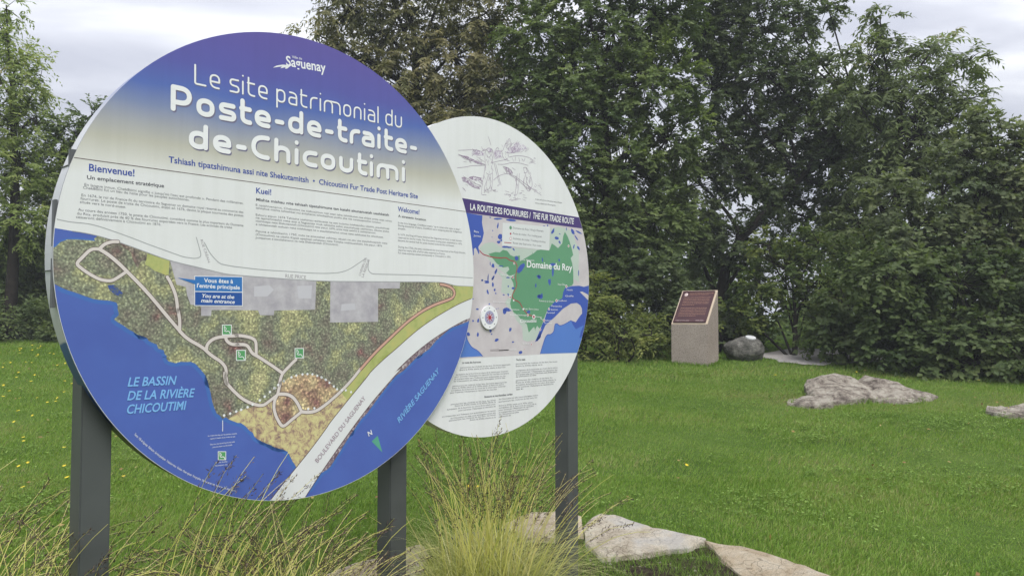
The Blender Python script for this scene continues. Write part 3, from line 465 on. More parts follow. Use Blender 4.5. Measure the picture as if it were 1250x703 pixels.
["S","lake_print",4,[[0.4635,0.3119],[0.4586,0.3078],[0.454,0.305],[0.4505,0.3085],[0.4503,0.3131],[0.454,0.3174],[0.4594,0.3161]]],
["S","lake_print",4,[[0.254,0.0853],[0.2627,0.0711],[0.2368,0.0407],[0.2111,0.025],[0.1958,0.033],[0.2026,0.0507],[0.2239,0.0721]]],
["S","lake_print",4,[[-0.0633,-0.0221],[-0.0663,-0.027],[-0.0743,-0.0278],[-0.079,-0.0247],[-0.0785,-0.0208],[-0.0739,-0.0182],[-0.0673,-0.0182]]],
["S","lake_print",4,[[-0.0247,-0.0098],[-0.0256,-0.0258],[-0.0295,-0.0272],[-0.0332,-0.0195],[-0.0323,-0.0027],[-0.0295,0.0051],[-0.0262,0.0035]]],
["S","lake_print",4,[[-0.0206,-0.0334],[-0.0247,-0.0371],[-0.0398,-0.038],[-0.0562,-0.037],[-0.0502,-0.0328],[-0.041,-0.029],[-0.0222,-0.0291]]],
["S","lake_print",4,[[0.0155,-0.0424],[0.0125,-0.0543],[0.0055,-0.0557],[0.0007,-0.0484],[0.0014,-0.038],[0.0053,-0.0289],[0.011,-0.0339]]],
["S","lake_print",4,[[0.015,-0.0113],[0.0077,-0.0177],[0.0005,-0.0209],[-0.0005,-0.0131],[0.0038,-0.0055],[0.0099,0.0008],[0.0146,-0.0027]]],
["S","lake_print",4,[[-0.0252,-0.0823],[-0.023,-0.0933],[-0.0292,-0.0963],[-0.0353,-0.0886],[-0.0396,-0.0789],[-0.0366,-0.0711],[-0.0295,-0.0724]]],
["S","lake_print",4,[[0.0278,-0.0708],[0.027,-0.0776],[0.0205,-0.0773],[0.0145,-0.0749],[0.0148,-0.0676],[0.0204,-0.0645],[0.0274,-0.0635]]],
["S","lake_print",4,[[0.0344,-0.0898],[0.034,-0.0936],[0.0287,-0.093],[0.0257,-0.0914],[0.0232,-0.0879],[0.0283,-0.0856],[0.0342,-0.0859]]],
["S","lake_print",4,[[0.0365,0.0241],[0.0294,0.0148],[0.0211,0.0111],[0.0216,0.0208],[0.0288,0.0328],[0.0388,0.0417],[0.0409,0.0343]]],
["S","lake_print",4,[[-0.1332,-0.1219],[-0.1364,-0.1239],[-0.1404,-0.1257],[-0.1445,-0.1237],[-0.1434,-0.1208],[-0.1405,-0.1182],[-0.1357,-0.1195]]],
["S","lake_print",4,[[-0.0131,-0.1468],[-0.0151,-0.1502],[-0.0197,-0.151],[-0.0259,-0.1498],[-0.0233,-0.1451],[-0.0197,-0.1428],[-0.0154,-0.1435]]],
["S","lake_print",4,[[-0.0966,-0.1747],[-0.0987,-0.1782],[-0.109,-0.179],[-0.1174,-0.1768],[-0.1164,-0.1732],[-0.1092,-0.1704],[-0.0994,-0.1716]]],
["S","lake_print",4,[[-0.0936,-0.2336],[-0.0971,-0.2423],[-0.103,-0.2448],[-0.1091,-0.2395],[-0.1065,-0.2297],[-0.1028,-0.2247],[-0.0961,-0.2226]]],
["S","lake_print",4,[[-0.1305,-0.2355],[-0.1349,-0.2396],[-0.1399,-0.2414],[-0.1435,-0.2378],[-0.1429,-0.2336],[-0.1401,-0.229],[-0.1352,-0.2318]]],
["S","lake_print",4,[[-0.1621,-0.2996],[-0.1584,-0.3078],[-0.1652,-0.3132],[-0.1775,-0.3123],[-0.1826,-0.302],[-0.1791,-0.2944],[-0.1696,-0.2938]]],
["S","lake_print",4,[[-0.0954,-0.3071],[-0.0983,-0.3149],[-0.1048,-0.3182],[-0.1112,-0.3122],[-0.1094,-0.3027],[-0.1052,-0.2944],[-0.0979,-0.2984]]],
["S","lake_print",4,[[-0.0018,-0.286],[-0.0027,-0.2948],[-0.0119,-0.298],[-0.0181,-0.2903],[-0.0188,-0.2811],[-0.0113,-0.2773],[-0.0036,-0.2783]]],
["S","lake_print",4,[[0.0034,-0.3064],[0.0027,-0.3099],[-0.0015,-0.3095],[-0.0056,-0.3083],[-0.0049,-0.3046],[-0.0018,-0.302],[0.003,-0.3026]]],
["S","lake_print",4,[[0.0369,-0.1721],[0.0365,-0.1743],[0.0332,-0.1743],[0.0306,-0.1733],[0.0311,-0.1712],[0.033,-0.1693],[0.0358,-0.1704]]],
["S","lake_print",4,[[0.0521,-0.1699],[0.0496,-0.1716],[0.0468,-0.1725],[0.0438,-0.1712],[0.0447,-0.169],[0.0469,-0.1679],[0.0502,-0.1676]]],
["S","lake_print",4,[[0.1516,-0.2869],[0.1419,-0.2941],[0.134,-0.2934],[0.1335,-0.2859],[0.1361,-0.2754],[0.1462,-0.2736],[0.1544,-0.2757]]],
["S","lake_print",4,[[0.0534,-0.3327],[0.0494,-0.3402],[0.0358,-0.3462],[0.0213,-0.3453],[0.0238,-0.3384],[0.0273,-0.3316],[0.0423,-0.3296]]],
["S","lake_print",4,[[0.1754,-0.3515],[0.1684,-0.3539],[0.1606,-0.3562],[0.1557,-0.3526],[0.1548,-0.3494],[0.1614,-0.3477],[0.1702,-0.3479]]],
["S","lake_print",4,[[0.2391,-0.4041],[0.2398,-0.4128],[0.2282,-0.4181],[0.2166,-0.4178],[0.2099,-0.4123],[0.2133,-0.4039],[0.2272,-0.4009]]],
["S","lake_print",4,[[0.1541,-0.1797],[0.1315,-0.1857],[0.108,-0.1835],[0.0811,-0.1767],[0.0953,-0.1677],[0.1133,-0.1637],[0.1351,-0.1689]]],
["S","lake_print",4,[[0.1142,-0.1852],[0.1067,-0.1973],[0.0924,-0.2013],[0.0841,-0.1908],[0.0844,-0.1802],[0.0934,-0.1738],[0.1064,-0.1735]]],
["S","lake_print",4,[[0.0996,-0.0952],[0.0972,-0.0979],[0.0886,-0.0992],[0.0833,-0.0969],[0.0825,-0.0942],[0.0891,-0.0925],[0.0961,-0.0931]]],
["S","lake_print",4,[[0.1316,-0.0945],[0.1306,-0.1008],[0.1249,-0.1014],[0.1221,-0.0969],[0.1195,-0.091],[0.1246,-0.0866],[0.13,-0.0889]]],
["S","lake_print",4,[[0.1789,-0.0582],[0.1736,-0.0631],[0.1645,-0.0647],[0.1536,-0.0626],[0.1539,-0.0553],[0.164,-0.0515],[0.1747,-0.0527]]],
["S","lake_print",4,[[0.1321,-0.0491],[0.1295,-0.0538],[0.1252,-0.0537],[0.1225,-0.0513],[0.1217,-0.0471],[0.1249,-0.0436],[0.1298,-0.044]]],
["S","lake_print",4,[[0.306,-0.1874],[0.3014,-0.1946],[0.2879,-0.194],[0.2757,-0.1914],[0.2797,-0.1847],[0.2863,-0.1773],[0.3016,-0.1801]]],
["S","lake_print",4,[[0.3939,-0.0993],[0.3875,-0.1069],[0.3768,-0.1091],[0.3652,-0.1052],[0.3647,-0.0944],[0.3764,-0.0887],[0.3906,-0.0889]]],
["S","lake_print",4,[[0.3976,0.014],[0.3904,0.0014],[0.3768,0.0017],[0.3673,0.0074],[0.3682,0.0179],[0.377,0.0237],[0.3877,0.0228]]],
["S","lake_print",4,[[0.3587,-0.0384],[0.3549,-0.0473],[0.3512,-0.0506],[0.3476,-0.0446],[0.3475,-0.0327],[0.3512,-0.0271],[0.3563,-0.0247]]],
["S","lake_print",4,[[0.3963,-0.2996],[0.3797,-0.3139],[0.3523,-0.3495],[0.3655,-0.3512],[0.3963,-0.3286]]],
["S","lake_print",4,[[0.413,-0.1035],[0.4009,-0.1124],[0.3799,-0.1093],[0.3696,-0.1004],[0.3712,-0.0902],[0.39,-0.0868],[0.4113,-0.0916]]],
["S","lake_print",4,[[0.4117,-0.0888],[0.4086,-0.0954],[0.4032,-0.1],[0.3991,-0.093],[0.3991,-0.0851],[0.4032,-0.0785],[0.4092,-0.0813]]],
["S","lake_print",4,[[0.4844,-0.013],[0.4796,-0.0287],[0.4724,-0.0357],[0.468,-0.0212],[0.4668,-0.0046],[0.473,0.003],[0.4809,0.0063]]],
["S","lake_print",4,[[0.7398,-0.4447],[0.7385,-0.4577],[0.7329,-0.4596],[0.7304,-0.4491],[0.7281,-0.4368],[0.733,-0.4288],[0.7385,-0.4319]]],
["S","legend_print",5,[[0.0827,0.2941],[0.476,0.3057],[0.4694,0.1684],[0.0773,0.1696]]],
["S","sketch_wash_print",1,[[0.1139,0.6789],[0.1263,0.7041],[0.1599,0.7211],[0.1853,0.7487],[0.2368,0.7515],[0.2717,0.7395],[0.2805,0.729],[0.2196,0.7074],[0.1684,0.6846]]],
["S","sketch_wash_print",1,[[-0.1514,0.637],[-0.1134,0.6596],[-0.0671,0.6559],[-0.0592,0.6376],[-0.1056,0.6276]]],
["S","sketch_dark_print",1,[[-0.2332,0.6143],[-0.1814,0.6158],[-0.1361,0.6052],[-0.0823,0.5977],[-0.0512,0.59],[-0.1054,0.586],[-0.1512,0.5957],[-0.1962,0.6053]]],
["S","sketch_dark_print",1,[[-0.2215,0.4983],[-0.1994,0.504],[-0.1807,0.4928],[-0.1507,0.4858],[-0.124,0.47],[-0.0857,0.4693],[-0.0895,0.4566],[-0.1278,0.4557],[-0.1505,0.4611],[-0.1806,0.4737],[-0.2141,0.483]]],
["S","sketch_dark_print",1,[[-0.1733,0.5047],[-0.1357,0.5181],[-0.082,0.517],[-0.0758,0.5067],[-0.1127,0.4963],[-0.1507,0.4968]]],
["S","sketch_dark_print",1,[[0.0893,0.6003],[0.1266,0.5999],[0.1517,0.5862],[0.1619,0.5701],[0.135,0.5693],[0.11,0.586]]],
["S","sketch_wash_print",1,[[0.0159,0.6776],[0.0686,0.6861],[0.0728,0.6495],[0.0201,0.63]]],
["S","sketch_wash_print",3,[[-0.0397,0.6715],[-0.024,0.6842],[-0.0025,0.6803],[-0.008,0.6653],[-0.0318,0.6615]]]],
"stroke":[
["B","shore_print",2,0.0279,[[-0.9351,-0.1189],[-0.9174,-0.1262],[-0.8995,-0.1316],[-0.8814,-0.1382],[-0.8595,-0.1464],[-0.8374,-0.1539],[-0.8188,-0.1567],[-0.7849,-0.1589],[-0.7638,-0.1646],[-0.7586,-0.1747],[-0.7595,-0.1849],[-0.7553,-0.2011],[-0.7552,-0.2093],[-0.7702,-0.2235],[-0.7566,-0.2345],[-0.737,-0.246],[-0.7211,-0.2584],[-0.7052,-0.2668],[-0.6891,-0.2785],[-0.673,-0.2837],[-0.6836,-0.279],[-0.6593,-0.2885],[-0.6509,-0.3003],[-0.6427,-0.3055],[-0.622,-0.3144],[-0.6176,-0.3292],[-0.5967,-0.3361],[-0.5943,-0.3489],[-0.5858,-0.3576],[-0.5877,-0.366],[-0.58,-0.3761],[-0.5535,-0.3844],[-0.5364,-0.3799],[-0.5147,-0.3816],[-0.4972,-0.3814],[-0.4794,-0.3895],[-0.4567,-0.4146],[-0.4383,-0.4374],[-0.424,-0.4747],[-0.4327,-0.4476],[-0.4287,-0.4654],[-0.4229,-0.4878],[-0.419,-0.5013],[-0.4155,-0.5192],[-0.4115,-0.5371],[-0.4057,-0.5552],[-0.3937,-0.5827],[-0.382,-0.5904],[-0.3702,-0.6048],[-0.3562,-0.6003],[-0.3442,-0.6103],[-0.3082,-0.6263],[-0.2937,-0.6286],[-0.274,-0.6433],[-0.2591,-0.6608],[-0.2441,-0.6715],[-0.2364,-0.6883],[-0.2237,-0.6989],[-0.1984,-0.7119],[-0.178,-0.718],[-0.1572,-0.7353],[-0.1363,-0.7438],[-0.1153,-0.7534],[-0.2124,-0.7068],[-0.1972,-0.7104],[-0.1767,-0.7215],[-0.1586,-0.7316],[-0.1455,-0.7425],[-0.1246,-0.7464],[-0.1034,-0.7569],[-0.09,-0.7647],[-0.0808,-0.7801],[-0.0736,-0.7929],[-0.0654,-0.8083],[-0.0555,-0.8215],[-0.0488,-0.8343]]],
["B","shore_print",2,0.0109,[[-0.836,0.0452],[-0.86,0.0462],[-0.889,0.0464],[-0.9211,0.0447],[-0.9437,0.0332],[-0.9555,0.0188],[-0.9691,0.0101],[-0.9828,0.0073]]],
["B","shore_print",2,0.0263,[[-0.006,-0.9678],[0.0685,-0.875],[0.097,-0.8653],[0.1155,-0.8545],[0.1549,-0.8075],[0.2322,-0.7103],[0.2175,-0.7288],[0.2411,-0.7048],[0.273,-0.6679],[0.3055,-0.644],[0.3717,-0.5745],[0.4313,-0.5164],[0.4705,-0.4837],[0.5104,-0.4646],[0.5647,-0.4244],[0.6201,-0.3832],[0.6039,-0.4016],[0.6399,-0.3819],[0.6673,-0.3687],[0.7135,-0.3275],[0.8087,-0.268],[0.8776,-0.2503],[0.9382,-0.232]]],
["B","path_edge_print",7,0.0033,[[-0.1931,-0.9757],[-0.1681,-0.9524],[-0.1171,-0.9],[-0.0488,-0.8343],[0.0218,-0.7664],[0.1005,-0.6818],[0.1066,-0.6714],[0.2005,-0.5791],[0.3138,-0.4732],[0.3166,-0.4654],[0.389,-0.4107],[0.4638,-0.363],[0.5323,-0.3157],[0.6028,-0.2698],[0.694,-0.2211],[0.7887,-0.1778],[0.877,-0.1418],[0.9582,-0.1167],[1.0207,-0.0943]]],
["B","path_edge_print",7,0.003,[[-0.0087,-0.9673],[0.0685,-0.875],[0.1312,-0.8045],[0.2199,-0.709],[0.2729,-0.6545],[0.3465,-0.5829],[0.4312,-0.5094],[0.5192,-0.4367],[0.4564,-0.4724],[0.5419,-0.4097],[0.6306,-0.3538],[0.704,-0.3146],[0.7893,-0.2751],[0.8676,-0.2429],[0.9483,-0.215],[1.0211,-0.1945]]],
["B","street_line_print",1,0.003,[[-0.9593,0.1097],[-0.933,0.1055],[-0.9081,0.1028],[-0.8612,0.1031],[-0.8241,0.0964],[-0.7746,0.0824],[-0.7197,0.0663],[-0.6616,0.0469],[-0.6287,0.0371],[-0.5523,0.0142],[-0.5305,0.0082],[-0.5086,0.006],[-0.4909,0.0048],[-0.4776,0.0065],[-0.4665,0.012],[-0.4644,0.0196],[-0.4663,0.0305],[-0.4834,0.0845]]],
["B","street_line_print",1,0.0033,[[-0.4516,0.067],[-0.4422,0.0499],[-0.4328,0.0327],[-0.4141,0.0115],[-0.3905,-0.0096],[-0.367,-0.0142],[-0.3172,-0.0194],[-0.3172,-0.0187],[-0.2168,-0.0255],[-0.1026,-0.0266],[-0.0198,-0.0286],[0.0565,-0.0286],[0.1154,-0.0252],[0.1656,-0.0187],[0.2064,-0.0038],[0.2375,0.0152],[0.2955,0.051]]],
["B","street_line_print",1,0.0037,[[0.3096,0.0411],[0.3045,0.0142],[0.3069,-0.0035],[0.3178,-0.0145],[0.3342,-0.02],[0.5155,-0.0151],[0.6984,-0.0121],[0.9573,-0.0135]]],
["B","street_line_print",7,0.0026,[[-0.9075,0.0733],[-0.8714,0.0704],[-0.8271,0.0639],[-0.7584,0.0469],[-0.661,0.0162],[-0.5818,-0.009],[-0.468,-0.0291],[-0.3711,-0.0483],[-0.3167,-0.0514],[0.0376,-0.0621],[0.2647,-0.0557],[0.4915,-0.0494],[0.7303,-0.0412],[0.8073,-0.0508],[0.8368,-0.0571],[0.9579,-0.057],[1.01,-0.0569]]],
["B","path_edge_print",8,0.0148,[[-0.7623,0.0474],[-0.7738,0.0474],[-0.7853,0.0449],[-0.7985,0.0399],[-0.8096,0.033],[-0.8224,0.018]]],
["B","path_edge_print",8,0.0144,[[-0.8224,0.018],[-0.8336,0.0181],[-0.8447,0.0165],[-0.8555,0.0098],[-0.8662,-0.0028],[-0.8786,-0.0174],[-0.8892,-0.0299],[-0.8908,-0.0367],[-0.8871,-0.0436],[-0.8576,-0.0659],[-0.824,-0.0845],[-0.8071,-0.0886],[-0.7901,-0.0904],[-0.7768,-0.0879],[-0.7674,-0.0823],[-0.7483,-0.0684],[-0.733,-0.0563]]],
["B","path_edge_print",8,0.0164,[[-0.8224,0.018],[-0.8034,0.0072],[-0.7842,-0.0058],[-0.7569,-0.0287],[-0.7331,-0.0522],[-0.6928,-0.0918],[-0.6582,-0.1283],[-0.6248,-0.167],[-0.5864,-0.2132],[-0.5473,-0.2582],[-0.5318,-0.2764],[-0.5164,-0.2909],[-0.4986,-0.3033],[-0.4808,-0.3133],[-0.4628,-0.3233],[-0.4446,-0.3361],[-0.4261,-0.3542],[-0.4075,-0.3681],[-0.3842,-0.3823],[-0.3699,-0.3963],[-0.3603,-0.4101],[-0.3577,-0.4282],[-0.362,-0.4504],[-0.3618,-0.4593],[-0.3521,-0.4791],[-0.3629,-0.4246],[-0.3645,-0.4425],[-0.3609,-0.4605],[-0.344,-0.484],[-0.3051,-0.5226],[-0.283,-0.5388],[-0.2608,-0.551],[-0.2409,-0.5594],[-0.2208,-0.5656],[-0.2057,-0.5668],[-0.1956,-0.5653],[-0.1804,-0.5563],[-0.1652,-0.5467],[-0.1395,-0.5298]]],
["B","path_edge_print",8,0.0157,[[-0.5891,-0.0692],[-0.5795,-0.0838],[-0.5716,-0.1007],[-0.5604,-0.1261],[-0.5535,-0.1517],[-0.5484,-0.1959],[-0.5486,-0.1873],[-0.5439,-0.2088],[-0.5409,-0.2303],[-0.5409,-0.2518],[-0.5407,-0.2669]]],
["B","path_edge_print",8,0.0166,[[-0.4378,-0.3363],[-0.4366,-0.324],[-0.4313,-0.3144],[-0.4215,-0.3049],[-0.4088,-0.2971],[-0.3904,-0.2921],[-0.3717,-0.2902],[-0.3434,-0.2879],[-0.3128,-0.2874],[-0.3226,-0.2855],[-0.2985,-0.2877],[-0.274,-0.2917],[-0.2541,-0.2975],[-0.2416,-0.3047],[-0.2354,-0.3164],[-0.2346,-0.3372],[-0.2341,-0.365]]],
["B","path_edge_print",8,0.0168,[[-0.3623,-0.2934],[-0.3598,-0.3034],[-0.3525,-0.3116],[-0.343,-0.3177],[-0.3334,-0.3211],[-0.3122,-0.3225],[-0.3172,-0.3223],[-0.2882,-0.3221],[-0.2759,-0.3256],[-0.2684,-0.3317],[-0.2608,-0.3434],[-0.2532,-0.3552],[-0.2442,-0.3624],[-0.2341,-0.3673],[-0.1974,-0.3895],[-0.1507,-0.4196],[-0.1163,-0.4439]]],
["B","path_edge_print",8,0.0173,[[-0.0555,-0.3902],[-0.0716,-0.403],[-0.0875,-0.4177],[-0.1033,-0.4313],[-0.1163,-0.4439],[-0.1255,-0.4633],[-0.1314,-0.4928],[-0.1255,-0.4788],[-0.1319,-0.502],[-0.1378,-0.5276]]],
["B","path_edge_print",8,0.0175,[[-0.1378,-0.5276],[-0.1169,-0.5276],[-0.0956,-0.5305],[-0.0784,-0.5379],[-0.0632,-0.5495],[-0.0511,-0.5648],[-0.0411,-0.58],[-0.027,-0.6077]]],
["B","path_edge_print",8,0.0172,[[-0.1378,-0.5276],[-0.148,-0.5433],[-0.1529,-0.5617],[-0.1542,-0.5803],[-0.1498,-0.5995],[-0.1417,-0.6213],[-0.131,-0.6388],[-0.1229,-0.6513],[-0.1123,-0.6594],[-0.0991,-0.6551],[-0.0833,-0.6433],[-0.027,-0.6077]]],
["B","path_edge_print",8,0.0181,[[-0.027,-0.6077],[-0.0021,-0.6123],[0.0202,-0.6132],[0.0427,-0.6103],[0.0653,-0.6009],[0.091,-0.5867],[0.117,-0.5703],[0.1639,-0.5386],[0.2239,-0.489],[0.2667,-0.4449]]],
["B","path_edge_print",8,0.0186,[[0.269,-0.4449],[0.3478,-0.373],[0.4296,-0.3119],[0.5143,-0.2486],[0.5667,-0.2157],[0.6202,-0.1863],[0.6658,-0.1669],[0.7122,-0.1501],[0.7595,-0.1372],[0.8078,-0.1233],[0.8273,-0.1106],[0.834,-0.0915],[0.8221,-0.0743],[0.7976,-0.062],[0.7686,-0.0557],[0.7399,-0.053]]],
["B","path_print",9,0.0111,[[-0.7623,0.0474],[-0.7738,0.0474],[-0.7853,0.0449],[-0.7985,0.0399],[-0.8096,0.033],[-0.8224,0.018]]],
["B","path_print",9,0.0108,[[-0.8224,0.018],[-0.8336,0.0181],[-0.8447,0.0165],[-0.8555,0.0098],[-0.8662,-0.0028],[-0.8786,-0.0174],[-0.8892,-0.0299],[-0.8908,-0.0367],[-0.8871,-0.0436],[-0.8576,-0.0659],[-0.824,-0.0845],[-0.8071,-0.0886],[-0.7901,-0.0904],[-0.7768,-0.0879],[-0.7674,-0.0823],[-0.7483,-0.0684],[-0.733,-0.0563]]],
["B","path_print",9,0.0123,[[-0.8224,0.018],[-0.8034,0.0072],[-0.7842,-0.0058],[-0.7569,-0.0287],[-0.7331,-0.0522],[-0.6928,-0.0918],[-0.6582,-0.1283],[-0.6248,-0.167],[-0.5864,-0.2132],[-0.5473,-0.2582],[-0.5318,-0.2764],[-0.5164,-0.2909],[-0.4986,-0.3033],[-0.4808,-0.3133],[-0.4628,-0.3233],[-0.4446,-0.3361],[-0.4261,-0.3542],[-0.4075,-0.3681],[-0.3842,-0.3823],[-0.3699,-0.3963],[-0.3603,-0.4101],[-0.3577,-0.4282],[-0.362,-0.4504],[-0.3618,-0.4593],[-0.3521,-0.4791],[-0.3629,-0.4246],[-0.3645,-0.4425],[-0.3609,-0.4605],[-0.344,-0.484],[-0.3051,-0.5226],[-0.283,-0.5388],[-0.2608,-0.551],[-0.2409,-0.5594],[-0.2208,-0.5656],[-0.2057,-0.5668],[-0.1956,-0.5653],[-0.1804,-0.5563],[-0.1652,-0.5467],[-0.1395,-0.5298]]],
["B","path_print",9,0.0118,[[-0.5891,-0.0692],[-0.5795,-0.0838],[-0.5716,-0.1007],[-0.5604,-0.1261],[-0.5535,-0.1517],[-0.5484,-0.1959],[-0.5486,-0.1873],[-0.5439,-0.2088],[-0.5409,-0.2303],[-0.5409,-0.2518],[-0.5407,-0.2669]]],
["B","path_print",9,0.0125,[[-0.4378,-0.3363],[-0.4366,-0.324],[-0.4313,-0.3144],[-0.4215,-0.3049],[-0.4088,-0.2971],[-0.3904,-0.2921],[-0.3717,-0.2902],[-0.3434,-0.2879],[-0.3128,-0.2874],[-0.3226,-0.2855],[-0.2985,-0.2877],[-0.274,-0.2917],[-0.2541,-0.2975],[-0.2416,-0.3047],[-0.2354,-0.3164],[-0.2346,-0.3372],[-0.2341,-0.365]]],
["B","path_print",9,0.0126,[[-0.3623,-0.2934],[-0.3598,-0.3034],[-0.3525,-0.3116],[-0.343,-0.3177],[-0.3334,-0.3211],[-0.3122,-0.3225],[-0.3172,-0.3223],[-0.2882,-0.3221],[-0.2759,-0.3256],[-0.2684,-0.3317],[-0.2608,-0.3434],[-0.2532,-0.3552],[-0.2442,-0.3624],[-0.2341,-0.3673],[-0.1974,-0.3895],[-0.1507,-0.4196],[-0.1163,-0.4439]]],
["B","path_print",9,0.013,[[-0.0555,-0.3902],[-0.0716,-0.403],[-0.0875,-0.4177],[-0.1033,-0.4313],[-0.1163,-0.4439],[-0.1255,-0.4633],[-0.1314,-0.4928],[-0.1255,-0.4788],[-0.1319,-0.502],[-0.1378,-0.5276]]],
["B","path_print",9,0.0132,[[-0.1378,-0.5276],[-0.1169,-0.5276],[-0.0956,-0.5305],[-0.0784,-0.5379],[-0.0632,-0.5495],[-0.0511,-0.5648],[-0.0411,-0.58],[-0.027,-0.6077]]],
["B","path_print",9,0.0129,[[-0.1378,-0.5276],[-0.148,-0.5433],[-0.1529,-0.5617],[-0.1542,-0.5803],[-0.1498,-0.5995],[-0.1417,-0.6213],[-0.131,-0.6388],[-0.1229,-0.6513],[-0.1123,-0.6594],[-0.0991,-0.6551],[-0.0833,-0.6433],[-0.027,-0.6077]]],
["B","path_print",9,0.0136,[[-0.027,-0.6077],[-0.0021,-0.6123],[0.0202,-0.6132],[0.0427,-0.6103],[0.0653,-0.6009],[0.091,-0.5867],[0.117,-0.5703],[0.1639,-0.5386],[0.2239,-0.489],[0.2667,-0.4449]]],
["B","trail_print",9,0.0121,[[0.269,-0.4449],[0.3478,-0.373],[0.4296,-0.3119],[0.5143,-0.2486],[0.5667,-0.2157],[0.6202,-0.1863],[0.6658,-0.1669],[0.7122,-0.1501],[0.7595,-0.1372],[0.8078,-0.1233],[0.8273,-0.1106],[0.834,-0.0915],[0.8221,-0.0743],[0.7976,-0.062],[0.7686,-0.0557],[0.7399,-0.053]]],
["B","white_print",13,0.0022,[[-0.3694,-0.25],[-0.3679,-0.2662],[-0.3581,-0.261],[-0.3694,-0.25]]],
["B","white_print",14,0.0029,[[-0.3679,-0.2682],[-0.3599,-0.2715],[-0.354,-0.2684],[-0.3468,-0.2725],[-0.3438,-0.2815]]],
["B","white_print",13,0.0022,[[-0.3104,-0.3493],[-0.3089,-0.3662],[-0.299,-0.3611],[-0.3104,-0.3493]]],
["B","white_print",14,0.0029,[[-0.3089,-0.3683],[-0.3008,-0.372],[-0.2948,-0.3688],[-0.2875,-0.3733],[-0.2845,-0.3828]]],
["B","white_print",13,0.0024,[[-0.0531,-0.3494],[-0.0516,-0.3664],[-0.0409,-0.3612],[-0.0531,-0.3494]]],
["B","white_print",14,0.0031,[[-0.0516,-0.3685],[-0.0429,-0.3722],[-0.0365,-0.369],[-0.0286,-0.3735],[-0.0254,-0.383]]],
["B","white_print",13,0.0022,[[-0.3798,-0.732],[-0.3786,-0.7454],[-0.3704,-0.7421],[-0.3798,-0.732]]],
["B","white_print",14,0.0028,[[-0.3785,-0.747],[-0.3719,-0.7506],[-0.367,-0.7485],[-0.3609,-0.7526],[-0.3585,-0.7603]]],
["B","white_print",9,0.0025,[[-0.3696,-0.6115],[-0.3689,-0.6516]]],
["S","bay_print",3,0.0038,[[-0.1837,-0.2992],[-0.1818,-0.3255],[-0.1699,-0.3455],[-0.147,-0.3724],[-0.1008,-0.3903],[-0.0679,-0.42]]],
["S","bay_print",5,0.0043,[[0.3898,-0.4229],[0.415,-0.3675],[0.4353,-0.3281],[0.4558,-0.3138],[0.4764,-0.3167],[0.5023,-0.3057],[0.5128,-0.289],[0.518,-0.2553],[0.539,-0.252],[0.5602,-0.2657],[0.5922,-0.2624],[0.6683,-0.2352]]],
["S","route_print",6,0.0045,[[-0.0927,0.1329],[-0.0656,0.1125],[-0.0344,0.1089],[-0.0029,0.1024],[0.037,0.1019],[0.0775,0.1026],[0.1103,0.1079],[0.1352,0.0933],[0.1771,0.0899],[0.194,0.0734],[0.1983,0.0563],[0.1899,0.027],[0.1857,0.0095],[0.1874,-0.0193],[0.1978,-0.0294],[0.1823,-0.0651],[0.1516,-0.101],[0.1721,-0.1216],[0.2136,-0.1315],[0.2293,-0.1489],[0.245,-0.17],[0.2662,-0.1876],[0.2875,-0.2018],[0.336,-0.2124]]],
["S","white_print",7,0.0023,[[0.3414,-0.2124],[0.3742,-0.2137],[0.4074,-0.218],[0.3848,-0.2217],[0.4201,-0.2336]]],
["S","route_print",7,0.0036,[[0.0953,0.1879],[0.15,0.1885]]],
["S","black_print",6,0.0049,[[0.0542,-0.3941],[0.1279,-0.3935]]],
["S","path_edge_print",6,0.0015,[[-0.0109,-0.3943],[0.0542,-0.3941]]],
["S","path_edge_print",7,0.0013,[[-0.0109,-0.3882],[0.0542,-0.388]]],
["S","sketch_print",4,0.0019,[[-0.0281,0.7439],[-0.0186,0.7257],[-0.0082,0.702]]],
["S","sketch_print",4,0.0018,[[-0.0788,0.682],[-0.071,0.6693],[-0.0577,0.663]]],
["S","sketch_print",4,0.0018,[[-0.0476,0.6731],[-0.0498,0.653],[-0.0552,0.6298],[-0.0496,0.6026],[-0.0549,0.557],[-0.0665,0.5163],[-0.0741,0.4763],[-0.0778,0.4369],[-0.0777,0.4269],[-0.0427,0.431]]],
["S","sketch_print",4,0.0019,[[-0.0041,0.6829],[0.0119,0.6685],[0.0081,0.6339],[-0.0078,0.6032]]],
["S","sketch_print",4,0.0018,[[-0.0038,0.5925],[0.0043,0.5541],[0.0045,0.5145],[0.0006,0.4801],[-0.0033,0.4627],[0.0207,0.4572]]],
["S","sketch_print",4,0.0018,[[-0.0274,0.5384],[-0.039,0.5032],[-0.0546,0.4788],[-0.0584,0.4392]]],
["S","sketch_print",4,0.0018,[[-0.0234,0.5333],[-0.0114,0.5068],[-0.0152,0.4669],[-0.0506,0.4513]]],
["S","sketch_print",4,0.0019,[[-0.0396,0.6434],[-0.0277,0.6284],[-0.004,0.649],[0.0039,0.6672]]],
["S","sketch_print",4,0.0019,[[0.0041,0.6106],[0.0362,0.6199],[0.0687,0.6305],[0.1099,0.6408],[0.1348,0.6388]]],
["S","sketch_print",4,0.0019,[[0.0162,0.6096],[0.0283,0.5744],[0.0446,0.5312],[0.061,0.4963],[0.0407,0.4909]]],
["S","sketch_print",4,0.0019,[[0.0282,0.6085],[0.0445,0.5653],[0.0568,0.5271],[0.0691,0.4973]]],
["S","sketch_print",4,0.0018,[[-0.2442,0.6158],[-0.1962,0.6108],[-0.1437,0.6024],[-0.0978,0.5926],[-0.0512,0.5912]]],
["S","sketch_print",4,0.0018,[[-0.2441,0.6115],[-0.1888,0.6065],[-0.136,0.5925],[-0.0745,0.5866]]],
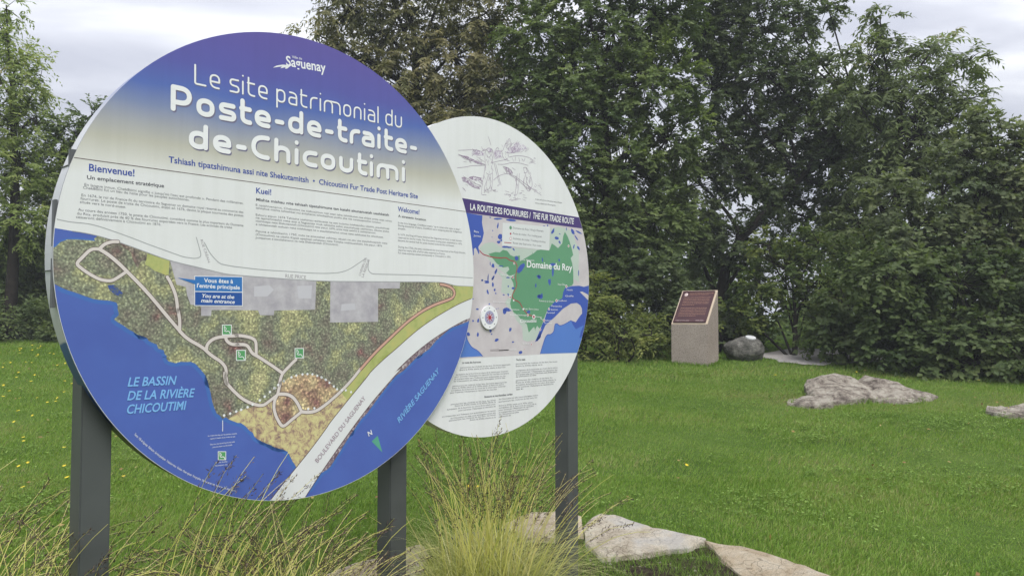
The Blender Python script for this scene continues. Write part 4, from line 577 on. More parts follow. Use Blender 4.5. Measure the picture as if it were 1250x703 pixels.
["S","sketch_print",4,0.0018,[[-0.2511,0.5456],[-0.196,0.5562],[-0.1435,0.5732],[-0.0823,0.581],[-0.0433,0.5895]]],
["S","sketch_print",4,0.0018,[[-0.2443,0.6358],[-0.189,0.6464],[-0.1439,0.6558],[-0.1058,0.6598],[-0.0748,0.6547]]],
["S","sketch_print",4,0.0019,[[0.0125,0.5156],[0.0365,0.5358],[0.0771,0.5556],[0.1267,0.5682],[0.1687,0.5624],[0.2199,0.5459],[0.272,0.5261],[0.3339,0.5042],[0.4017,0.4793]]],
["S","sketch_print",4,0.0019,[[0.135,0.5635],[0.2027,0.5436],[0.2545,0.518],[0.3072,0.4979]]],
["S","sketch_print",4,0.0019,[[0.1984,0.5752],[0.1925,0.5218],[0.1816,0.4564]]],
["S","sketch_print",4,0.0019,[[0.2155,0.5805],[0.213,0.5245],[0.1986,0.4554],[0.1731,0.4542]]],
["S","sketch_print",4,0.002,[[0.25,0.6177],[0.2718,0.6238],[0.2894,0.6085],[0.3071,0.5842],[0.3205,0.5562],[0.325,0.5269],[0.3072,0.5009]]],
["S","sketch_print",4,0.0019,[[0.25,0.6177],[0.2544,0.5977],[0.2675,0.5847],[0.2588,0.5599],[0.2458,0.5346],[0.2589,0.5127],[0.2808,0.4976]]],
["S","sketch_print",4,0.0019,[[0.2763,0.5149],[0.2808,0.4917],[0.3028,0.4914],[0.3072,0.5098],[0.2895,0.5225]]],
["S","sketch_print",4,0.0019,[[0.0686,0.6775],[0.0891,0.6923],[0.0972,0.7224],[0.1179,0.7345],[0.1345,0.7663],[0.1447,0.7477],[0.1388,0.7293]]],
["S","sketch_print",4,0.0019,[[0.0768,0.6731],[0.0851,0.6514],[0.1016,0.6366],[0.1181,0.6507]]],
["S","sketch_print",4,0.0019,[[0.1015,0.6827],[0.1348,0.6793],[0.1684,0.6905],[0.2196,0.7015]]],
["S","sketch_print",4,0.0019,[[0.0852,0.5997],[0.1017,0.5849],[0.1225,0.5791],[0.11,0.5688]]],
["S","sketch_print",4,0.0019,[[0.0893,0.6003],[0.1266,0.5999],[0.1517,0.5862],[0.1644,0.5734]]],
["S","sketch_print",4,0.0019,[[0.1348,0.659],[0.1684,0.6701],[0.2196,0.6809],[0.2894,0.6829],[0.3338,0.6717]]],
["S","sketch_print",4,0.0019,[[0.0444,0.6063],[0.1016,0.6136],[0.1516,0.6326],[0.2197,0.6398],[0.2894,0.6353]]],
["S","sketch_print",4,0.0019,[[0.16,0.6571],[0.1685,0.6409]]],
["S","sketch_print",4,0.0019,[[0.1854,0.6668],[0.1812,0.6458]]],
["S","sketch_print",4,0.0019,[[0.2111,0.6679],[0.2197,0.6457]]],
["S","sketch_print",4,0.0019,[[0.2369,0.6659],[0.25,0.6532]]],
["S","sketch_print",4,0.0019,[[0.263,0.6729],[0.2543,0.6538]]],
["S","sketch_print",4,0.0018,[[-0.2179,0.5015],[-0.203,0.4871],[-0.1657,0.4756],[-0.1354,0.4575],[-0.0895,0.4577]]],
["S","sketch_print",4,0.0018,[[-0.2105,0.5079],[-0.1582,0.493],[-0.1279,0.4805],[-0.0818,0.4753]]],
["S","sketch_print",4,0.0018,[[-0.1658,0.5085],[-0.1357,0.5181],[-0.1051,0.5111],[-0.0742,0.5153]]],
["S","sketch_print",4,0.0018,[[-0.1439,0.6602],[-0.1287,0.6461],[-0.1057,0.6414]]],
["S","sketch_print",4,0.0019,[[0.028,0.6824],[0.0441,0.7021],[0.0522,0.6863]]],
["S","sketch_print",4,0.0019,[[0.1103,0.4537],[0.152,0.4529],[0.1353,0.4394]]],
["S","sketch_print",4,0.0019,[[0.2029,0.4413],[0.1689,0.4258],[0.1521,0.421]]],
["S","sketch_print",4,0.0019,[[0.22,0.4667],[0.2372,0.4747]]],
["S","sketch_print",4,0.0019,[[0.2807,0.5332],[0.2719,0.5498],[0.2851,0.5693]]],
["S","sketch_print",4,0.002,[[0.2983,0.5355],[0.3027,0.5658]]],
["S","sketch_print",4,0.0019,[[-0.0436,0.6709],[-0.0279,0.6847],[-0.0041,0.6829],[0.0039,0.6672],[-0.0199,0.6606],[-0.0436,0.6709]]],
["S","sketch_print",4,0.0018,[[-0.0431,0.5475],[-0.0195,0.5395],[0.0043,0.5541]]],
["S","sketch_print",4,0.0018,[[-0.0742,0.5041],[-0.0819,0.4864]]],
["S","sketch_print",4,0.0019,[[0.2718,0.6179],[0.2806,0.6073],[0.2763,0.5919],[0.2544,0.5888]]],
["S","sketch_print",3,0.0014,[[0.1427,0.73],[0.1501,0.7386],[0.1541,0.7437]]],
["S","sketch_print",3,0.0014,[[0.1721,0.6898],[0.1873,0.7009],[0.1992,0.7095]]],
["S","sketch_print",3,0.0014,[[0.1961,0.7293],[0.202,0.7373],[0.2045,0.7428]]],
["S","sketch_print",3,0.0014,[[0.2672,0.7098],[0.2833,0.7215],[0.296,0.7304]]],
["S","sketch_print",3,0.0014,[[0.1557,0.7033],[0.1712,0.713],[0.1832,0.725]]],
["S","sketch_print",3,0.0014,[[0.1165,0.6981],[0.1283,0.7081],[0.1368,0.7153]]],
["S","sketch_print",3,0.0014,[[0.1848,0.7378],[0.2021,0.7478],[0.2161,0.7576]]],
["S","sketch_print",3,0.0014,[[0.1541,0.6874],[0.1682,0.6982],[0.179,0.711]]],
["S","sketch_print",3,0.0014,[[0.1911,0.7208],[0.202,0.7307],[0.2096,0.7377]]],
["S","sketch_print",3,0.0014,[[0.1549,0.6929],[0.1597,0.699],[0.1611,0.7055]]],
["S","sketch_print",3,0.0014,[[0.1505,0.7075],[0.1598,0.7141],[0.1656,0.7237]]],
["S","sketch_print",3,0.0014,[[0.1356,0.7118],[0.1443,0.7238],[0.1496,0.7337]]],
["S","sketch_print",3,0.0014,[[0.1639,0.6979],[0.1734,0.7069],[0.1795,0.7182]]],
["S","sketch_print",3,0.0014,[[0.1189,0.7284],[0.1286,0.7402],[0.1349,0.7524]]],
["S","sketch_print",3,0.0014,[[0.1429,0.7175],[0.1505,0.729],[0.1548,0.7367]]],
["S","sketch_print",3,0.0014,[[0.2252,0.6994],[0.2415,0.7069],[0.2545,0.7172]]],
["S","sketch_print",3,0.0014,[[0.1045,0.7135],[0.1207,0.7231],[0.1337,0.7314]]],
["S","sketch_print",3,0.0014,[[0.2701,0.722],[0.2815,0.7302],[0.2894,0.7357]]],
["S","sketch_print",3,0.0014,[[0.1796,0.7343],[0.1923,0.7485],[0.2017,0.7609]]],
["S","sketch_print",3,0.0014,[[0.103,0.7267],[0.112,0.7396],[0.1177,0.7511]]],
["S","sketch_print",3,0.0014,[[0.1522,0.732],[0.1653,0.7401],[0.175,0.7457]]],
["S","sketch_print",3,0.0014,[[0.1117,0.7275],[0.1202,0.7404],[0.1254,0.7502]]],
["S","sketch_print",3,0.0014,[[0.1085,0.7031],[0.1196,0.7184],[0.1274,0.7306]]],
["S","sketch_print",3,0.0014,[[0.1948,0.7014],[0.2082,0.7151],[0.2181,0.7281]]],
["S","sketch_print",3,0.0014,[[0.1437,0.7133],[0.1499,0.7238],[0.1528,0.7321]]],
["S","sketch_print",3,0.0014,[[0.2602,0.7086],[0.2676,0.7155],[0.2715,0.7201]]],
["S","sketch_print",3,0.0013,[[-0.1312,0.6477],[-0.1208,0.6571],[-0.1134,0.6636]]],
["S","sketch_print",3,0.0013,[[-0.1471,0.6233],[-0.134,0.6309],[-0.124,0.6373]]],
["S","sketch_print",3,0.0013,[[-0.0755,0.6429],[-0.0629,0.6482],[-0.0535,0.6529]]],
["S","sketch_print",3,0.0013,[[-0.1437,0.6456],[-0.13,0.6495],[-0.1194,0.6557]]],
["S","sketch_print",3,0.0013,[[-0.1233,0.6353],[-0.1117,0.6391],[-0.1031,0.6445]]],
["S","sketch_print",3,0.0013,[[-0.1071,0.6379],[-0.0985,0.6404],[-0.093,0.6453]]],
["S","sketch_print",3,0.0013,[[-0.0708,0.6614],[-0.056,0.6658],[-0.0443,0.6709]]],
["S","sketch_print",3,0.0013,[[-0.1476,0.6241],[-0.1374,0.6325],[-0.1302,0.6416]]],
["S","sketch_print",3,0.0013,[[-0.1464,0.6465],[-0.136,0.6509],[-0.1285,0.6566]]],
["S","sketch_print",3,0.0013,[[-0.0733,0.6566],[-0.0639,0.6675],[-0.0577,0.6747]]],
["S","sketch_print",3,0.0013,[[-0.0776,0.659],[-0.0648,0.6631],[-0.0549,0.6693]]],
["S","sketch_print",3,0.0013,[[-0.1052,0.6313],[-0.096,0.6392],[-0.0898,0.6455]]],
["S","sketch_print",3,0.0013,[[-0.0762,0.6391],[-0.0665,0.6464],[-0.0598,0.6501]]],
["S","sketch_print",3,0.0013,[[-0.1485,0.6332],[-0.1367,0.6399],[-0.1279,0.6469]]],
["S","sketch_print",3,0.0013,[[-0.2127,0.6043],[-0.1983,0.6011],[-0.1868,0.5942]]],
["S","sketch_print",3,0.0013,[[-0.1074,0.6012],[-0.0891,0.6024],[-0.0738,0.6023]]],
["S","sketch_print",3,0.0013,[[-0.1152,0.6215],[-0.0981,0.6195],[-0.0839,0.6202]]],
["S","sketch_print",3,0.0013,[[-0.2192,0.6134],[-0.1999,0.6086],[-0.1834,0.6034]]],
["S","sketch_print",3,0.0013,[[-0.1686,0.5907],[-0.1589,0.5864],[-0.1521,0.5842]]],
["S","sketch_print",3,0.0013,[[-0.2043,0.6081],[-0.1913,0.6022],[-0.1813,0.5978]]],
["S","sketch_print",3,0.0013,[[-0.2084,0.5841],[-0.1959,0.5841],[-0.1865,0.5837]]],
["S","sketch_print",3,0.0013,[[-0.183,0.6015],[-0.1676,0.5963],[-0.1551,0.5874]]],
["S","sketch_print",3,0.0013,[[-0.187,0.6008],[-0.1685,0.5978],[-0.153,0.5942]]],
["S","sketch_print",3,0.0013,[[-0.222,0.6077],[-0.2099,0.6021],[-0.2007,0.5979]]],
["S","sketch_print",3,0.0013,[[-0.0846,0.613],[-0.0679,0.6091],[-0.0543,0.6035]]],
["S","sketch_print",3,0.0013,[[-0.0959,0.6179],[-0.0841,0.6118],[-0.0754,0.6077]]],
["S","sketch_print",3,0.0013,[[-0.1152,0.6089],[-0.1031,0.6065],[-0.0941,0.6055]]],
["S","sketch_print",3,0.0013,[[-0.1794,0.5971],[-0.1677,0.5986],[-0.1589,0.5973]]],
["S","sketch_print",3,0.0013,[[-0.1084,0.5036],[-0.1006,0.4989],[-0.0957,0.4942]]],
["S","sketch_print",3,0.0013,[[-0.1708,0.4711],[-0.1598,0.4688],[-0.1518,0.469]]],
["S","sketch_print",3,0.0013,[[-0.1937,0.4663],[-0.1843,0.4661],[-0.1777,0.4623]]],
["S","sketch_print",3,0.0013,[[-0.2149,0.4476],[-0.2044,0.4407],[-0.1968,0.4354]]],
["S","sketch_print",3,0.0013,[[-0.0885,0.5073],[-0.0781,0.5036],[-0.0708,0.4999]]],
["S","sketch_print",3,0.0013,[[-0.0904,0.4737],[-0.0843,0.4695],[-0.0813,0.466]]],
["S","sketch_print",3,0.0013,[[-0.1266,0.4699],[-0.1142,0.4657],[-0.1048,0.4598]]],
["S","sketch_print",3,0.0013,[[-0.0919,0.4931],[-0.0787,0.4875],[-0.0686,0.4829]]],
["S","sketch_print",3,0.0013,[[-0.1764,0.4917],[-0.1643,0.4877],[-0.1551,0.4865]]],
["S","sketch_print",3,0.0013,[[-0.0959,0.4929],[-0.0822,0.4903],[-0.0716,0.4858]]],
["S","sketch_print",3,0.0013,[[-0.1627,0.5054],[-0.1508,0.5034],[-0.1418,0.5022]]],
["S","sketch_print",3,0.0013,[[-0.135,0.4898],[-0.1261,0.4851],[-0.1202,0.4778]]],
["S","sketch_print",3,0.0013,[[-0.2086,0.4471],[-0.1986,0.4394],[-0.1915,0.4321]]],
["S","sketch_print",3,0.0013,[[-0.1761,0.4994],[-0.167,0.4966],[-0.1609,0.4963]]],
["S","sketch_print",3,0.0013,[[-0.0967,0.4719],[-0.087,0.4716],[-0.0803,0.4696]]],
["S","sketch_print",3,0.0013,[[-0.0892,0.507],[-0.0787,0.5016],[-0.0713,0.496]]],
["S","sketch_print",3,0.0013,[[-0.0876,0.5017],[-0.0795,0.5008],[-0.0745,0.4967]]],
["S","sketch_print",3,0.0013,[[-0.2135,0.4821],[-0.2056,0.4799],[-0.2006,0.4805]]],
["S","sketch_print",3,0.0013,[[-0.0325,0.6063],[-0.0282,0.5981],[-0.027,0.5905]]],
["S","sketch_print",3,0.0013,[[0.0017,0.6121],[0.0056,0.6047],[0.0063,0.598]]],
["S","sketch_print",3,0.0013,[[-0.0102,0.6306],[-0.006,0.6253],[-0.005,0.6218]]],
["S","sketch_print",3,0.0013,[[-0.0227,0.6588],[-0.0136,0.6533],[-0.0076,0.6456]]],
["S","sketch_print",3,0.0013,[[-0.0273,0.62],[-0.0247,0.6146],[-0.0253,0.608]]],
["S","sketch_print",3,0.0013,[[-0.0259,0.6607],[-0.0236,0.6552],[-0.0245,0.6523]]],
["S","sketch_print",3,0.0013,[[-0.0397,0.6506],[-0.0365,0.643],[-0.0364,0.6331]]],
["S","sketch_print",3,0.0013,[[-0.019,0.634],[-0.0158,0.6282],[-0.0158,0.6241]]],
["S","sketch_print",3,0.0013,[[0.0039,0.6232],[0.0066,0.6142],[0.0061,0.6039]]],
["S","sketch_print",3,0.0013,[[-0.0038,0.6141],[-0.0001,0.6096],[0.0004,0.6055]]],
["S","sketch_print",3,0.0013,[[-0.0006,0.6475],[0.0046,0.6387],[0.0066,0.6301]]],
["S","sketch_print",3,0.0013,[[-0.0455,0.6203],[-0.0372,0.6131],[-0.032,0.6065]]],
["S","sketch_print",3,0.0013,[[-0.0392,0.4723],[-0.0378,0.4631],[-0.0396,0.4558]]],
["S","sketch_print",3,0.0013,[[-0.0023,0.4773],[-0.0037,0.4658],[-0.0082,0.4553]]],
["S","sketch_print",3,0.0013,[[-0.0207,0.5244],[-0.0222,0.5175],[-0.0269,0.5074]]],
["S","sketch_print",3,0.0013,[[-0.0138,0.5293],[-0.0116,0.5201],[-0.0126,0.5087]]],
["S","sketch_print",3,0.0013,[[-0.0464,0.5823],[-0.047,0.5689],[-0.0508,0.5564]]],
["S","sketch_print",3,0.0013,[[-0.0511,0.4597],[-0.0517,0.4519],[-0.0553,0.4403]]],
["S","sketch_print",3,0.0013,[[-0.0055,0.5134],[-0.004,0.507],[-0.0057,0.5018]]],
["S","sketch_print",3,0.0013,[[-0.0566,0.5262],[-0.0513,0.5176],[-0.0491,0.5112]]],
["S","sketch_print",3,0.0013,[[-0.0114,0.4866],[-0.0072,0.4783],[-0.0062,0.4703]]],
["S","sketch_print",3,0.0013,[[-0.0566,0.535],[-0.0592,0.5223],[-0.0648,0.5117]]],
["S","sketch_print",3,0.0013,[[-0.0399,0.4998],[-0.0403,0.4889],[-0.0439,0.4772]]],
["S","sketch_print",3,0.0013,[[-0.048,0.5892],[-0.05,0.577],[-0.0551,0.5629]]],
["S","sketch_print",3,0.0013,[[-0.0112,0.5419],[-0.0099,0.5304],[-0.0117,0.5173]]],
["S","sketch_print",3,0.0013,[[-0.0199,0.5612],[-0.0177,0.5564],[-0.0188,0.5496]]],
["S","sketch_print",3,0.0013,[[-0.0405,0.4696],[-0.0337,0.461],[-0.03,0.4491]]],
["S","sketch_print",3,0.0013,[[0.0034,0.5766],[0.0086,0.569],[0.0107,0.5639]]],
["S","sketch_print",3,0.0013,[[-0.0165,0.4759],[-0.0142,0.4702],[-0.0151,0.463]]],
["S","sketch_print",3,0.0013,[[-0.0299,0.4608],[-0.0251,0.453],[-0.0235,0.4472]]],
["S","sketch_print",3,0.0013,[[-0.0513,0.4607],[-0.0467,0.4509],[-0.0453,0.4418]]],
["S","sketch_print",3,0.0013,[[-0.0017,0.5882],[-0.0018,0.5804],[-0.0051,0.5737]]],
["S","sketch_print",3,0.0013,[[0.0873,0.5692],[0.0956,0.569],[0.1007,0.565]]],
["S","sketch_print",3,0.0014,[[0.1093,0.59],[0.1158,0.5841],[0.119,0.5768]]],
["S","sketch_print",3,0.0014,[[0.1594,0.6035],[0.1733,0.5981],[0.1839,0.5954]]],
["S","sketch_print",3,0.0014,[[0.1363,0.5675],[0.1506,0.5641],[0.1615,0.5617]]],
["S","sketch_print",3,0.0014,[[0.1351,0.5728],[0.1437,0.5725],[0.149,0.5692]]],
["S","sketch_print",3,0.0014,[[0.1209,0.5828],[0.1289,0.5783],[0.1336,0.575]]],
["S","sketch_print",3,0.0014,[[0.1479,0.578],[0.1564,0.5778],[0.1616,0.5751]]],
["S","sketch_print",3,0.0013,[[0.1029,0.5792],[0.1143,0.5768],[0.1224,0.5729]]],
["S","sketch_print",3,0.0014,[[0.1123,0.5751],[0.1175,0.5714],[0.1193,0.5662]]],
["S","sketch_print",3,0.0014,[[0.1587,0.6017],[0.1676,0.5994],[0.1731,0.5988]]],
["S","sketch_print",3,0.0014,[[0.1399,0.5696],[0.1462,0.5679],[0.1492,0.5643]]],
["S","sketch_print",3,0.0014,[[0.1389,0.5916],[0.1488,0.5897],[0.1553,0.587]]],
["S","sketch_print",3,0.0014,[[0.2734,0.5676],[0.2797,0.5631],[0.2825,0.5603]]],
["S","sketch_print",3,0.0014,[[0.2982,0.5739],[0.3063,0.5691],[0.3109,0.5641]]],
["S","sketch_print",3,0.0014,[[0.309,0.5686],[0.3113,0.5612],[0.31,0.5511]]],
["S","sketch_print",3,0.0014,[[0.2905,0.5534],[0.2967,0.5462],[0.2995,0.5352]]],
["S","sketch_print",3,0.0014,[[0.2788,0.5305],[0.2851,0.5281],[0.288,0.523]]],
["S","sketch_print",3,0.0014,[[0.2688,0.5681],[0.2773,0.5621],[0.2823,0.5533]]],
["S","sketch_print",3,0.0014,[[0.2727,0.543],[0.2803,0.5313],[0.2844,0.5223]]],
["S","sketch_print",3,0.0014,[[0.267,0.5785],[0.2731,0.5715],[0.2758,0.5631]]],
["S","sketch_print",3,0.0014,[[0.3069,0.5988],[0.312,0.5927],[0.3136,0.5888]]],
["S","sketch_print",3,0.0014,[[0.2892,0.5119],[0.2997,0.5046],[0.3067,0.4976]]],
["S","sketch_print",3,0.0014,[[0.2535,0.5252],[0.2562,0.5184],[0.2553,0.5143]]],
["S","sketch_print",3,0.0014,[[0.3017,0.5544],[0.3069,0.5502],[0.3086,0.5423]]],
["S","sketch_print",3,0.0014,[[0.2813,0.5239],[0.2898,0.5187],[0.2948,0.5115]]],
["S","sketch_print",3,0.0014,[[0.2955,0.5157],[0.2984,0.5093],[0.2976,0.5018]]],
["S","sketch_print",3,0.0014,[[0.2503,0.5556],[0.254,0.5468],[0.2543,0.5344]]],
["S","sketch_print",3,0.0014,[[0.2784,0.6073],[0.2872,0.5989],[0.2925,0.5883]]],
["S","sketch_print",3,0.0014,[[0.3058,0.5174],[0.309,0.5099],[0.3087,0.5049]]],
["S","sketch_print",3,0.0014,[[0.3109,0.5134],[0.3177,0.5112],[0.3209,0.507]]],
["S","sketch_print",3,0.0014,[[0.1907,0.528],[0.198,0.5179],[0.202,0.5087]]],
["S","sketch_print",3,0.0014,[[0.1955,0.518],[0.1978,0.5083],[0.1968,0.4952]]],
["S","sketch_print",3,0.0014,[[0.1872,0.5629],[0.1949,0.5532],[0.1992,0.5418]]],
["S","sketch_print",3,0.0014,[[0.1831,0.545],[0.1849,0.5379],[0.1833,0.5314]]],
["S","sketch_print",3,0.0014,[[0.1718,0.4607],[0.1789,0.4499],[0.1826,0.439]]],
["S","sketch_print",3,0.0014,[[0.1867,0.5421],[0.1914,0.5308],[0.1927,0.5192]]],
["S","sketch_print",3,0.0014,[[0.1914,0.5497],[0.193,0.5427],[0.1911,0.5352]]],
["S","sketch_print",3,0.0014,[[0.1964,0.514],[0.1984,0.5048],[0.1969,0.493]]],
["S","sketch_print",3,0.0014,[[0.2476,0.4515],[0.2641,0.4509],[0.2772,0.4496]]],
["S","sketch_print",3,0.0014,[[0.1463,0.4595],[0.1569,0.4616],[0.1642,0.462]]],
["S","sketch_print",3,0.0014,[[0.1267,0.4478],[0.1379,0.4489],[0.1457,0.4507]]],
["S","sketch_print",3,0.0014,[[0.1436,0.4301],[0.154,0.4282],[0.1611,0.4282]]],
["S","sketch_print",3,0.0014,[[0.1215,0.4673],[0.1291,0.468],[0.1333,0.4649]]],
["S","sketch_print",3,0.0014,[[0.2327,0.4857],[0.2457,0.4867],[0.2553,0.4852]]],
["S","sketch_print",3,0.0014,[[0.1326,0.4234],[0.1426,0.4246],[0.1493,0.425]]],
["S","sketch_print",3,0.0014,[[0.2106,0.4679],[0.2257,0.4728],[0.2374,0.4745]]],
["S","sketch_print",3,0.0013,[[0.1025,0.4697],[0.1131,0.4672],[0.1205,0.466]]],
["S","sketch_print",3,0.0014,[[0.1824,0.4287],[0.1936,0.4294],[0.2015,0.431]]],
["S","sketch_print",3,0.0013,[[0.0939,0.4502],[0.1063,0.4495],[0.1154,0.4484]]],
["S","sketch_print",3,0.0014,[[0.2442,0.4643],[0.2556,0.4654],[0.2637,0.4631]]],
["S","sketch_print",3,0.0014,[[0.1551,0.4654],[0.1654,0.4693],[0.1723,0.4703]]],
["S","sketch_print",3,0.0014,[[0.1662,0.4392],[0.1815,0.4389],[0.1935,0.437]]],
["S","sketch_print",3,0.0014,[[0.2005,0.4352],[0.2169,0.4382],[0.2298,0.438]]],
["S","sketch_print",3,0.0014,[[0.2416,0.4403],[0.2561,0.4372],[0.2671,0.4351]]],
["S","sketch_print",3,0.0014,[[0.3125,0.6598],[0.3229,0.658],[0.3298,0.6566]]],
["S","sketch_print",3,0.0014,[[0.3387,0.6871],[0.3461,0.6865],[0.3499,0.6882]]],
["S","sketch_print",3,0.0014,[[0.3229,0.6638],[0.3314,0.665],[0.3364,0.6656]]],
["S","sketch_print",3,0.0014,[[0.3361,0.6829],[0.3464,0.6824],[0.353,0.6838]]],
["S","sketch_print",3,0.0014,[[0.296,0.6494],[0.3081,0.6513],[0.3168,0.6545]]],
["S","sketch_print",3,0.0014,[[0.3143,0.6588],[0.3225,0.6603],[0.3271,0.6603]]],
["S","sketch_print",3,0.0014,[[0.3034,0.6585],[0.3152,0.6569],[0.3234,0.6581]]],
["S","sketch_print",3,0.0014,[[0.3306,0.6585],[0.343,0.6553],[0.352,0.6533]]],
["S","sketch_print",3,0.0014,[[0.3078,0.6703],[0.32,0.668],[0.3287,0.6679]]],
["S","sketch_print",3,0.0014,[[0.3289,0.6649],[0.3407,0.6676],[0.349,0.6675]]],
["S","sketch_print",3,0.0014,[[0.3714,0.5343],[0.3861,0.5316],[0.3973,0.5311]]],
["S","sketch_print",3,0.0014,[[0.3468,0.539],[0.3559,0.535],[0.3614,0.5279]]],
["S","sketch_print",3,0.0014,[[0.3838,0.4959],[0.3916,0.4948],[0.3957,0.49]]],
["S","sketch_print",3,0.0014,[[0.3295,0.5131],[0.3385,0.5097],[0.3439,0.5038]]],
["S","sketch_print",3,0.0014,[[0.3824,0.5425],[0.3894,0.5418],[0.3929,0.537]]],
["S","sketch_print",3,0.0014,[[0.3388,0.4931],[0.3458,0.4921],[0.3492,0.4905]]],
["S","sketch_print",3,0.0014,[[0.3499,0.5077],[0.3602,0.5022],[0.3669,0.4992]]],
["S","sketch_print",3,0.0014,[[0.3492,0.504],[0.3582,0.5043],[0.3635,0.5013]]],
["S","sketch_print",3,0.0014,[[0.3871,0.5265],[0.3976,0.5217],[0.4045,0.5156]]],
["S","sketch_print",3,0.0014,[[0.3397,0.5259],[0.3485,0.5248],[0.3536,0.52]]],
["S","sketch_print",3,0.0014,[[0.1248,0.6793],[0.1266,0.6693],[0.1251,0.6604]]],
["S","sketch_print",3,0.0014,[[0.123,0.6731],[0.1289,0.6637],[0.1315,0.6567]]],
["S","sketch_print",3,0.0013,[[0.0755,0.717],[0.082,0.7106],[0.0853,0.7062]]],
["S","sketch_print",3,0.0014,[[0.1033,0.656],[0.1089,0.6505],[0.1113,0.6428]]],
["S","sketch_print",3,0.0014,[[0.1107,0.7112],[0.118,0.7067],[0.1219,0.702]]],
["S","sketch_print",3,0.0014,[[0.1267,0.7123],[0.128,0.7045],[0.126,0.6937]]],
["S","sketch_print",3,0.0014,[[0.12,0.6512],[0.1211,0.6432],[0.1188,0.634]]],
["S","sketch_print",3,0.0014,[[0.1044,0.675],[0.1076,0.6688],[0.1074,0.6648]]],
["S","sketch_print",3,0.0014,[[0.104,0.7285],[0.1084,0.7249],[0.1095,0.7205]]],
["S","sketch_print",3,0.0013,[[0.0747,0.6815],[0.0819,0.6732],[0.0857,0.6663]]],
["S","sketch_print",3,0.0013,[[0.0809,0.6566],[0.0844,0.6499],[0.0846,0.6455]]],
["S","sketch_print",3,0.0013,[[0.069,0.6926],[0.0721,0.6879],[0.072,0.6827]]],
["S","sketch_print",3,0.0014,[[0.1269,0.7071],[0.1296,0.7004],[0.1289,0.6965]]],
["S","sketch_print",3,0.0014,[[0.1322,0.7245],[0.1347,0.7202],[0.1338,0.712]]],
["S","sketch_print",3,0.0013,[[0.0279,0.6443],[0.0326,0.6524],[0.0341,0.6574]]],
["S","sketch_print",3,0.0013,[[0.0256,0.6615],[0.0314,0.67],[0.0339,0.6776]]],
["S","sketch_print",3,0.0013,[[0.0345,0.6364],[0.0414,0.6431],[0.045,0.6513]]],
["S","sketch_print",3,0.0013,[[0.0433,0.6694],[0.0459,0.6761],[0.0453,0.6839]]],
["S","sketch_print",3,0.0013,[[0.0672,0.6411],[0.0721,0.6461],[0.0737,0.6538]]],
["S","sketch_print",3,0.0013,[[0.0208,0.6603],[0.0262,0.667],[0.0283,0.674]]],
["S","sketch_print",3,0.0013,[[0.0249,0.6545],[0.0277,0.6617],[0.0272,0.6661]]],
["S","sketch_print",3,0.0013,[[0.034,0.6502],[0.0376,0.6552],[0.0378,0.6595]]],
["S","sketch_print",3,0.0013,[[0.0538,0.6691],[0.0572,0.6748],[0.0574,0.6814]]],
["S","sketch_print",3,0.0013,[[0.0181,0.6455],[0.0203,0.6552],[0.0194,0.6623]]],
["S","sketch_print",3,0.0013,[[0.0146,0.4642],[0.0233,0.4638],[0.0287,0.4649]]],
["S","sketch_print",3,0.0013,[[0.0103,0.4615],[0.0222,0.4649],[0.0309,0.4672]]],
["S","sketch_print",3,0.0013,[[-0.0213,0.4527],[-0.0104,0.4543],[-0.0027,0.4549]]],
["S","sketch_print",3,0.0013,[[-0.0405,0.4476],[-0.0293,0.445],[-0.0213,0.4435]]],
["S","sketch_print",3,0.0013,[[0.0229,0.4559],[0.0355,0.4587],[0.045,0.4585]]],
["S","sketch_print",3,0.0013,[[0.01,0.461],[0.0204,0.4602],[0.0276,0.4608]]]],
"text":[
["B","headline","Le site patrimonial du",[-0.5013,0.663],[0.4937,0.6747],0.078,"thin"],
["B","headline","Poste-de-traite-",[-0.5886,0.5467],[0.5869,0.5587],0.0975,"fat"],
["B","headline","de-Chicoutimi",[-0.5194,0.4197],[0.5144,0.4241],0.0958,"fat"],
["B","blue_text","Tshiash tipatshimuna assi nite Shekutamitsh  •  Chicoutimi Fur Trade Post Heritage Site",[-0.5915,0.3527],[0.5933,0.3527],0.023,"b"],
["B","logo","Saguenay",[-0.1151,0.8275],[0.0753,0.8443],0.0412,"b"],
["B","logo","Ville de",[-0.0893,0.866],[-0.0421,0.8691],0.0111,""],
["B","blue_text","Bienvenue!",[-0.8603,0.2837],[-0.7106,0.285],0.0248,"b"],
["B","dark_text","Un emplacement stratégique",[-0.8659,0.255],[-0.6063,0.2576],0.0132,"b"],
["B","body_text","En langue innue, Chek8timi signifie « jusqu'où l'eau est profonde ». Pendant des millénaires,",[-0.8735,0.2309],[-0.297,0.2295],0.0092,""],
["B","body_text","Chek8timi fut un lieu de halte pour les peuples autochtones.",[-0.8776,0.2202],[-0.5119,0.2187],0.0092,""],
["B","body_text","En 1674, le roi de France fit du territoire du Saguenay un domaine royal réservé au commerce des",[-0.882,0.1939],[-0.2964,0.1942],0.0092,""],
["B","body_text","fourrures. Le poste de traite de Chicoutimi, établi en 1676, devint la plaque tournante des postes",[-0.8848,0.1821],[-0.2962,0.1808],0.0092,""],
["B","body_text","situés vers le nord-ouest.",[-0.8864,0.1704],[-0.7372,0.168],0.0092,""],
["B","body_text","Au cours des années 1750, le poste de Chicoutimi, considéré comme le plus important du Domaine",[-0.8913,0.1436],[-0.2955,0.1416],0.0092,""],
["B","body_text","du Roy, produisit près de 60 % des fourrures exportées vers la France. Les activités de traite",[-0.8941,0.1305],[-0.3423,0.1297],0.0092,""],
["B","body_text","cesseront définitivement à Chicoutimi en 1876.",[-0.8975,0.1181],[-0.6144,0.1171],0.0092,""],
["B","blue_text","Kuei!",[-0.2429,0.2801],[-0.1765,0.2808],0.0231,"b"],
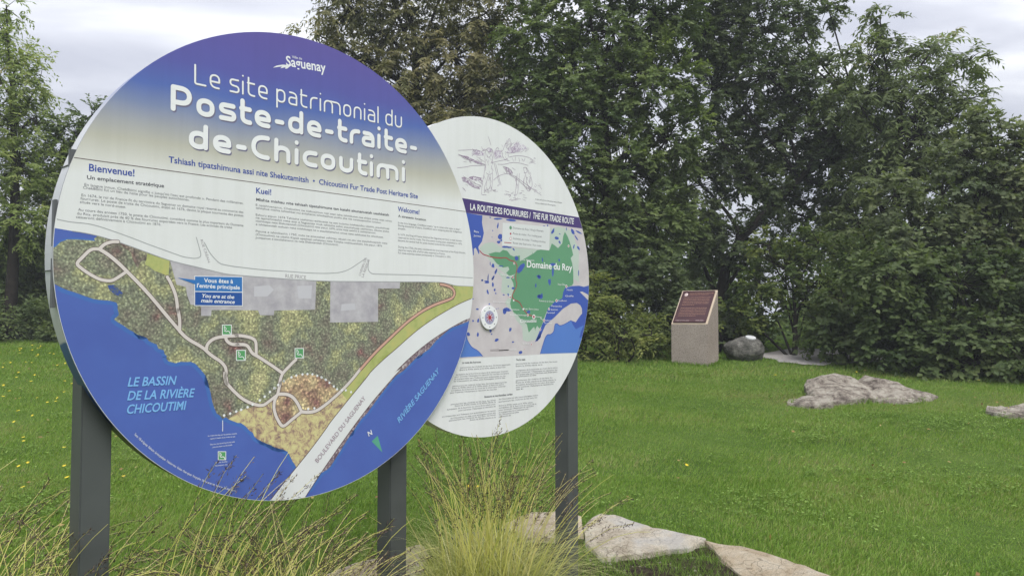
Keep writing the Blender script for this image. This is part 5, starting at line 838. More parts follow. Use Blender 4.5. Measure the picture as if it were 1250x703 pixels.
["B","dark_text","Mishta mishau nite tshiash tipatshimuna tan katshi aitunanuatsh ueshkatsh",[-0.2424,0.25],[0.4206,0.2526],0.0112,"b"],
["B","body_text","E natshiuenanut, Chekutimi ne nishuaimun nipi etat tshe ishinikatet nte shipit anite etat uinau",[-0.2438,0.2293],[0.4379,0.2267],0.0086,""],
["B","body_text","tshitshue mishta tshiashkat nui anitshenat ishinikashuat pushu eka nte nanatuapatshat tutakau.",[-0.2436,0.2175],[0.3782,0.214],0.0085,""],
["B","body_text","Eshuru pipun 1674 Tshitshe utshimau eshkueiat ne assi tutamu mishtamiku uiashit, atauitshuap",[-0.2432,0.1899],[0.4234,0.1907],0.0085,""],
["B","body_text","ne ispitshinashit nete assi e Saguenay muk tshitshe ashit atauitshuap utshimau. Ekute anite",[-0.243,0.178],[0.4213,0.1768],0.0085,""],
["B","body_text","mishituapa nete Shekutamitsh (Chicoutimi) nete pipun 1676, anite nete uetshit e uashtenamuat",[-0.2428,0.1654],[0.3454,0.1643],0.0085,""],
["B","body_text","e ishitakanitsh eukuan nete mishituapa ne e atauitshenanut umue nete eshkueiat ka ishinikatet.",[-0.2426,0.152],[0.39,0.1479],0.0085,""],
["B","body_text","Pipuna e ishinikashit 1750, nuta ne eneutshet ushinau, ekuan ne atu uta atauitshuapitsh nete",[-0.2422,0.1245],[0.4128,0.1215],0.0085,""],
["B","body_text","(Chicoutimi) ne uitshit Kapak apashtat ushetatau nete Tshishe mishituatshishi. Ne pipun 1876",[-0.242,0.1111],[0.3826,0.1075],0.0085,""],
["B","body_text","punipanuat e atauitshenanut ne nete Shekutamitsh (Chicoutimi).",[-0.2418,0.0985],[0.1469,0.0965],0.0085,""],
["B","blue_text","Welcome!",[0.4719,0.2807],[0.603,0.278],0.0223,"b"],
["B","dark_text","A strategic location",[0.4745,0.2532],[0.6438,0.2505],0.0108,"b"],
["B","body_text","In the Innu language, Chek8timi means “up to where the water is deep”.",[0.4748,0.2228],[0.8736,0.2241],0.0088,""],
["B","body_text","During thousands of years, Chek8timi was a stopping place for Indigenous",[0.4749,0.2098],[0.8804,0.2107],0.0088,""],
["B","body_text","peoples.",[0.475,0.1969],[0.5195,0.1961],0.0088,""],
["B","body_text","In 1674, the King of France declared the Saguenay territory a royal domain",[0.4753,0.1683],[0.8807,0.1668],0.0088,""],
["B","body_text","reserved for the fur trade. The Chicoutimi trading post, established in 1676,",[0.4754,0.1536],[0.8835,0.152],0.0088,""],
["B","body_text","became the central hub for posts located towards the northwest.",[0.4756,0.1398],[0.8298,0.1383],0.0088,""],
["B","body_text","During the 1750s, the post, considered the most important of the King's Domain,",[0.4758,0.1094],[0.9083,0.1076],0.0088,""],
["B","body_text","exported nearly 60% of all fur sales exported to France.",[0.476,0.0955],[0.7682,0.0941],0.0088,""],
["B","body_text","Fur trade activities ceased permanently in Chicoutimi in 1876.",[0.4761,0.0817],[0.8076,0.0808],0.0088,""],
["B","street_text","RUE PRICE",[-0.1085,-0.0528],[-0.0119,-0.0556],0.0155,""],
["B","street_text","CHEMIN DE",[0.2644,-0.0318],[0.2977,0.0475],0.0117,""],
["B","street_text","LA RÉSERVE",[0.2804,-0.0382],[0.3139,0.0431],0.0118,""],
["B","street_text","RUE CRÉAN",[-0.468,0.0755],[-0.4367,-0.0085],0.0099,""],
["B","water_text","LE BASSIN",[-0.7209,-0.4586],[-0.5491,-0.4625],0.0316,"bi"],
["B","water_text","DE LA RIVIÈRE",[-0.7215,-0.5067],[-0.4803,-0.5127],0.0316,"bi"],
["B","water_text","CHICOUTIMI",[-0.7214,-0.5539],[-0.5111,-0.5569],0.0315,"bi"],
["B","road_text","BOULEVARD DU SAGUENAY",[0.053,-0.83],[0.2975,-0.5775],0.0213,""],
["B","water_text","RIVIÈRE SAGUENAY",[0.4876,-0.7055],[0.7382,-0.4771],0.0257,"bi"],
["B","white_text","N",[0.3145,-0.747],[0.3346,-0.7401],0.0219,"b"],
["B","white_text","Vous êtes à",[-0.4521,-0.0836],[-0.3358,-0.084],0.0155,"b"],
["B","white_text","l'entrée principale",[-0.4787,-0.1039],[-0.3074,-0.1069],0.0154,"b"],
["B","white_text","You are at the",[-0.4583,-0.1412],[-0.33,-0.1439],0.0142,"bi"],
["B","white_text","main entrance",[-0.4625,-0.1589],[-0.3277,-0.163],0.0142,"bi"],
["B","white_text","La rivière bordée par les anciens moulins",[-0.427,-0.6658],[-0.3113,-0.6689],0.0052,""],
["B","white_text","rejoint le bassin de la rivière au sud.",[-0.419,-0.6774],[-0.3174,-0.6796],0.0053,""],
["B","white_text","The river bordered by the old mills",[-0.4186,-0.6996],[-0.3195,-0.6999],0.0053,""],
["B","white_text","joins the basin to the south.",[-0.4092,-0.7105],[-0.329,-0.7106],0.0053,""],
["B","white_text","Site de fouilles",[-0.3952,-0.7706],[-0.3486,-0.7719],0.0053,""],
["B","white_text","Excavation site",[-0.3955,-0.7817],[-0.3484,-0.7832],0.0053,""],
["S","white_text","LA ROUTE DES FOURRURES /",[-0.1611,0.3391],[0.3089,0.34],0.0333,"b"],
["S","white_text","THE FUR TRADE ROUTE",[0.3284,0.3404],[0.6982,0.3402],0.0353,"bi"],
["S","white_text","Domaine du Roy",[0.2756,0.0624],[0.6781,0.0597],0.0385,"b"],
["S","white_text","Chicoutimi",[0.219,-0.2466],[0.3556,-0.2449],0.019,"b"],
["S","white_text","Baie",[-0.1335,0.225],[-0.0985,0.2235],0.0103,""],
["S","white_text","James",[-0.1365,0.2028],[-0.0853,0.2024],0.0103,""],
["S","dark_text","Domaine du Roy / King's Domain",[0.164,0.268],[0.4188,0.2706],0.0108,""],
["S","dark_text","Poste de traite / Fur trading post",[0.1641,0.2374],[0.405,0.2381],0.0108,""],
["S","dark_text","Activités de traite / Trading activities",[0.1642,0.2103],[0.4371,0.2098],0.0108,""],
["S","dark_text","Route des fourrures / Fur route",[0.1642,0.1855],[0.4005,0.1849],0.0108,""],
["S","white_text","Sept-Îles",[0.5446,-0.0279],[0.6142,-0.0291],0.0096,""],
["S","white_text","Moisie",[0.6271,-0.0597],[0.682,-0.0582],0.0097,""],
["S","white_text","Golfe",[0.6141,-0.0958],[0.6907,-0.0942],0.0097,""],
["S","white_text","Pointe-à-la-Croix",[0.3798,-0.1279],[0.5077,-0.1305],0.0093,""],
["S","white_text","Godbout",[0.5445,-0.1251],[0.627,-0.1224],0.0096,""],
["S","white_text","Pentecôte",[0.4868,-0.1564],[0.5817,-0.1566],0.0095,""],
["S","white_text","Betsiamites",[0.4816,-0.1766],[0.5444,-0.1761],0.0094,""],
["S","white_text","Portneuf",[0.4456,-0.1949],[0.5181,-0.1945],0.0094,""],
["S","white_text","Tadoussac",[0.4303,-0.2383],[0.4868,-0.2384],0.0094,""],
["S","white_text","Port-au-Persil",[0.4252,-0.2535],[0.4919,-0.2538],0.0093,""],
["S","white_text","Ashuapmushuan",[0.0075,-0.1383],[0.1334,-0.1398],0.0087,""],
["S","white_text","Métabetchouan",[0.1365,-0.1781],[0.2136,-0.1788],0.0089,""],
["S","white_text","Lac Saint-Jean",[0.2556,-0.1735],[0.3742,-0.176],0.0091,""],
["S","white_text","Grande-Décharge",[0.1366,-0.2073],[0.2715,-0.209],0.0089,""],
["S","white_text","Québec",[0.2401,-0.3649],[0.2983,-0.3684],0.009,""],
["S","white_text","Nicabau",[0.0658,0.0076],[0.1514,0.0027],0.0088,""],
["S","white_text","100 km",[0.1371,-0.3973],[0.1881,-0.3967],0.0089,""],
["S","white_text","Lac Mistassini",[0.2409,0.098],[0.3373,0.0987],0.0091,""],
["S","body_text","La traite des fourrures à Chicoutimi au temps du Domaine",[0.35,0.4493],[0.5852,0.4542],0.0075,""],
["S","body_text","Gravure, collection de la Ville de Saguenay",[0.3501,0.4271],[0.5275,0.4324],0.0075,""],
["S","dark_text","La route des fourrures",[-0.2147,-0.4521],[-0.0816,-0.4537],0.0092,"b"],
["S","dark_text","The fur trade",[0.1893,-0.4533],[0.2636,-0.4539],0.0098,"b"],
["S","dark_text","Boissons et marchandises variées",[-0.0539,-0.6368],[0.1603,-0.6377],0.0094,"b"],
["S","body_text","parcourant les rivières et les lacs, les Innus apportent",[-0.2255,-0.4755],[0.1433,-0.4754],0.0071,""],
["S","body_text","Entre le XVIIe siècle et le XIXe siècle, la fourrure",[-0.2305,-0.487],[0.1038,-0.4878],0.0071,""],
["S","body_text","européens de la fourrure au cours de la saison pour traverser",[-0.2578,-0.5094],[0.1269,-0.5104],0.007,""],
["S","body_text","pour traverser l'Atlantique et rejoindre les marchés européens",[-0.2649,-0.5201],[0.131,-0.5219],0.007,""],
["S","body_text","et transportées vers Tadoussac puis embarquées sur les",[-0.2684,-0.531],[0.1048,-0.5347],0.007,""],
["S","body_text","de Chicoutimi où elles sont échangées contre des",[-0.2719,-0.5424],[0.1023,-0.5452],0.007,""],
["S","body_text","parcourant les rivières et les lacs, les Innus apportent les",[-0.2789,-0.5656],[0.1147,-0.5691],0.007,""],
["S","body_text","Entre le XVIIe siècle et le XIXe siècle, la fourrure attire",[-0.2824,-0.5764],[0.0902,-0.5788],0.007,""],
["S","body_text","européens de la fourrure au cours de la saison pour traverser",[-0.2894,-0.587],[0.1065,-0.59],0.007,""],
["S","body_text","pour traverser l'Atlantique et rejoindre les marchés",[-0.2965,-0.5975],[0.0379,-0.6018],0.0069,""],
["S","body_text","parcourant les rivières et les lacs, les Innus",[0.1876,-0.4739],[0.5398,-0.4754],0.0076,""],
["S","body_text","Entre le XVIIe siècle et le",[0.1877,-0.487],[0.408,-0.4879],0.0076,""],
["S","body_text","européens de la fourrure au cours de la saison",[0.1877,-0.5105],[0.5426,-0.5107],0.0076,""],
["S","body_text","pour traverser l'Atlantique et rejoindre les",[0.1877,-0.5214],[0.5397,-0.524],0.0076,""],
["S","body_text","et transportées vers Tadoussac puis embarquées",[0.1878,-0.5328],[0.5397,-0.5349],0.0076,""],
["S","body_text","de Chicoutimi où elles",[0.1878,-0.5442],[0.3541,-0.5433],0.0076,""],
["S","body_text","parcourant les rivières et les lacs, les",[0.1878,-0.5648],[0.4954,-0.5658],0.0076,""],
["S","body_text","Entre le XVIIe siècle et le XIXe siècle, la",[0.1878,-0.5774],[0.5283,-0.5797],0.0076,""],
["S","body_text","européens de la fourrure au cours de la saison",[0.1879,-0.5894],[0.516,-0.5911],0.0076,""],
["S","body_text","pour traverser l'Atlantique et rejoindre les",[0.1879,-0.6014],[0.5048,-0.6025],0.0076,""],
["S","body_text","et",[0.1879,-0.6134],[0.2491,-0.6128],0.0076,""],
["S","body_text","de Chicoutimi où elles sont échangées contre",[0.0541,-0.6569],[0.3693,-0.6572],0.0074,""],
["S","body_text","parcourant les rivières et les lacs, les",[0.0541,-0.6698],[0.363,-0.6691],0.0074,""],
["S","body_text","Entre le XVIIe siècle et le XIXe siècle,",[0.0542,-0.6909],[0.3276,-0.694],0.0074,""],
["S","body_text","européens de la fourrure au cours de la",[0.0542,-0.7021],[0.3559,-0.705],0.0074,""],
["S","body_text","pour traverser l'Atlantique et rejoindre",[0.0542,-0.7143],[0.332,-0.7148],0.0074,""],
["S","body_text","et transportées vers Tadoussac puis",[0.0543,-0.7266],[0.2882,-0.7268],0.0074,""],
["S","body_text","de Chicoutimi où elles",[0.0543,-0.7377],[0.2109,-0.738],0.0074,""],
["S","body_text","parcourant les",[0.0543,-0.7494],[0.1481,-0.749],0.0074,""],
["S","body_text","parcourant les rivières et les lacs, les Innus",[-0.2908,-0.6554],[0.0294,-0.6579],0.0069,""],
["S","body_text","Entre le XVIIe siècle et le XIXe siècle, la",[-0.2635,-0.666],[0.0294,-0.6677],0.007,""],
["S","body_text","européens de la fourrure au cours de la saison pour",[-0.3169,-0.6792],[0.0294,-0.6791],0.0069,""],
["S","body_text","pour traverser l'Atlantique et rejoindre les",[-0.2385,-0.6906],[0.0295,-0.6909],0.007,""],
["S","body_text","et transportées vers Tadoussac puis embarquées sur les navires",[-0.3495,-0.7118],[0.0296,-0.7136],0.0069,""],
["S","body_text","de Chicoutimi où elles sont échangées contre des",[-0.2935,-0.7253],[0.0296,-0.7254],0.0069,""],
["S","body_text","parcourant les rivières et les lacs, les Innus",[-0.3028,-0.7356],[0.0296,-0.7353],0.0069,""],
["S","body_text","Entre le XVIIe siècle et le",[-0.1581,-0.746],[0.0297,-0.7491],0.0071,""]],
"dots":[
["B","white_print",10,-0.1106,-0.476,0.0052],
["B","white_print",10,-0.0761,-0.4622,0.0052],
["B","white_print",10,-0.0535,-0.4562,0.0052],
["B","white_print",10,-0.0245,-0.4529,0.0052],
["B","white_print",10,-0.0008,-0.4531,0.0052],
["B","white_print",10,0.0228,-0.4553,0.0052],
["B","white_print",10,0.0466,-0.4629,0.0052],
["B","white_print",10,0.0684,-0.4715,0.0052],
["B","white_print",10,0.087,-0.481,0.0052],
["B","white_print",10,0.0665,-0.4702,0.0052],
["B","white_print",10,0.0897,-0.4824,0.0052],
["B","white_print",10,0.1073,-0.4959,0.0052],
["B","white_print",10,0.1292,-0.5127,0.0052],
["B","white_print",10,0.1459,-0.5258,0.0052],
["B","white_print",10,0.1909,-0.5338,0.0052],
["B","white_print",10,0.2184,-0.5433,0.0052],
["B","white_print",10,0.171,-0.5315,0.0052],
["B","white_print",10,0.0044,-0.5992,0.0052],
["B","white_print",10,0.034,-0.5983,0.0052],
["B","white_print",10,-0.1358,-0.49,0.0052],
["B","white_print",10,-0.1538,-0.502,0.0052],
["B","white_print",10,-0.1104,-0.4763,0.0052],
["B","white_print",10,-0.1519,-0.5021,0.0052],
["B","white_print",10,-0.1723,-0.5158,0.0052],
["B","white_print",10,-0.1951,-0.5328,0.0052],
["B","white_print",10,-0.2161,-0.5461,0.0052],
["B","white_print",10,-0.2679,-0.5687,0.0052],
["B","white_print",10,-0.2946,-0.5765,0.0052],
["B","white_print",10,-0.3152,-0.5815,0.0052],
["B","white_print",10,-0.3399,-0.5874,0.0052],
["B","white_print",10,-0.3643,-0.592,0.0052],
["B","white_print",10,-0.2468,-0.5603,0.0052],
["S","white_print",8,0.1616,0.0031,0.0078],
["S","route_print",9,0.1616,0.0031,0.0045],
["S","white_print",8,0.1414,-0.1082,0.0086],
["S","route_print",9,0.1414,-0.1082,0.005],
["S","white_print",8,0.2843,-0.2054,0.0078],
["S","route_print",9,0.2843,-0.2054,0.0045],
["S","white_print",8,0.3349,-0.2138,0.0133],
["S","route_print",9,0.3349,-0.2138,0.0076],
["S","white_print",8,0.3144,-0.3681,0.007],
["S","route_print",9,0.3144,-0.3681,0.004],
["S","white_print",8,0.258,-0.3937,0.0047],
["S","route_print",9,0.258,-0.3937,0.0027],
["S","white_print",8,0.625,-0.0343,0.0094],
["S","route_print",9,0.625,-0.0343,0.0054],
["S","white_print",8,0.5339,-0.1199,0.0094],
["S","route_print",9,0.5339,-0.1199,0.0054],
["S","white_print",8,0.4661,-0.1693,0.0078],
["S","route_print",9,0.4661,-0.1693,0.0045],
["S","white_print",8,0.4221,-0.2349,0.0094],
["S","route_print",9,0.4221,-0.2349,0.0054],
["S","white_print",8,0.3898,-0.2858,0.0078],
["S","route_print",9,0.3898,-0.2858,0.0045],
["S","white_print",8,0.6468,0.2062,0.0078],
["S","route_print",9,0.6468,0.2062,0.0045],
["S","white_print",8,0.1646,0.0017,0.0078],
["S","route_print",9,0.1646,0.0017,0.0045],
["S","white_print",8,0.1729,0.0781,0.007],
["S","route_print",9,0.1729,0.0781,0.004],
["S","white_print",8,0.1691,-0.1252,0.006],
["S","white_print",8,0.2471,-0.1714,0.006],
["S","green_print",7,0.1447,0.2721,0.01],
["S","route_print",7,0.1448,0.2393,0.006],
["S","route_print",7,0.1457,0.2129,0.0085],
["S","white_print",8,0.1457,0.2129,0.0065]],
"compass":[-0.02787248346953053,-0.2180576997615576,0.062268335460039625]}
TH = math.radians(43.2505)
U = np.array([math.sin(TH), math.cos(TH), 0.]); NN = np.array([math.cos(TH), -math.sin(TH), 0.])
D1, U0 = 2.85, 2.308
rootp = U*U0-NN*D1
sign = empty('information_sign', (rootp[0], rootp[1], 0), math.pi/2-TH)
tag(sign, 'tall double round sign with two map discs on three dark grey posts', 'sign')
BU, BV, BR = DATA['B']; SU, SV, SR = DATA['S']
BLOC = (BU-U0, 0, BV+1.6); SLOC = (SU-U0, .035, SV+1.6)
def disc(name, R, y0, y1, m, me_edge, n=160):
    V = []; F = []
    for y in (y0, y1):
        for i in range(n): V.append((R*math.cos(2*math.pi*i/n), y, R*math.sin(2*math.pi*i/n)))
    F.append(tuple(range(n-1, -1, -1)) if False else tuple(range(n))); F.append(tuple(range(2*n-1, n-1, -1)))
    for i in range(n): F.append((i, n+i, n+(i+1) % n, (i+1) % n))
    me = bpy.data.meshes.new(name); me.from_pydata(V, [], F); me.update()
    me.materials.append(m); me.materials.append(me_edge)
    for p in me.polygons[2:]: p.material_index = 1
    me.polygons[1].material_index = 1
    return me
big = link('large_disc', disc('large_disc', BR, 0, .006, MAT['gradient_print'], MAT['panel_edge_metal']), sign, loc=BLOC); big['label'] = 'larger front disc with blue and purple sky print, title and site map'
small = link('small_disc', disc('small_disc', SR, 0, .006, MAT['disc_white_print'], MAT['panel_edge_metal']), sign, loc=SLOC); small['label'] = 'smaller white disc behind with engraving and fur trade route map'
def rim(name, R, y0, y1, m, loc, skip, n=200, th=.004):
    V = []; F = []
    for i in range(n):
        a = 2*math.pi*i/n
        for r, y in ((R, y0), (R, y1), (R-th, y1), (R-th, y0)): V.append((r*math.cos(a), y, r*math.sin(a)))
    for i in range(n):
        a = 2*math.pi*(i+.5)/n
        if skip(R*math.cos(a), R*math.sin(a)): continue
        j = (i+1) % n
        for k in range(4): F.append((4*i+k, 4*j+k, 4*j+(k+1) % 4, 4*i+(k+1) % 4))
    me = bpy.data.meshes.new(name); me.from_pydata(V, [], F); me.update()
    bm = bmesh.new(); bm.from_mesh(me); bmesh.ops.recalc_face_normals(bm, faces=bm.faces); bm.to_mesh(me); bm.free()
    for p in me.polygons: p.use_smooth = False
    return link(name, me, sign, m, loc)
dx, dz = SU-BU, SV-BV
r1 = rim('disc_rim', BR-.004, .0065, .098, MAT['rim_print_shaded_foot'], BLOC, lambda x, z: math.hypot(x-dx, z-dz) < SR+.01)
r2 = rim('disc_rim', SR-.004, .0065, .098, MAT['disc_white_print'], SLOC, lambda x, z: math.hypot(x+dx, z+dz) < BR-.12 and False)
bk = link('back_panel', disc('back_panel', BR-.009, .092, .096, MAT['panel_edge_metal'], MAT['panel_edge_metal'], 120), sign, loc=BLOC) if False else None
for px_, w in ((.9777, .10), (2.308, .10), (3.620, .10)):
    topz = {0.9777: 2.25, 2.308: 2.55, 3.620: 2.2}[px_]
    box('post', px_-w/2-U0, px_+w/2-U0, .056, .156, -.3, topz, MAT['dark_metal'], sign, .004)
box('rail', .9777-U0, 3.62-U0, .158, .19, 1.98, 2.04, MAT['dark_metal'], sign, .003); box('rail', .9777-U0, 3.62-U0, .158, .19, 1.58, 1.64, MAT['dark_metal'], sign, .003)
def rimbox(name, u, v0, v1, y0, y1, w=.02):
    return box(name, BU-U0+u-w/2, BU-U0+u+w/2, y0, y1, BV+1.6+v0, BV+1.6+v1, MAT['bracket_metal'], sign, .001)
rimbox('rim_slot', -.956, -.185, .176, .0075, .034, .010)
rimbox('rim_clip', -.907, .292, .352, .0075, .024, .022)
for v0 in (.30, -.06):
    uu = -math.sqrt((BR-.004)**2-v0**2)
    rimbox('rim_seam', uu, v0-.0012, v0+.0012, .03, .099, .009)
seam = box('panel_seam', -math.sqrt(BR**2-.3223**2)+.002, math.sqrt(BR**2-.3223**2)-.002, -.0006, .001, .3213, .3235, MAT['path_edge_print'], big)
LAY = .00013
CNT = {}
def flush(side, name, mat, V, F):
    if not V: return
    par = big if side == 'B' else small
    me = bpy.data.meshes.new(name); me.from_pydata(V, [], F); me.update()
    return link(name, me, par, MAT[mat])
def clip(P, R, n=180):
    P = [tuple(p) for p in P]
    for k in range(n):
        a = 2*math.pi*(k+.5)/n; nx_, nz_ = math.cos(a), math.sin(a); d = R*math.cos(math.pi/n)
        if not any(p[0]*nx_+p[1]*nz_ > d for p in P): continue
        out = []
        for i in range(len(P)):
            A, B = P[i], P[(i+1) % len(P)]; da = A[0]*nx_+A[1]*nz_-d; db = B[0]*nx_+B[1]*nz_-d
            if da <= 0: out.append(A)
            if (da < 0) != (db < 0) and abs(da-db) > 1e-12:
                s = da/(da-db); out.append((A[0]+(B[0]-A[0])*s, A[1]+(B[1]-A[1])*s))
        P = out
        if len(P) < 3: return []
    return P
def smooth_line(P, closed=False, it=2):
    P = [np.array(p, float) for p in P]
    for _ in range(it):
        if len(P) < 3: break
        Q = [P[0]]
        for i in range(len(P)-1):
            Q += [P[i]*.75+P[i+1]*.25, P[i]*.25+P[i+1]*.75]
        Q.append(P[-1]); P = Q
    return P
def strip(P, w, caps=True, closed=False):
    P = [np.array(p, float) for p in P]
    Q = [P[0]]
    for p in P[1:]:
        if np.hypot(*(p-Q[-1])) > 1e-5: Q.append(p)
    P = Q; n = len(P); V = []; F = []
    if n == 1:
        V = [(P[0][0]+w/2*math.cos(a), P[0][1]+w/2*math.sin(a)) for a in np.linspace(0, 2*math.pi, 20, endpoint=False)]; return V, [tuple(range(20))]
    for i in range(n):
        if closed: a, b = P[i-1], P[(i+1) % n]
        else: a, b = P[max(0, i-1)], P[min(n-1, i+1)]
        d0 = P[i]-a if np.hypot(*(P[i]-a)) > 1e-9 else b-P[i]; d1 = b-P[i] if np.hypot(*(b-P[i])) > 1e-9 else d0
        d0 = d0/np.hypot(*d0); d1 = d1/np.hypot(*d1); m = d0+d1; l = np.hypot(*m)
        m = m/l if l > 1e-6 else d0; k = 1/max(.5, float(m@d0)); nn = np.array([-m[1], m[0]])*w/2*k
        V += [tuple(P[i]+nn), tuple(P[i]-nn)]
    for i in range(n if closed else n-1):
        j = (i+1) % n; F.append((2*i, 2*i+1, 2*j+1, 2*j))
    if caps and not closed:
        for e, q, s in ((0, P[0]-P[1], 1), (n-1, P[-1]-P[-2], -1)):
            a0_ = math.atan2(q[1], q[0]); b = len(V); arc = [(P[e][0]+w/2*math.cos(a0_+t_), P[e][1]+w/2*math.sin(a0_+t_)) for t_ in np.linspace(-math.pi/2, math.pi/2, 9)[1:-1]]
            V += arc; lo, hi = (2*e, 2*e+1) if s == -1 else (2*e+1, 2*e)
            # start cap: arc runs from right to left of travel reversed; order does not matter for a flat print
            F.append(tuple([2*e+1 if s == -1 else 2*e]+list(range(b, len(V)))+[2*e if s == -1 else 2*e+1]))
    return V, F
def bucket(B, key, V2, F, y):
    V, FF_ = B.setdefault(key, ([], [])); b = len(V); V += [(x, y, z) for x, z in V2]; FF_ += [tuple(b+i for i in f) for f in F]
def PIECE(m): return dict(street_line_print='street', white_print='white_mark').get(m, m.replace('_print', ''))
for side, m, lay, P in DATA['poly']:
    Q = clip(P, (BR if side == 'B' else SR)-.0015)
    if len(Q) < 3: continue
    tr = tessellate_polygon([[Vector((a, b, 0)) for a, b in Q]])
    B1 = {}; bucket(B1, 0, Q, [tuple(x) for x in tr], -LAY*(lay+1)); flush(side, PIECE(m)+'_area', m, *B1[0])
def cut(P, R):
    """keep the runs of a line that lie on the disc"""
    runs, cur = [], []
    for p in P:
        if math.hypot(*p) < R: cur.append(p)
        elif cur: runs.append(cur); cur = []
    if cur: runs.append(cur)
    return [r for r in runs if len(r) > 1]
sidx = 0
for side, m, lay, w, P in DATA['stroke']:
    sidx += 1
    for run in cut(smooth_line(P, it=2), (BR if side == 'B' else SR)-.002-w/2):
        V2, F = strip(run, w); B1 = {}; bucket(B1, 0, V2, F, -LAY*(lay+1)-.000003*(sidx % 30)); flush(side, PIECE(m)+'_line', m, *B1[0])
for side, m, lay, x, z, r in DATA['dots']:
    V2 = [(x+r*math.cos(a), z+r*math.sin(a)) for a in np.linspace(0, 2*math.pi, 14, endpoint=False)]
    B1 = {}; bucket(B1, 0, V2, [tuple(range(14))], -LAY*(lay+1)); flush(side, PIECE(m)+'_dot', m, *B1[0])
# body and title lettering
TB = {}
def put_text(B, key, s, a, b, h, st, y, capfix=.70):
    V, F = text_mesh(s, .018 if 'b' in st else 0, .22 if 'i' in st else 0)
    if not len(V): return
    a, b = np.array(a), np.array(b); d = b-a; Lg = np.hypot(*d); d = d/Lg; up = np.array([-d[1], d[0]])
    sx = Lg/(V[:, 0].max()-V[:, 0].min()); X = (V[:, 0]-V[:, 0].min())*sx; Y = V[:, 1]*h/capfix
    P = a+X[:, None]*d+Y[:, None]*up; bucket(B, key, [tuple(p) for p in P], F, y)
LN = dict(blue_text='blue_lettering', dark_text='subtitle_lettering', body_text='body_lettering', street_text='street_name_lettering', road_text='road_name_lettering', water_text='water_name_lettering', white_text='white_lettering', logo='city_logo_lettering')
for side, m, s, a, b, h, st in DATA['text']:
    if m == 'headline': continue
    TB = {}; put_text(TB, (side, m), s, a, b, h, st, -LAY*(15 if m in ('white_text', 'water_text', 'road_text') else 3+(side == 'S')*4))
    for (side, m), (V, F) in TB.items(): lo_ = flush(side, LN[m], m, V, F); lo_['kind'] = 'stuff'
# credit line that follows the lower left edge of the big disc
V, F = text_mesh('Textes : Ville de Saguenay   Réalisation : Services graphiques   Traduction innue   Révision : Musée régional   Photographies   Site du poste de traite   Impression   Tous droits réservés')
X = V[:, 0]/V[:, 0].max(); a_ = np.radians(-137.9+X*28.5); rr_ = BR*.972+BR*.006*X+0+V[:, 1]*.011/.7*-1*-1
rr_ = BR*(.980)-0*X-.0+(V[:, 1]*-.0)+0
P = np.stack([(BR*(.972+.006*X)-V[:, 1]*.0115)*np.cos(a_), (BR*(.972+.006*X)-V[:, 1]*.0115)*np.sin(a_)], 1)
flush('B', 'credit_lettering', 'white_text', [(x, -LAY*8, z) for x, z in P], F)

# headline drawn with rounded strokes
def fillet(P, r):
    P = [np.array(p, float) for p in P]; out = [P[0]]
    for i in range(1, len(P)-1):
        a, b, c = P[i-1], P[i], P[i+1]; u = a-b; v = c-b; lu, lv = np.hypot(*u), np.hypot(*v); q = min(r, lu*.5 if i > 1 else lu*.98, lv*.5 if i < len(P)-2 else lv*.98)
        p0 = b+u/lu*q; p1 = b+v/lv*q
        for t_ in np.linspace(0, 1, 9):
            out.append((1-t_)**2*p0*1+2*t_*(1-t_)*(b*.93+.07*(p0+p1)/2)+t_**2*p1)
    out.append(P[-1]); return out
def glyph(ch, w):
    h = w/2; lo, hi, H = h, 1-h, 1.42-h; Wd = .90 if w > .2 else .74; R_ = .42 if w > .2 else .40; L_, R2 = h, Wd-h; my = .5
    bowl = [(L_, my), (L_, hi), (R2, hi), (R2, lo), (L_, lo), (L_, my)]
    g = {
     'o': ([(bowl, R_)], Wd), 'e': ([([(L_+.02, .47), (R2, .47), ], 0), ([(R2, .47), (R2, hi), (L_, hi), (L_, lo), (R2-.02, lo)], R_)], Wd),
     's': ([([(R2-.04, hi), (L_, hi), (L_, .53), (R2-.0, .47), (R2-.0, lo), (L_, lo)], .26)], Wd*.92), 'i': ([([(h, lo), (h, hi)], 0), ([(h, 1.36)], 0)], w),
     't': ([([(h+.06, 1.32), (h+.06, lo), (.58, lo)], .3), ([(h, hi), (.56, hi)], 0)], .62), 'L': ([([(h, H), (h, lo), (.78, lo)], .12)], .82),
     'p': ([([(h, hi), (h, -.38)], 0), (bowl, R_)], Wd), 'a': ([([(L_+.06, hi), (R2, hi), (R2, lo)], .34), ([(R2, .57), (L_, .57), (L_, lo), (R2, lo)], .22)], Wd*.97),
     'r': ([([(h, lo), (h, hi), (.60, hi)], .38)], .60), 'm': ([([(h, lo), (h, hi), (.76, hi), (.76, lo)], .36), ([(.56, hi), (1.52-h, hi), (1.52-h, lo)], .36)], 1.52),
     'n': ([([(h, lo), (h, hi), (R2, hi), (R2, lo)], .36)], Wd), 'l': ([([(h, H), (h, lo)], 0)], w), 'd': ([([(R2, H), (R2, lo)], 0), (bowl, R_)], Wd),
     'u': ([([(h, hi), (h, lo), (R2, lo), (R2, hi)], .36)], Wd), 'P': ([([(h, lo), (h, H)], 0), ([(h, H), (1.0-h, H), (1.0-h, .50), (h, .50)], .40)], 1.0),
     '-': ([([(h, .50), (.56-h, .50)], 0)], .56), 'C': ([([(.98-h, H), (h, H), (h, lo), (.98-h, lo)], .56)], .98), 'h': ([([(h, H), (h, lo)], 0), ([(h, .5), (h, hi), (R2, hi), (R2, lo)], .36)], Wd),
     'c': ([([(R2-.02, hi), (L_, hi), (L_, lo), (R2-.02, lo)], R_)], Wd*.92)}
    return g[ch]
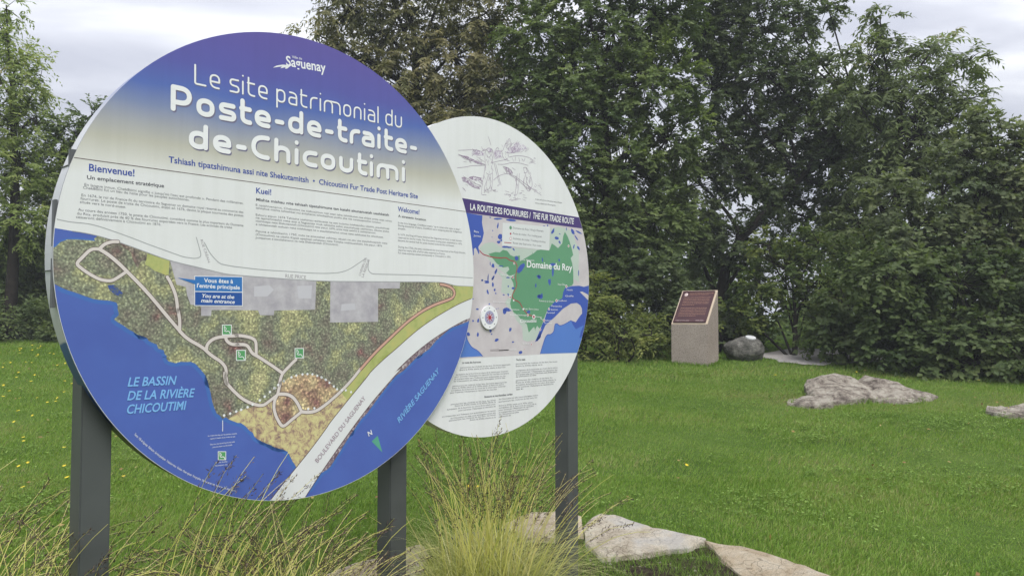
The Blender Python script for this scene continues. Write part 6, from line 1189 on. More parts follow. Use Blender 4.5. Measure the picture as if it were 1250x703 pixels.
for side, m, s, a, b, h, st in DATA['text']:
    if m != 'headline': continue
    fat = 'fat' in st; w = .250 if fat else .125; gap = .20 if fat else .24; x = 0; items = []
    for ch in s:
        if ch == ' ': x += .44; continue
        gs, adv = glyph(ch, w)
        for k, (P, r_) in enumerate(gs): items.append((x, fillet(P, r_) if len(P) > 2 else P, k))
        x += adv+gap
    x -= gap; a, b = np.array(a), np.array(b); d = b-a; Lg = np.hypot(*d); d /= Lg; up = np.array([-d[1], d[0]]); sx = Lg/x; sy = h/1.42
    HL = {}; print('headline', s, 'sx/sy', round(sx/sy, 3))
    for x0_, P, k in items:
        Q = [a+d*(x0_+p[0])*sx+up*p[1]*sy for p in P]
        closed = len(Q) > 3 and np.hypot(*(Q[0]-Q[-1])) < 1e-6
        V2, F = strip(Q[:-1] if closed else Q, w*(sx+sy)/2, True, closed)
        bucket(HL, 'headline', V2, F, -.0010-.0002*k)
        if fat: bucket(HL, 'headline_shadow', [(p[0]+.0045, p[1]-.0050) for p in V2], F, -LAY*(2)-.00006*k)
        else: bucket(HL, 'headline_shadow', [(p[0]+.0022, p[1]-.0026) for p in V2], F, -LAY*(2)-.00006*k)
    for nm_, k_ in (('title_lettering', 'headline'), ('title_print_shadow', 'headline_shadow')): flush('B', nm_, k_, *HL[k_])['kind'] = 'stuff'  # second mesh: drop shadow of the title, painted as a dark offset copy

# compass rose button on the small disc
cx, cz, cR = DATA['compass']
def dial(name, R, y, m, th, n=40, parent=small):
    V = [(cx+R*math.cos(2*math.pi*i/n), y, cz+R*math.sin(2*math.pi*i/n)) for i in range(n)]+[(cx+R*math.cos(2*math.pi*i/n), y+th, cz+R*math.sin(2*math.pi*i/n)) for i in range(n)]
    F = [tuple(range(n)), tuple(range(2*n-1, n-1, -1))]+[(i, n+i, n+(i+1) % n, (i+1) % n) for i in range(n)]
    me = bpy.data.meshes.new(name); me.from_pydata(V, [], F); me.update(); return link(name, me, parent, MAT[m])
dial('compass_dial', cR, -.012, 'white_print', .010); dial('compass_ring', cR*.58, -.0125, 'compass_ring', .0004)
for mname, off, rad in (('white_print', math.pi/8, .36), ('route_print', 0, .52)):
    V = []; F = []
    for k in range(8):
        a_ = k*math.pi/4+off; b = len(V)
        V += [(cx+cR*rad*math.cos(a_), -.0130-(.0004 if off == 0 else 0), cz+cR*rad*math.sin(a_)), (cx+cR*.12*math.cos(a_+.5), -.0130-(.0004 if off == 0 else 0), cz+cR*.12*math.sin(a_+.5)), (cx, -.0130-(.0004 if off == 0 else 0), cz), (cx+cR*.12*math.cos(a_-.5), -.0130-(.0004 if off == 0 else 0), cz+cR*.12*math.sin(a_-.5))]
        F.append((b, b+1, b+2, b+3))
    flush('S', 'compass_star', mname, V, F)
V = []; F = []
for k in range(8):
    a_ = k*math.pi/4+.02; b = len(V); c_ = (cx+cR*.80*math.cos(a_), cz+cR*.80*math.sin(a_)); q = cR*.045
    V += [(c_[0]-q, -.0125, c_[1]-q), (c_[0]+q, -.0125, c_[1]-q), (c_[0]+q, -.0125, c_[1]+q), (c_[0]-q, -.0125, c_[1]+q)]; F.append((b, b+1, b+2, b+3))
flush('S', 'compass_letters', 'dark_text', V, F)

# ------------------------------------------------------------------ vegetation
def foliage_mat(name, stops, trans=.42, rough=.55, tone_scale=.9, spec=.25, gain=1.8):
    t = NT(name, rough, spec)
    at = t.node('ShaderNodeAttribute', attribute_name='tint')
    f_ = t.math('ADD', t.math('MULTIPLY', at.outputs['Fac'], .6), t.math('MULTIPLY', t.noise(tone_scale, 3), .4))
    c = t.ramp(f_, [(p, tuple(x*gain for x in q)) for p, q in stops]); t.col(c)
    tr = t.node('ShaderNodeBsdfTranslucent'); t.l.new(t.mix(1, c, (1.15, 1.25, .6), 'MULTIPLY'), tr.inputs[0])
    ms = t.node('ShaderNodeMixShader'); ms.inputs[0].default_value = trans
    o = t.n['Material Output']; t.l.new(t.b.outputs[0], ms.inputs[1]); t.l.new(tr.outputs[0], ms.inputs[2]); t.l.new(ms.outputs[0], o.inputs[0])
    MAT[name] = t.m; return t.m
foliage_mat('leaf_ash_light', [(.2, (.075, .10, .028)), (.5, (.125, .160, .048)), (.75, (.18, .21, .07)), (.92, (.22, .15, .06))])
foliage_mat('leaf_ash_seedy', [(.2, (.045, .052, .024)), (.42, (.085, .088, .040)), (.60, (.145, .135, .068)), (.85, (.20, .175, .095))])
foliage_mat('leaf_maple', [(.2, (.036, .056, .022)), (.5, (.072, .100, .036)), (.8, (.125, .155, .056))])
foliage_mat('leaf_maple_dark', [(.2, (.028, .042, .020)), (.5, (.052, .072, .030)), (.8, (.085, .106, .046))])
foliage_mat('leaf_right', [(.2, (.040, .056, .024)), (.5, (.080, .100, .042)), (.78, (.115, .145, .060)), (.95, (.16, .10, .05))])
foliage_mat('leaf_poplar', [(.2, (.040, .055, .026)), (.5, (.080, .098, .045)), (.78, (.130, .145, .070)), (.95, (.17, .11, .05))])
foliage_mat('leaf_dogwood', [(.2, (.032, .052, .018)), (.5, (.060, .086, .030)), (.8, (.105, .132, .050))], gain=1.45)
foliage_mat('leaf_young', [(.2, (.030, .050, .014)), (.5, (.055, .082, .022)), (.85, (.13, .15, .036))], .45, gain=1.5)
foliage_mat('leaf_weed', [(.2, (.045, .065, .018)), (.5, (.085, .105, .028)), (.8, (.15, .16, .045)), (.95, (.20, .16, .06))])
foliage_mat('leaf_hedge', [(.2, (.030, .045, .018)), (.5, (.055, .078, .028)), (.8, (.095, .115, .042))])
foliage_mat('leaf_wood', [(.2, (.030, .050, .018)), (.5, (.060, .090, .028)), (.85, (.12, .16, .04))], .4)
t = NT('bark', .9, .1); t.col(t.ramp(t.noise(9, 6, .7), [(.3, (.014, .012, .011)), (.7, (.042, .036, .030))])); t.bump(t.noise(30, 6, .7), .6, .02); MAT['bark'] = t.m

def unit(a): return a/np.maximum(1e-9, np.linalg.norm(a, axis=-1, keepdims=True))
def leaf_quads(c, d, n, L, W, tint, fold=.12):
    """pointed leaves: 4 corners each, folded a little along the midrib"""
    s = unit(np.cross(d, n)); n = np.cross(s, d); k = len(c)
    L = L[:, None]; W = W[:, None]
    V = np.empty((k, 4, 3)); V[:, 0] = c; V[:, 1] = c+d*L*.42+s*W*.5+n*W*fold; V[:, 2] = c+d*L; V[:, 3] = c+d*L*.42-s*W*.5+n*W*fold
    F = np.arange(k*4).reshape(k, 4); return V.reshape(-1, 3), F
def tube_np(paths, sides=5):
    V = []; F = []; b = 0
    for P, R in paths:
        P = np.asarray(P, float); R = np.asarray(R, float); T = unit(np.gradient(P, axis=0)); ref = np.where(np.abs(T[:, 2:3]) > .9, np.array([[1., 0, 0]]), np.array([[0, 0, 1.]]))
        A = unit(np.cross(T, ref)); B_ = np.cross(T, A); an = np.arange(sides)*2*math.pi/sides
        ringv = P[:, None]+R[:, None, None]*(A[:, None]*np.cos(an)[None, :, None]+B_[:, None]*np.sin(an)[None, :, None])
        n = len(P); V.append(ringv.reshape(-1, 3)); id_ = b+np.arange(n*sides).reshape(n, sides)
        F.append(np.stack([id_[:-1], np.roll(id_[:-1], -1, 1), np.roll(id_[1:], -1, 1), id_[1:]], -1).reshape(-1, 4)); b += n*sides
    return np.concatenate(V), np.concatenate(F)
def bez(a, b, sag, n=7, wob=.1):
    a, b = np.array(a, float), np.array(b, float); m = (a+b)/2+np.array(sag, float)+rng.normal(0, wob, 3); t_ = np.linspace(0, 1, n)[:, None]
    return (1-t_)**2*a+2*t_*(1-t_)*m+t_**2*b
def make_tree(name, label, cat, base, lobes, m, dens=11, per=16, twigs=6, tl=.42, ll=.092, lw=.046, droop=.16, trunk_r=.13, group=None, depth=.85, fill=.40, tintbase=.52, trunk_path=None, seed=1, part='crown', stems=1, dark=None):
    R = np.random.RandomState(seed)
    bx, by = base; bz = gz1(bx, by); root = empty(name, (bx, by, bz)); tag(root, label, cat, group)
    C_, O_, SZ = [], [], []
    for (x, y, z, rx, rz) in lobes:
        n = max(9, int(dens*rx*rz*11)); d = unit(R.normal(size=(n, 3))); r = R.rand(n)**fill
        c = np.array([x, y, z])+d*r[:, None]*np.array([rx, rx*depth, rz]); c[:, 2] = np.maximum(c[:, 2], gz(c[:, 0], c[:, 1])+.12)
        C_.append(c); O_.append(unit(d+np.array([0, 0, .25]))); SZ.append(np.full(n, tl*(.7+.5*R.rand())))
    CL = C_
    C_, O_, SZ = np.concatenate(C_), np.concatenate(O_), np.concatenate(SZ)
    n = len(C_); ctint = np.clip(tintbase+R.normal(0, .13, n)+np.repeat(R.normal(0, .12, len(lobes)), [len(c) for c in CL]), 0, 1)
    # sprays: every clump is a fan of drooping twigs, each carrying leaves on both sides
    k = twigs; base_ = np.repeat(C_, k, 0); dr = unit(np.repeat(O_, k, 0)+R.normal(0, .62, (n*k, 3))); sz = np.repeat(SZ, k)*(.6+.6*R.rand(n*k)); tt = np.repeat(ctint, k)+R.normal(0, .06, n*k)
    tl_, q = [], per
    tpar = (np.tile(np.arange(q), n*k)+.6)/q; base2 = np.repeat(base_, q, 0); d2 = np.repeat(dr, q, 0); s2 = np.repeat(sz, q); side = np.tile(np.where(np.arange(q) % 2 == 0, 1., -1.), n*k)
    pos = base2+d2*(s2*tpar)[:, None]; pos[:, 2] -= droop*s2*tpar**2
    td = unit(d2-np.array([0, 0, 1.])*(2*droop*tpar)[:, None]); lat = unit(np.cross(td, np.array([0, 0, 1.])+R.normal(0, .05, td.shape)))
    ld = unit(td*.55+lat*side[:, None]*.8+np.array([0, 0, -droop*.8])+R.normal(0, .28, td.shape)); nn_ = unit(np.array([0, 0, .75])+np.repeat(dr, q, 0)*.55+np.array([0, -.35, 0])+R.normal(0, .5, td.shape))
    K_ = len(pos); ll *= 1.0; lw *= 1.22; L_ = ll*(.7+.6*R.rand(K_)); W_ = lw*(.75+.5*R.rand(K_))
    V, F = leaf_quads(pos, ld, nn_, L_, W_, None); ti = np.clip(np.repeat(tt, q)+R.normal(0, .10, K_), 0, 1)
    V = V-np.array([bx, by, bz]); link(part, mesh(part, V, F, False, ti), root, m)['kind'] = 'stuff'
    # wood
    paths = []; ctr = np.array(lobes)[:, :3].mean(0)
    for s_ in range(stems):
        off = np.array([R.uniform(-.3, .3), R.uniform(-.2, .2), 0]) if stems > 1 else np.zeros(3)
        a = np.array([bx, by, bz-.1])+off; topp = np.array([ctr[0]*.6+bx*.4, ctr[1]*.6+by*.4, ctr[2]])+off*3
        if trunk_path is not None: tp = np.array(trunk_path, float)
        else: tp = bez(a, topp, (0, 0, 0), 9, .15)
        tr_ = trunk_r*(1.15-.75*np.linspace(0, 1, len(tp)))/(1 if stems == 1 else 1.6); paths.append((tp, tr_))
        for li, (x, y, z, rx, rz) in enumerate(lobes):
            if li % stems != s_: continue
            dist = np.linalg.norm(tp-np.array([x, y, z-.9]), axis=1); i = int(np.argmin(dist)); e_ = np.array([x, y, z+rz*.3])
            if np.linalg.norm(tp[i]-e_) > .2: paths.append((bez(tp[i], e_, (0, 0, .15), 7, .18), np.linspace(tr_[i]*.55, .012, 7)))
    link('trunk', mesh('trunk', *tube_np(paths, 7), smooth=True), root, MAT['bark']).data.transform(Matrix.Translation((-bx, -by, -bz)))
    tw = []
    for (x, y, z, rx, rz) in lobes:
        dd = np.linalg.norm((C_-np.array([x, y, z])), axis=1); sel = np.where(dd < max(rx, rz)*1.2)[0]
        for i in sel[R.rand(len(sel)) < .35]: tw.append((bez((x, y, z), C_[i]+O_[i]*SZ[i]*.5, (0, 0, .05), 4, .06), np.linspace(.011, .004, 4)))
    if tw:
        b_ = link('branches', mesh('branches', *tube_np(tw, 3)), root, MAT['bark']); b_.data.transform(Matrix.Translation((-bx, -by, -bz))); b_['kind'] = 'stuff'
    LEAFCOUNT[0] += K_
    return root
def tag_kind(me): return me
LEAFCOUNT = [0]
LB = {"T_ash_left":{"base":[-11.24,17.2],"lobes":[[-11.44,17.2,7.94,0.48,0.4],[-10.95,17.2,7.43,0.44,0.37],[-11.23,17.2,6.91,0.62,0.44],[-10.67,17.2,6.82,0.33,0.26],[-11.31,17.2,5.98,0.66,0.62],[-10.7,17.2,5.98,0.44,0.4],[-11.05,17.2,4.96,0.8,0.73],[-12.14,17.2,7.66,0.73,0.91],[-12.08,17.2,5.79,0.91,1.1],[-11.46,17.2,8.6,0.29,0.29],[-11.11,17.2,3.94,0.91,0.8]]},
"T_maple_left":{"base":[-10.48,18.6],"lobes":[[-10.63,18.6,6.03,0.67,0.51],[-9.9,18.6,5.33,0.99,0.87],[-11.04,18.6,5.03,0.91,0.87],[-10.22,18.6,3.93,1.11,0.99],[-11.2,18.6,3.33,0.99,0.91],[-9.24,18.6,4.33,0.99,1.19],[-10.39,18.6,2.34,1.11,0.91],[-11.56,18.6,1.95,0.91,0.79],[-9.4,18.6,2.54,1.19,0.99],[-10.24,18.6,6.54,0.32,0.28]]},
"T_spruce_left":{"base":[-12.96,17.8],"lobes":[[-13.0,17.8,3.26,1.32,1.32],[-13.45,17.8,5.55,1.13,1.13],[-12.95,17.8,1.74,1.13,0.76],[-11.84,17.8,2.69,0.76,0.95],[-11.62,17.8,1.65,0.76,0.57]]},
"T_maple_behind":{"base":[-6.73,19.5],"lobes":[[-7.83,19.5,5.73,1.24,1.24],[-6.17,19.5,5.94,1.24,1.24],[-4.69,19.5,4.89,1.04,1.24],[-8.23,19.5,4.68,1.24,1.24],[-6.56,19.5,4.26,1.45,1.45],[-7.37,19.5,2.59,1.66,1.24],[-5.09,19.5,2.8,1.66,1.45],[-5.53,19.5,5.31,1.24,1.24],[-8.82,19.5,2.8,1.24,1.24]]},
"T_ash_centre":{"base":[-2.26,17.0],"lobes":[[-3.68,17.0,8.44,0.83,0.61],[-4.4,17.0,7.88,0.47,0.25],[-3.39,17.0,7.32,0.9,0.61],[-2.3,17.0,8.16,1.01,0.72],[-2.47,17.0,6.68,0.94,0.79],[-1.29,17.0,7.42,1.01,0.83],[-0.47,17.0,8.26,0.9,0.72],[-1.19,17.0,6.13,1.01,0.72],[-0.28,17.0,6.68,0.79,0.79],[-1.92,17.0,5.39,1.08,0.79],[-2.86,17.0,9.65,1.45,0.9],[-1.21,17.0,9.84,1.45,0.9],[-0.28,17.0,5.21,0.9,0.9],[-3.2,17.0,5.94,0.9,0.72]]},
"T_maple_centre":{"base":[2.07,16.2],"lobes":[[0.52,16.2,7.68,0.86,0.69],[1.3,16.2,6.97,1.03,0.79],[0.43,16.2,6.27,0.76,0.86],[2.17,16.2,7.68,1.07,0.76],[3.05,16.2,8.04,1.03,0.76],[1.65,16.2,5.74,1.14,0.86],[2.87,16.2,6.62,1.1,0.86],[1.12,16.2,4.69,0.86,0.76],[2.34,16.2,4.69,1.14,0.86],[3.29,16.2,5.39,0.86,0.86],[1.3,16.2,9.28,1.38,0.86],[3.06,16.2,9.46,1.38,0.86],[1.81,16.2,3.47,1.03,0.76],[3.02,16.2,3.65,0.86,0.86],[0.95,16.2,3.3,0.69,0.76],[2.5,16.2,2.61,1.03,0.69],[0.43,16.2,5.04,0.69,0.86]]},
"T_maple_dark":{"base":[5.24,17.6],"lobes":[[4.45,17.6,8.21,1.05,0.82],[5.49,17.6,8.4,1.12,0.64],[4.63,17.6,6.87,1.05,0.86],[5.76,17.6,7.16,1.12,0.82],[6.8,17.6,7.06,0.94,0.67],[6.63,17.6,8.5,0.82,0.37],[6.32,17.6,5.92,1.05,0.67],[7.64,17.6,6.11,1.12,0.64],[4.8,17.6,5.53,0.82,0.64],[4.04,17.6,4.58,0.82,0.94],[7.25,17.6,5.16,1.05,0.67],[5.22,17.6,9.75,1.5,0.75],[7.3,17.6,8.79,0.64,0.34],[4.22,17.6,3.08,0.75,0.75],[8.19,17.6,5.44,0.94,0.67],[5.24,17.6,2.42,0.75,0.67],[5.92,17.6,4.21,0.49,0.37],[5.27,17.6,4.87,0.82,0.56],[6.76,17.6,4.12,0.75,0.49],[7.8,17.6,4.21,0.75,0.56],[4.6,17.6,4.02,0.67,0.49],[5.91,18.4,5.71,0.86,0.59],[4.92,16.8,3.37,0.71,0.5],[5.92,16.8,4.36,0.75,0.46],[5.52,17.0,2.94,0.65,0.43],[6.6,17.2,3.23,0.69,0.48],[7.41,17.6,3.46,0.56,0.45]]},
"T_ash_right":{"base":[7.36,15.4],"lobes":[[7.46,15.4,7.59,0.36,0.33],[7.2,15.4,6.8,0.65,0.43],[7.95,15.4,6.8,0.65,0.39],[8.61,15.4,7.05,0.49,0.26],[7.68,15.4,6.05,0.82,0.52],[6.94,15.4,5.96,0.72,0.52],[8.68,15.4,6.3,0.65,0.43],[9.27,15.4,6.8,0.43,0.16],[8.17,15.4,5.3,0.92,0.59],[8.91,15.4,5.55,0.56,0.43],[9.34,15.4,5.97,0.33,0.26],[7.33,15.4,4.38,0.92,0.65],[8.31,15.4,4.47,0.82,0.59],[9.32,15.4,5.22,0.36,0.26],[6.98,15.4,3.39,0.72,0.59]]},
"T_poplar_right":{"base":[8.19,13.4],"lobes":[[7.93,13.4,4.46,0.43,0.37],[8.47,13.4,4.67,0.4,0.37],[8.9,13.4,4.6,0.37,0.4],[8.24,13.4,3.95,0.66,0.48],[7.51,13.4,3.73,0.57,0.51],[8.8,13.4,3.81,0.57,0.57],[6.93,13.4,3.02,0.63,0.51],[7.79,13.4,3.02,0.68,0.57],[8.71,13.4,2.95,0.68,0.57],[9.24,13.4,4.03,0.71,1.0],[9.8,13.4,3.45,0.85,1.28],[8.33,13.4,5.04,0.2,0.28],[6.66,13.4,3.73,0.43,0.43],[9.34,13.4,2.45,0.85,0.85]]},
"S_dogwood_right":{"base":[6.94,12.2],"lobes":[[6.0,12.4,2.25,0.47,0.42],[5.94,12.7,1.65,0.46,0.4],[6.53,12.4,2.18,0.58,0.5],[6.38,12.4,1.46,0.58,0.45],[7.19,12.4,2.12,0.61,0.53],[6.93,12.1,1.33,0.59,0.41],[7.91,12.4,2.12,0.58,0.55],[7.45,11.9,1.34,0.58,0.46],[7.75,11.6,1.1,0.49,0.37],[8.33,11.8,1.47,0.75,0.75],[6.11,12.4,1.06,0.47,0.24],[6.66,12.2,0.97,0.52,0.21],[7.06,11.8,0.89,0.5,0.18]]},
"S_dogwood_mid":{"base":[5.77,13.4],"lobes":[[5.77,13.4,1.84,0.4,0.37],[5.51,13.4,1.51,0.37,0.31],[5.97,13.4,1.37,0.43,0.34],[5.61,13.4,1.13,0.43,0.23],[6.18,13.4,1.09,0.37,0.2]]},
"T_young_mid":{"base":[5.18,14.2],"lobes":[[5.13,14.4,2.5,0.67,0.4],[5.74,14.4,2.2,0.61,0.46],[4.67,14.4,2.19,0.52,0.4],[5.51,14.4,1.74,0.52,0.31],[6.29,14.4,2.66,0.61,0.46],[4.28,14.4,1.66,0.4,0.28],[4.89,14.4,1.66,0.37,0.21],[4.83,14.4,2.96,0.37,0.24],[5.75,14.4,2.96,0.46,0.28]]},
"S_weed_left":{"base":[1.83,13.8],"lobes":[[1.62,13.9,1.65,0.56,0.38],[1.33,13.9,1.21,0.47,0.3],[1.96,13.7,1.22,0.52,0.29],[2.51,14.3,1.43,0.46,0.4],[1.52,13.9,2.02,0.38,0.3],[1.18,13.9,1.73,0.32,0.38],[2.58,13.9,1.07,0.35,0.18],[0.96,13.9,1.14,0.3,0.24]]},
"S_elder_centre":{"base":[3.75,15.0],"lobes":[[2.99,15.2,1.9,0.58,0.55],[3.63,15.2,1.58,0.65,0.48],[4.36,15.2,1.42,0.58,0.42],[3.95,15.2,1.1,0.71,0.29],[4.68,15.2,1.1,0.48,0.26],[2.67,15.2,2.39,0.65,0.48],[0.24,15.2,2.54,0.81,0.81],[0.24,15.2,1.41,0.81,0.65],[1.21,15.2,2.38,0.65,0.48]]},
"S_hedge_left":{"base":[-10.32,16.6],"lobes":[[-10.83,16.6,1.38,0.64,0.42],[-10.04,16.6,1.42,0.64,0.46],[-9.25,16.6,1.38,0.71,0.46],[-11.72,16.6,1.47,0.88,0.53],[-8.37,16.6,1.47,0.88,0.53],[-7.31,16.6,1.39,0.88,0.53],[-6.08,16.6,1.39,0.88,0.53],[-4.84,16.6,1.39,0.88,0.53],[-3.43,16.6,1.39,1.06,0.6],[-1.85,16.6,1.39,1.06,0.6],[-0.62,16.6,1.31,0.88,0.6]]}}
def T(key, name, label, cat, m, **kw): return make_tree(name, label, cat, LB[key]['base'], LB[key]['lobes'], MAT[m], **kw)
T('T_ash_left', 'ash_tree', 'slender light green tree with airy feathery crown at the far left edge', 'tree', 'leaf_ash_light', dens=9, twigs=5, per=10, seed=2, ll=.11, lw=.032, droop=.3)
T('T_maple_left', 'maple_tree', 'dark round-topped tree seen just left of the big disc', 'tree', 'leaf_maple', dens=7, seed=3)
T('T_spruce_left', 'bushy_tree', 'dense low-branched bushy tree below the feathery tree at the left edge', 'tree', 'leaf_maple', dens=7, seed=4, trunk_r=.1)
T('T_maple_behind', 'maple_tree', 'dark tree standing hidden behind the big disc', 'tree', 'leaf_maple_dark', dens=4.5, seed=5)
T('T_ash_centre', 'ash_tree', 'tall olive-brown seed-laden tree rising above the top right of the big disc', 'tree', 'leaf_ash_seedy', dens=9, twigs=6, per=12, seed=6, ll=.12, lw=.034, droop=.5, trunk_r=.2, tl=.45)
T('T_maple_centre', 'maple_tree', 'tall dense green tree behind the small disc and left of the pedestal', 'tree', 'leaf_maple', dens=8, seed=7, trunk_r=.2)
z_ = gz1(3.9, 17.6)
T('T_maple_dark', 'maple_tree', 'big dark tree with arching trunk rising behind the pedestal', 'tree', 'leaf_maple_dark', dens=7, seed=8, trunk_path=[(4.6, 17.3, z_-.1), (4.6, 17.2, 2.0), (4.75, 17.1, 2.7), (5.1, 17.0, 3.4), (5.7, 17, 4.0), (6.4, 17, 4.7), (7.1, 17, 5.6), (7.7, 17.1, 6.4)], trunk_r=.12)
T('T_ash_right', 'ash_tree', 'tall tree with ragged leafy tips against the sky at the upper right', 'tree', 'leaf_right', dens=9, twigs=5, per=10, seed=9, ll=.125, lw=.036, droop=.45)
T('T_poplar_right', 'poplar_tree', 'grey-green tree with round leaves filling the right edge', 'tree', 'leaf_poplar', dens=9, twigs=6, per=9, seed=10, ll=.085, lw=.06, droop=.2, tl=.36)
T('S_dogwood_right', 'dogwood_shrub', 'broad dark green shrub mass hanging over the lawn at the right', 'shrub', 'leaf_dogwood', dens=13, twigs=6, per=8, seed=11, ll=.095, lw=.06, droop=.25, tl=.34, trunk_r=.05, stems=4)
T('S_dogwood_mid', 'dogwood_shrub', 'light green shrub at the corner where the gravel path meets the trees', 'shrub', 'leaf_dogwood', dens=14, twigs=5, per=8, seed=12, ll=.10, lw=.06, droop=.25, tl=.32, trunk_r=.04, stems=3, tintbase=.68)
T('T_young_mid', 'young_tree', 'thin-stemmed young tree with yellow-green leaves right of the boulder', 'tree', 'leaf_young', dens=9, twigs=5, per=8, seed=13, ll=.09, lw=.045, trunk_r=.05, tl=.36)
T('S_weed_left', 'weedy_shrub', 'yellowish weedy shrub left of the pedestal', 'shrub', 'leaf_weed', dens=15, twigs=6, per=9, seed=14, ll=.085, lw=.03, droop=.3, trunk_r=.03, stems=4, tl=.32)
T('S_elder_centre', 'understory_shrub', 'dark shrub growth directly behind the pedestal', 'shrub', 'leaf_maple_dark', dens=9, seed=15, trunk_r=.05, stems=4)
T('S_hedge_left', 'hedge', 'olive brushy hedge along the far edge of the lawn behind the sign', 'hedge', 'leaf_hedge', dens=9, twigs=6, per=9, seed=16, ll=.09, lw=.035, trunk_r=.04, stems=6)
# far wood behind everything
R = np.random.RandomState(33); n = 60000
X = R.uniform(-24, 30, n); Y = R.uniform(21, 25, n); hh = 3.2+1.3*np.sin(X*.55)+.8*np.sin(X*1.3+1); hh = hh-1.6*np.exp(-((X-7.2)/2.0)**2)
Z_ = gz(X, Y)+hh*R.rand(n)**.8; d = unit(R.normal(size=(n, 3))+[0, 0, -.4]); nn_ = unit(R.normal(size=(n, 3))*.6+[0, 0, 1])
V, F = leaf_quads(np.stack([X, Y, Z_], 1), d, nn_, .26*(.6+.7*R.rand(n)), .14*(.7+.6*R.rand(n)), None)
tag(link('distant_wood', mesh('distant_wood', V, F, False, R.rand(n)), mat=MAT['leaf_wood']), 'distant undergrowth closing the view behind the trees', kind='stuff')

# ------------------------------------------------------------------ lawn grass
t = NT('grass_blade', .6, .2); at = t.node('ShaderNodeAttribute', attribute_name='tint')
f1 = t.math('ADD', t.math('MULTIPLY', at.outputs['Fac'], .45), t.math('MULTIPLY', t.noise(.75, 5, .6), .55))
c = t.ramp(f1, [(.24, (.092, .172, .022)), (.42, (.155, .270, .038)), (.56, (.220, .345, .058)), (.70, (.29, .35, .10)), (.82, (.33, .29, .15)), (.95, (.40, .33, .20))])
t.col(c); tr = t.node('ShaderNodeBsdfTranslucent'); t.l.new(t.mix(1, c, (1.1, 1.2, .5), 'MULTIPLY'), tr.inputs[0]); ms = t.node('ShaderNodeMixShader'); ms.inputs[0].default_value = .35
t.l.new(t.b.outputs[0], ms.inputs[1]); t.l.new(tr.outputs[0], ms.inputs[2]); t.l.new(ms.outputs[0], t.n['Material Output'].inputs[0]); MAT['grass_blade'] = t.m
KEEP_OUT = [[(0.51, 5.53), (0.64, 5.73), (0.74, 5.69), (1, 5.45), (1.3, 5.23), (1.18, 5.12), (0.93, 5.06), (0.57, 4.95), (0.49, 5.2)], [(1.3, 5.23), (1.5, 5.17), (1.65, 5.05), (1.83, 4.83), (1.96, 4.62), (1.98, 4.34), (1.37, 4.27), (1.38, 4.68), (1.33, 4.96)], [(-0.06, 5.55), (0.15, 5.79), (0.4, 5.79), (0.5, 5.62), (0.49, 5.33), (0.31, 5.26), (0.09, 5.3)], [(-1.13, 4.69), (-0.95, 4.91), (-0.76, 5.04), (-0.61, 5.18), (-0.55, 5.04), (-0.55, 4.7), (-0.73, 4.51), (-1.04, 4.41)],
            BED, PATH, [(4.0, 10.1), (4.15, 10.85), (5.1, 10.95), (5.55, 10.4), (5.3, 10.05), (4.5, 10.03)], [(3.58, 9.95), (3.85, 10.15), (4.05, 9.95), (3.75, 9.72)], [(5.8, 9.3), (5.9, 9.5), (6.8, 9.55), (6.8, 9.05), (6, 9.1)], [(3.29, 12.99), (2.75, 13.37), (3.05, 13.8), (3.59, 13.42)]]
def scatter(y0, y1, dens, R, xm=.74, xo=.8):
    A = xm*(y1**2-y0**2)+2*xo*(y1-y0); n = int(A*dens); Y = np.sqrt(R.uniform(y0**2, y1**2, n)); X = R.uniform(-1, 1, n)*(xm*Y+xo)
    ok = np.ones(n, bool)
    for P in KEEP_OUT: ok &= ~inside_np(X, Y, P)
    return X[ok], Y[ok]
def fbm(X, Y, s, seed):
    r_ = np.random.RandomState(seed); o = np.zeros(len(X))
    for k in range(7):
        a = r_.uniform(0, 6.28); fq = s*1.6**(k*.7)*r_.uniform(.7, 1.3); o += np.sin((X*np.cos(a)+Y*np.sin(a))*fq+r_.uniform(0, 6.28))/(1+.35*k)
    return o/3.2
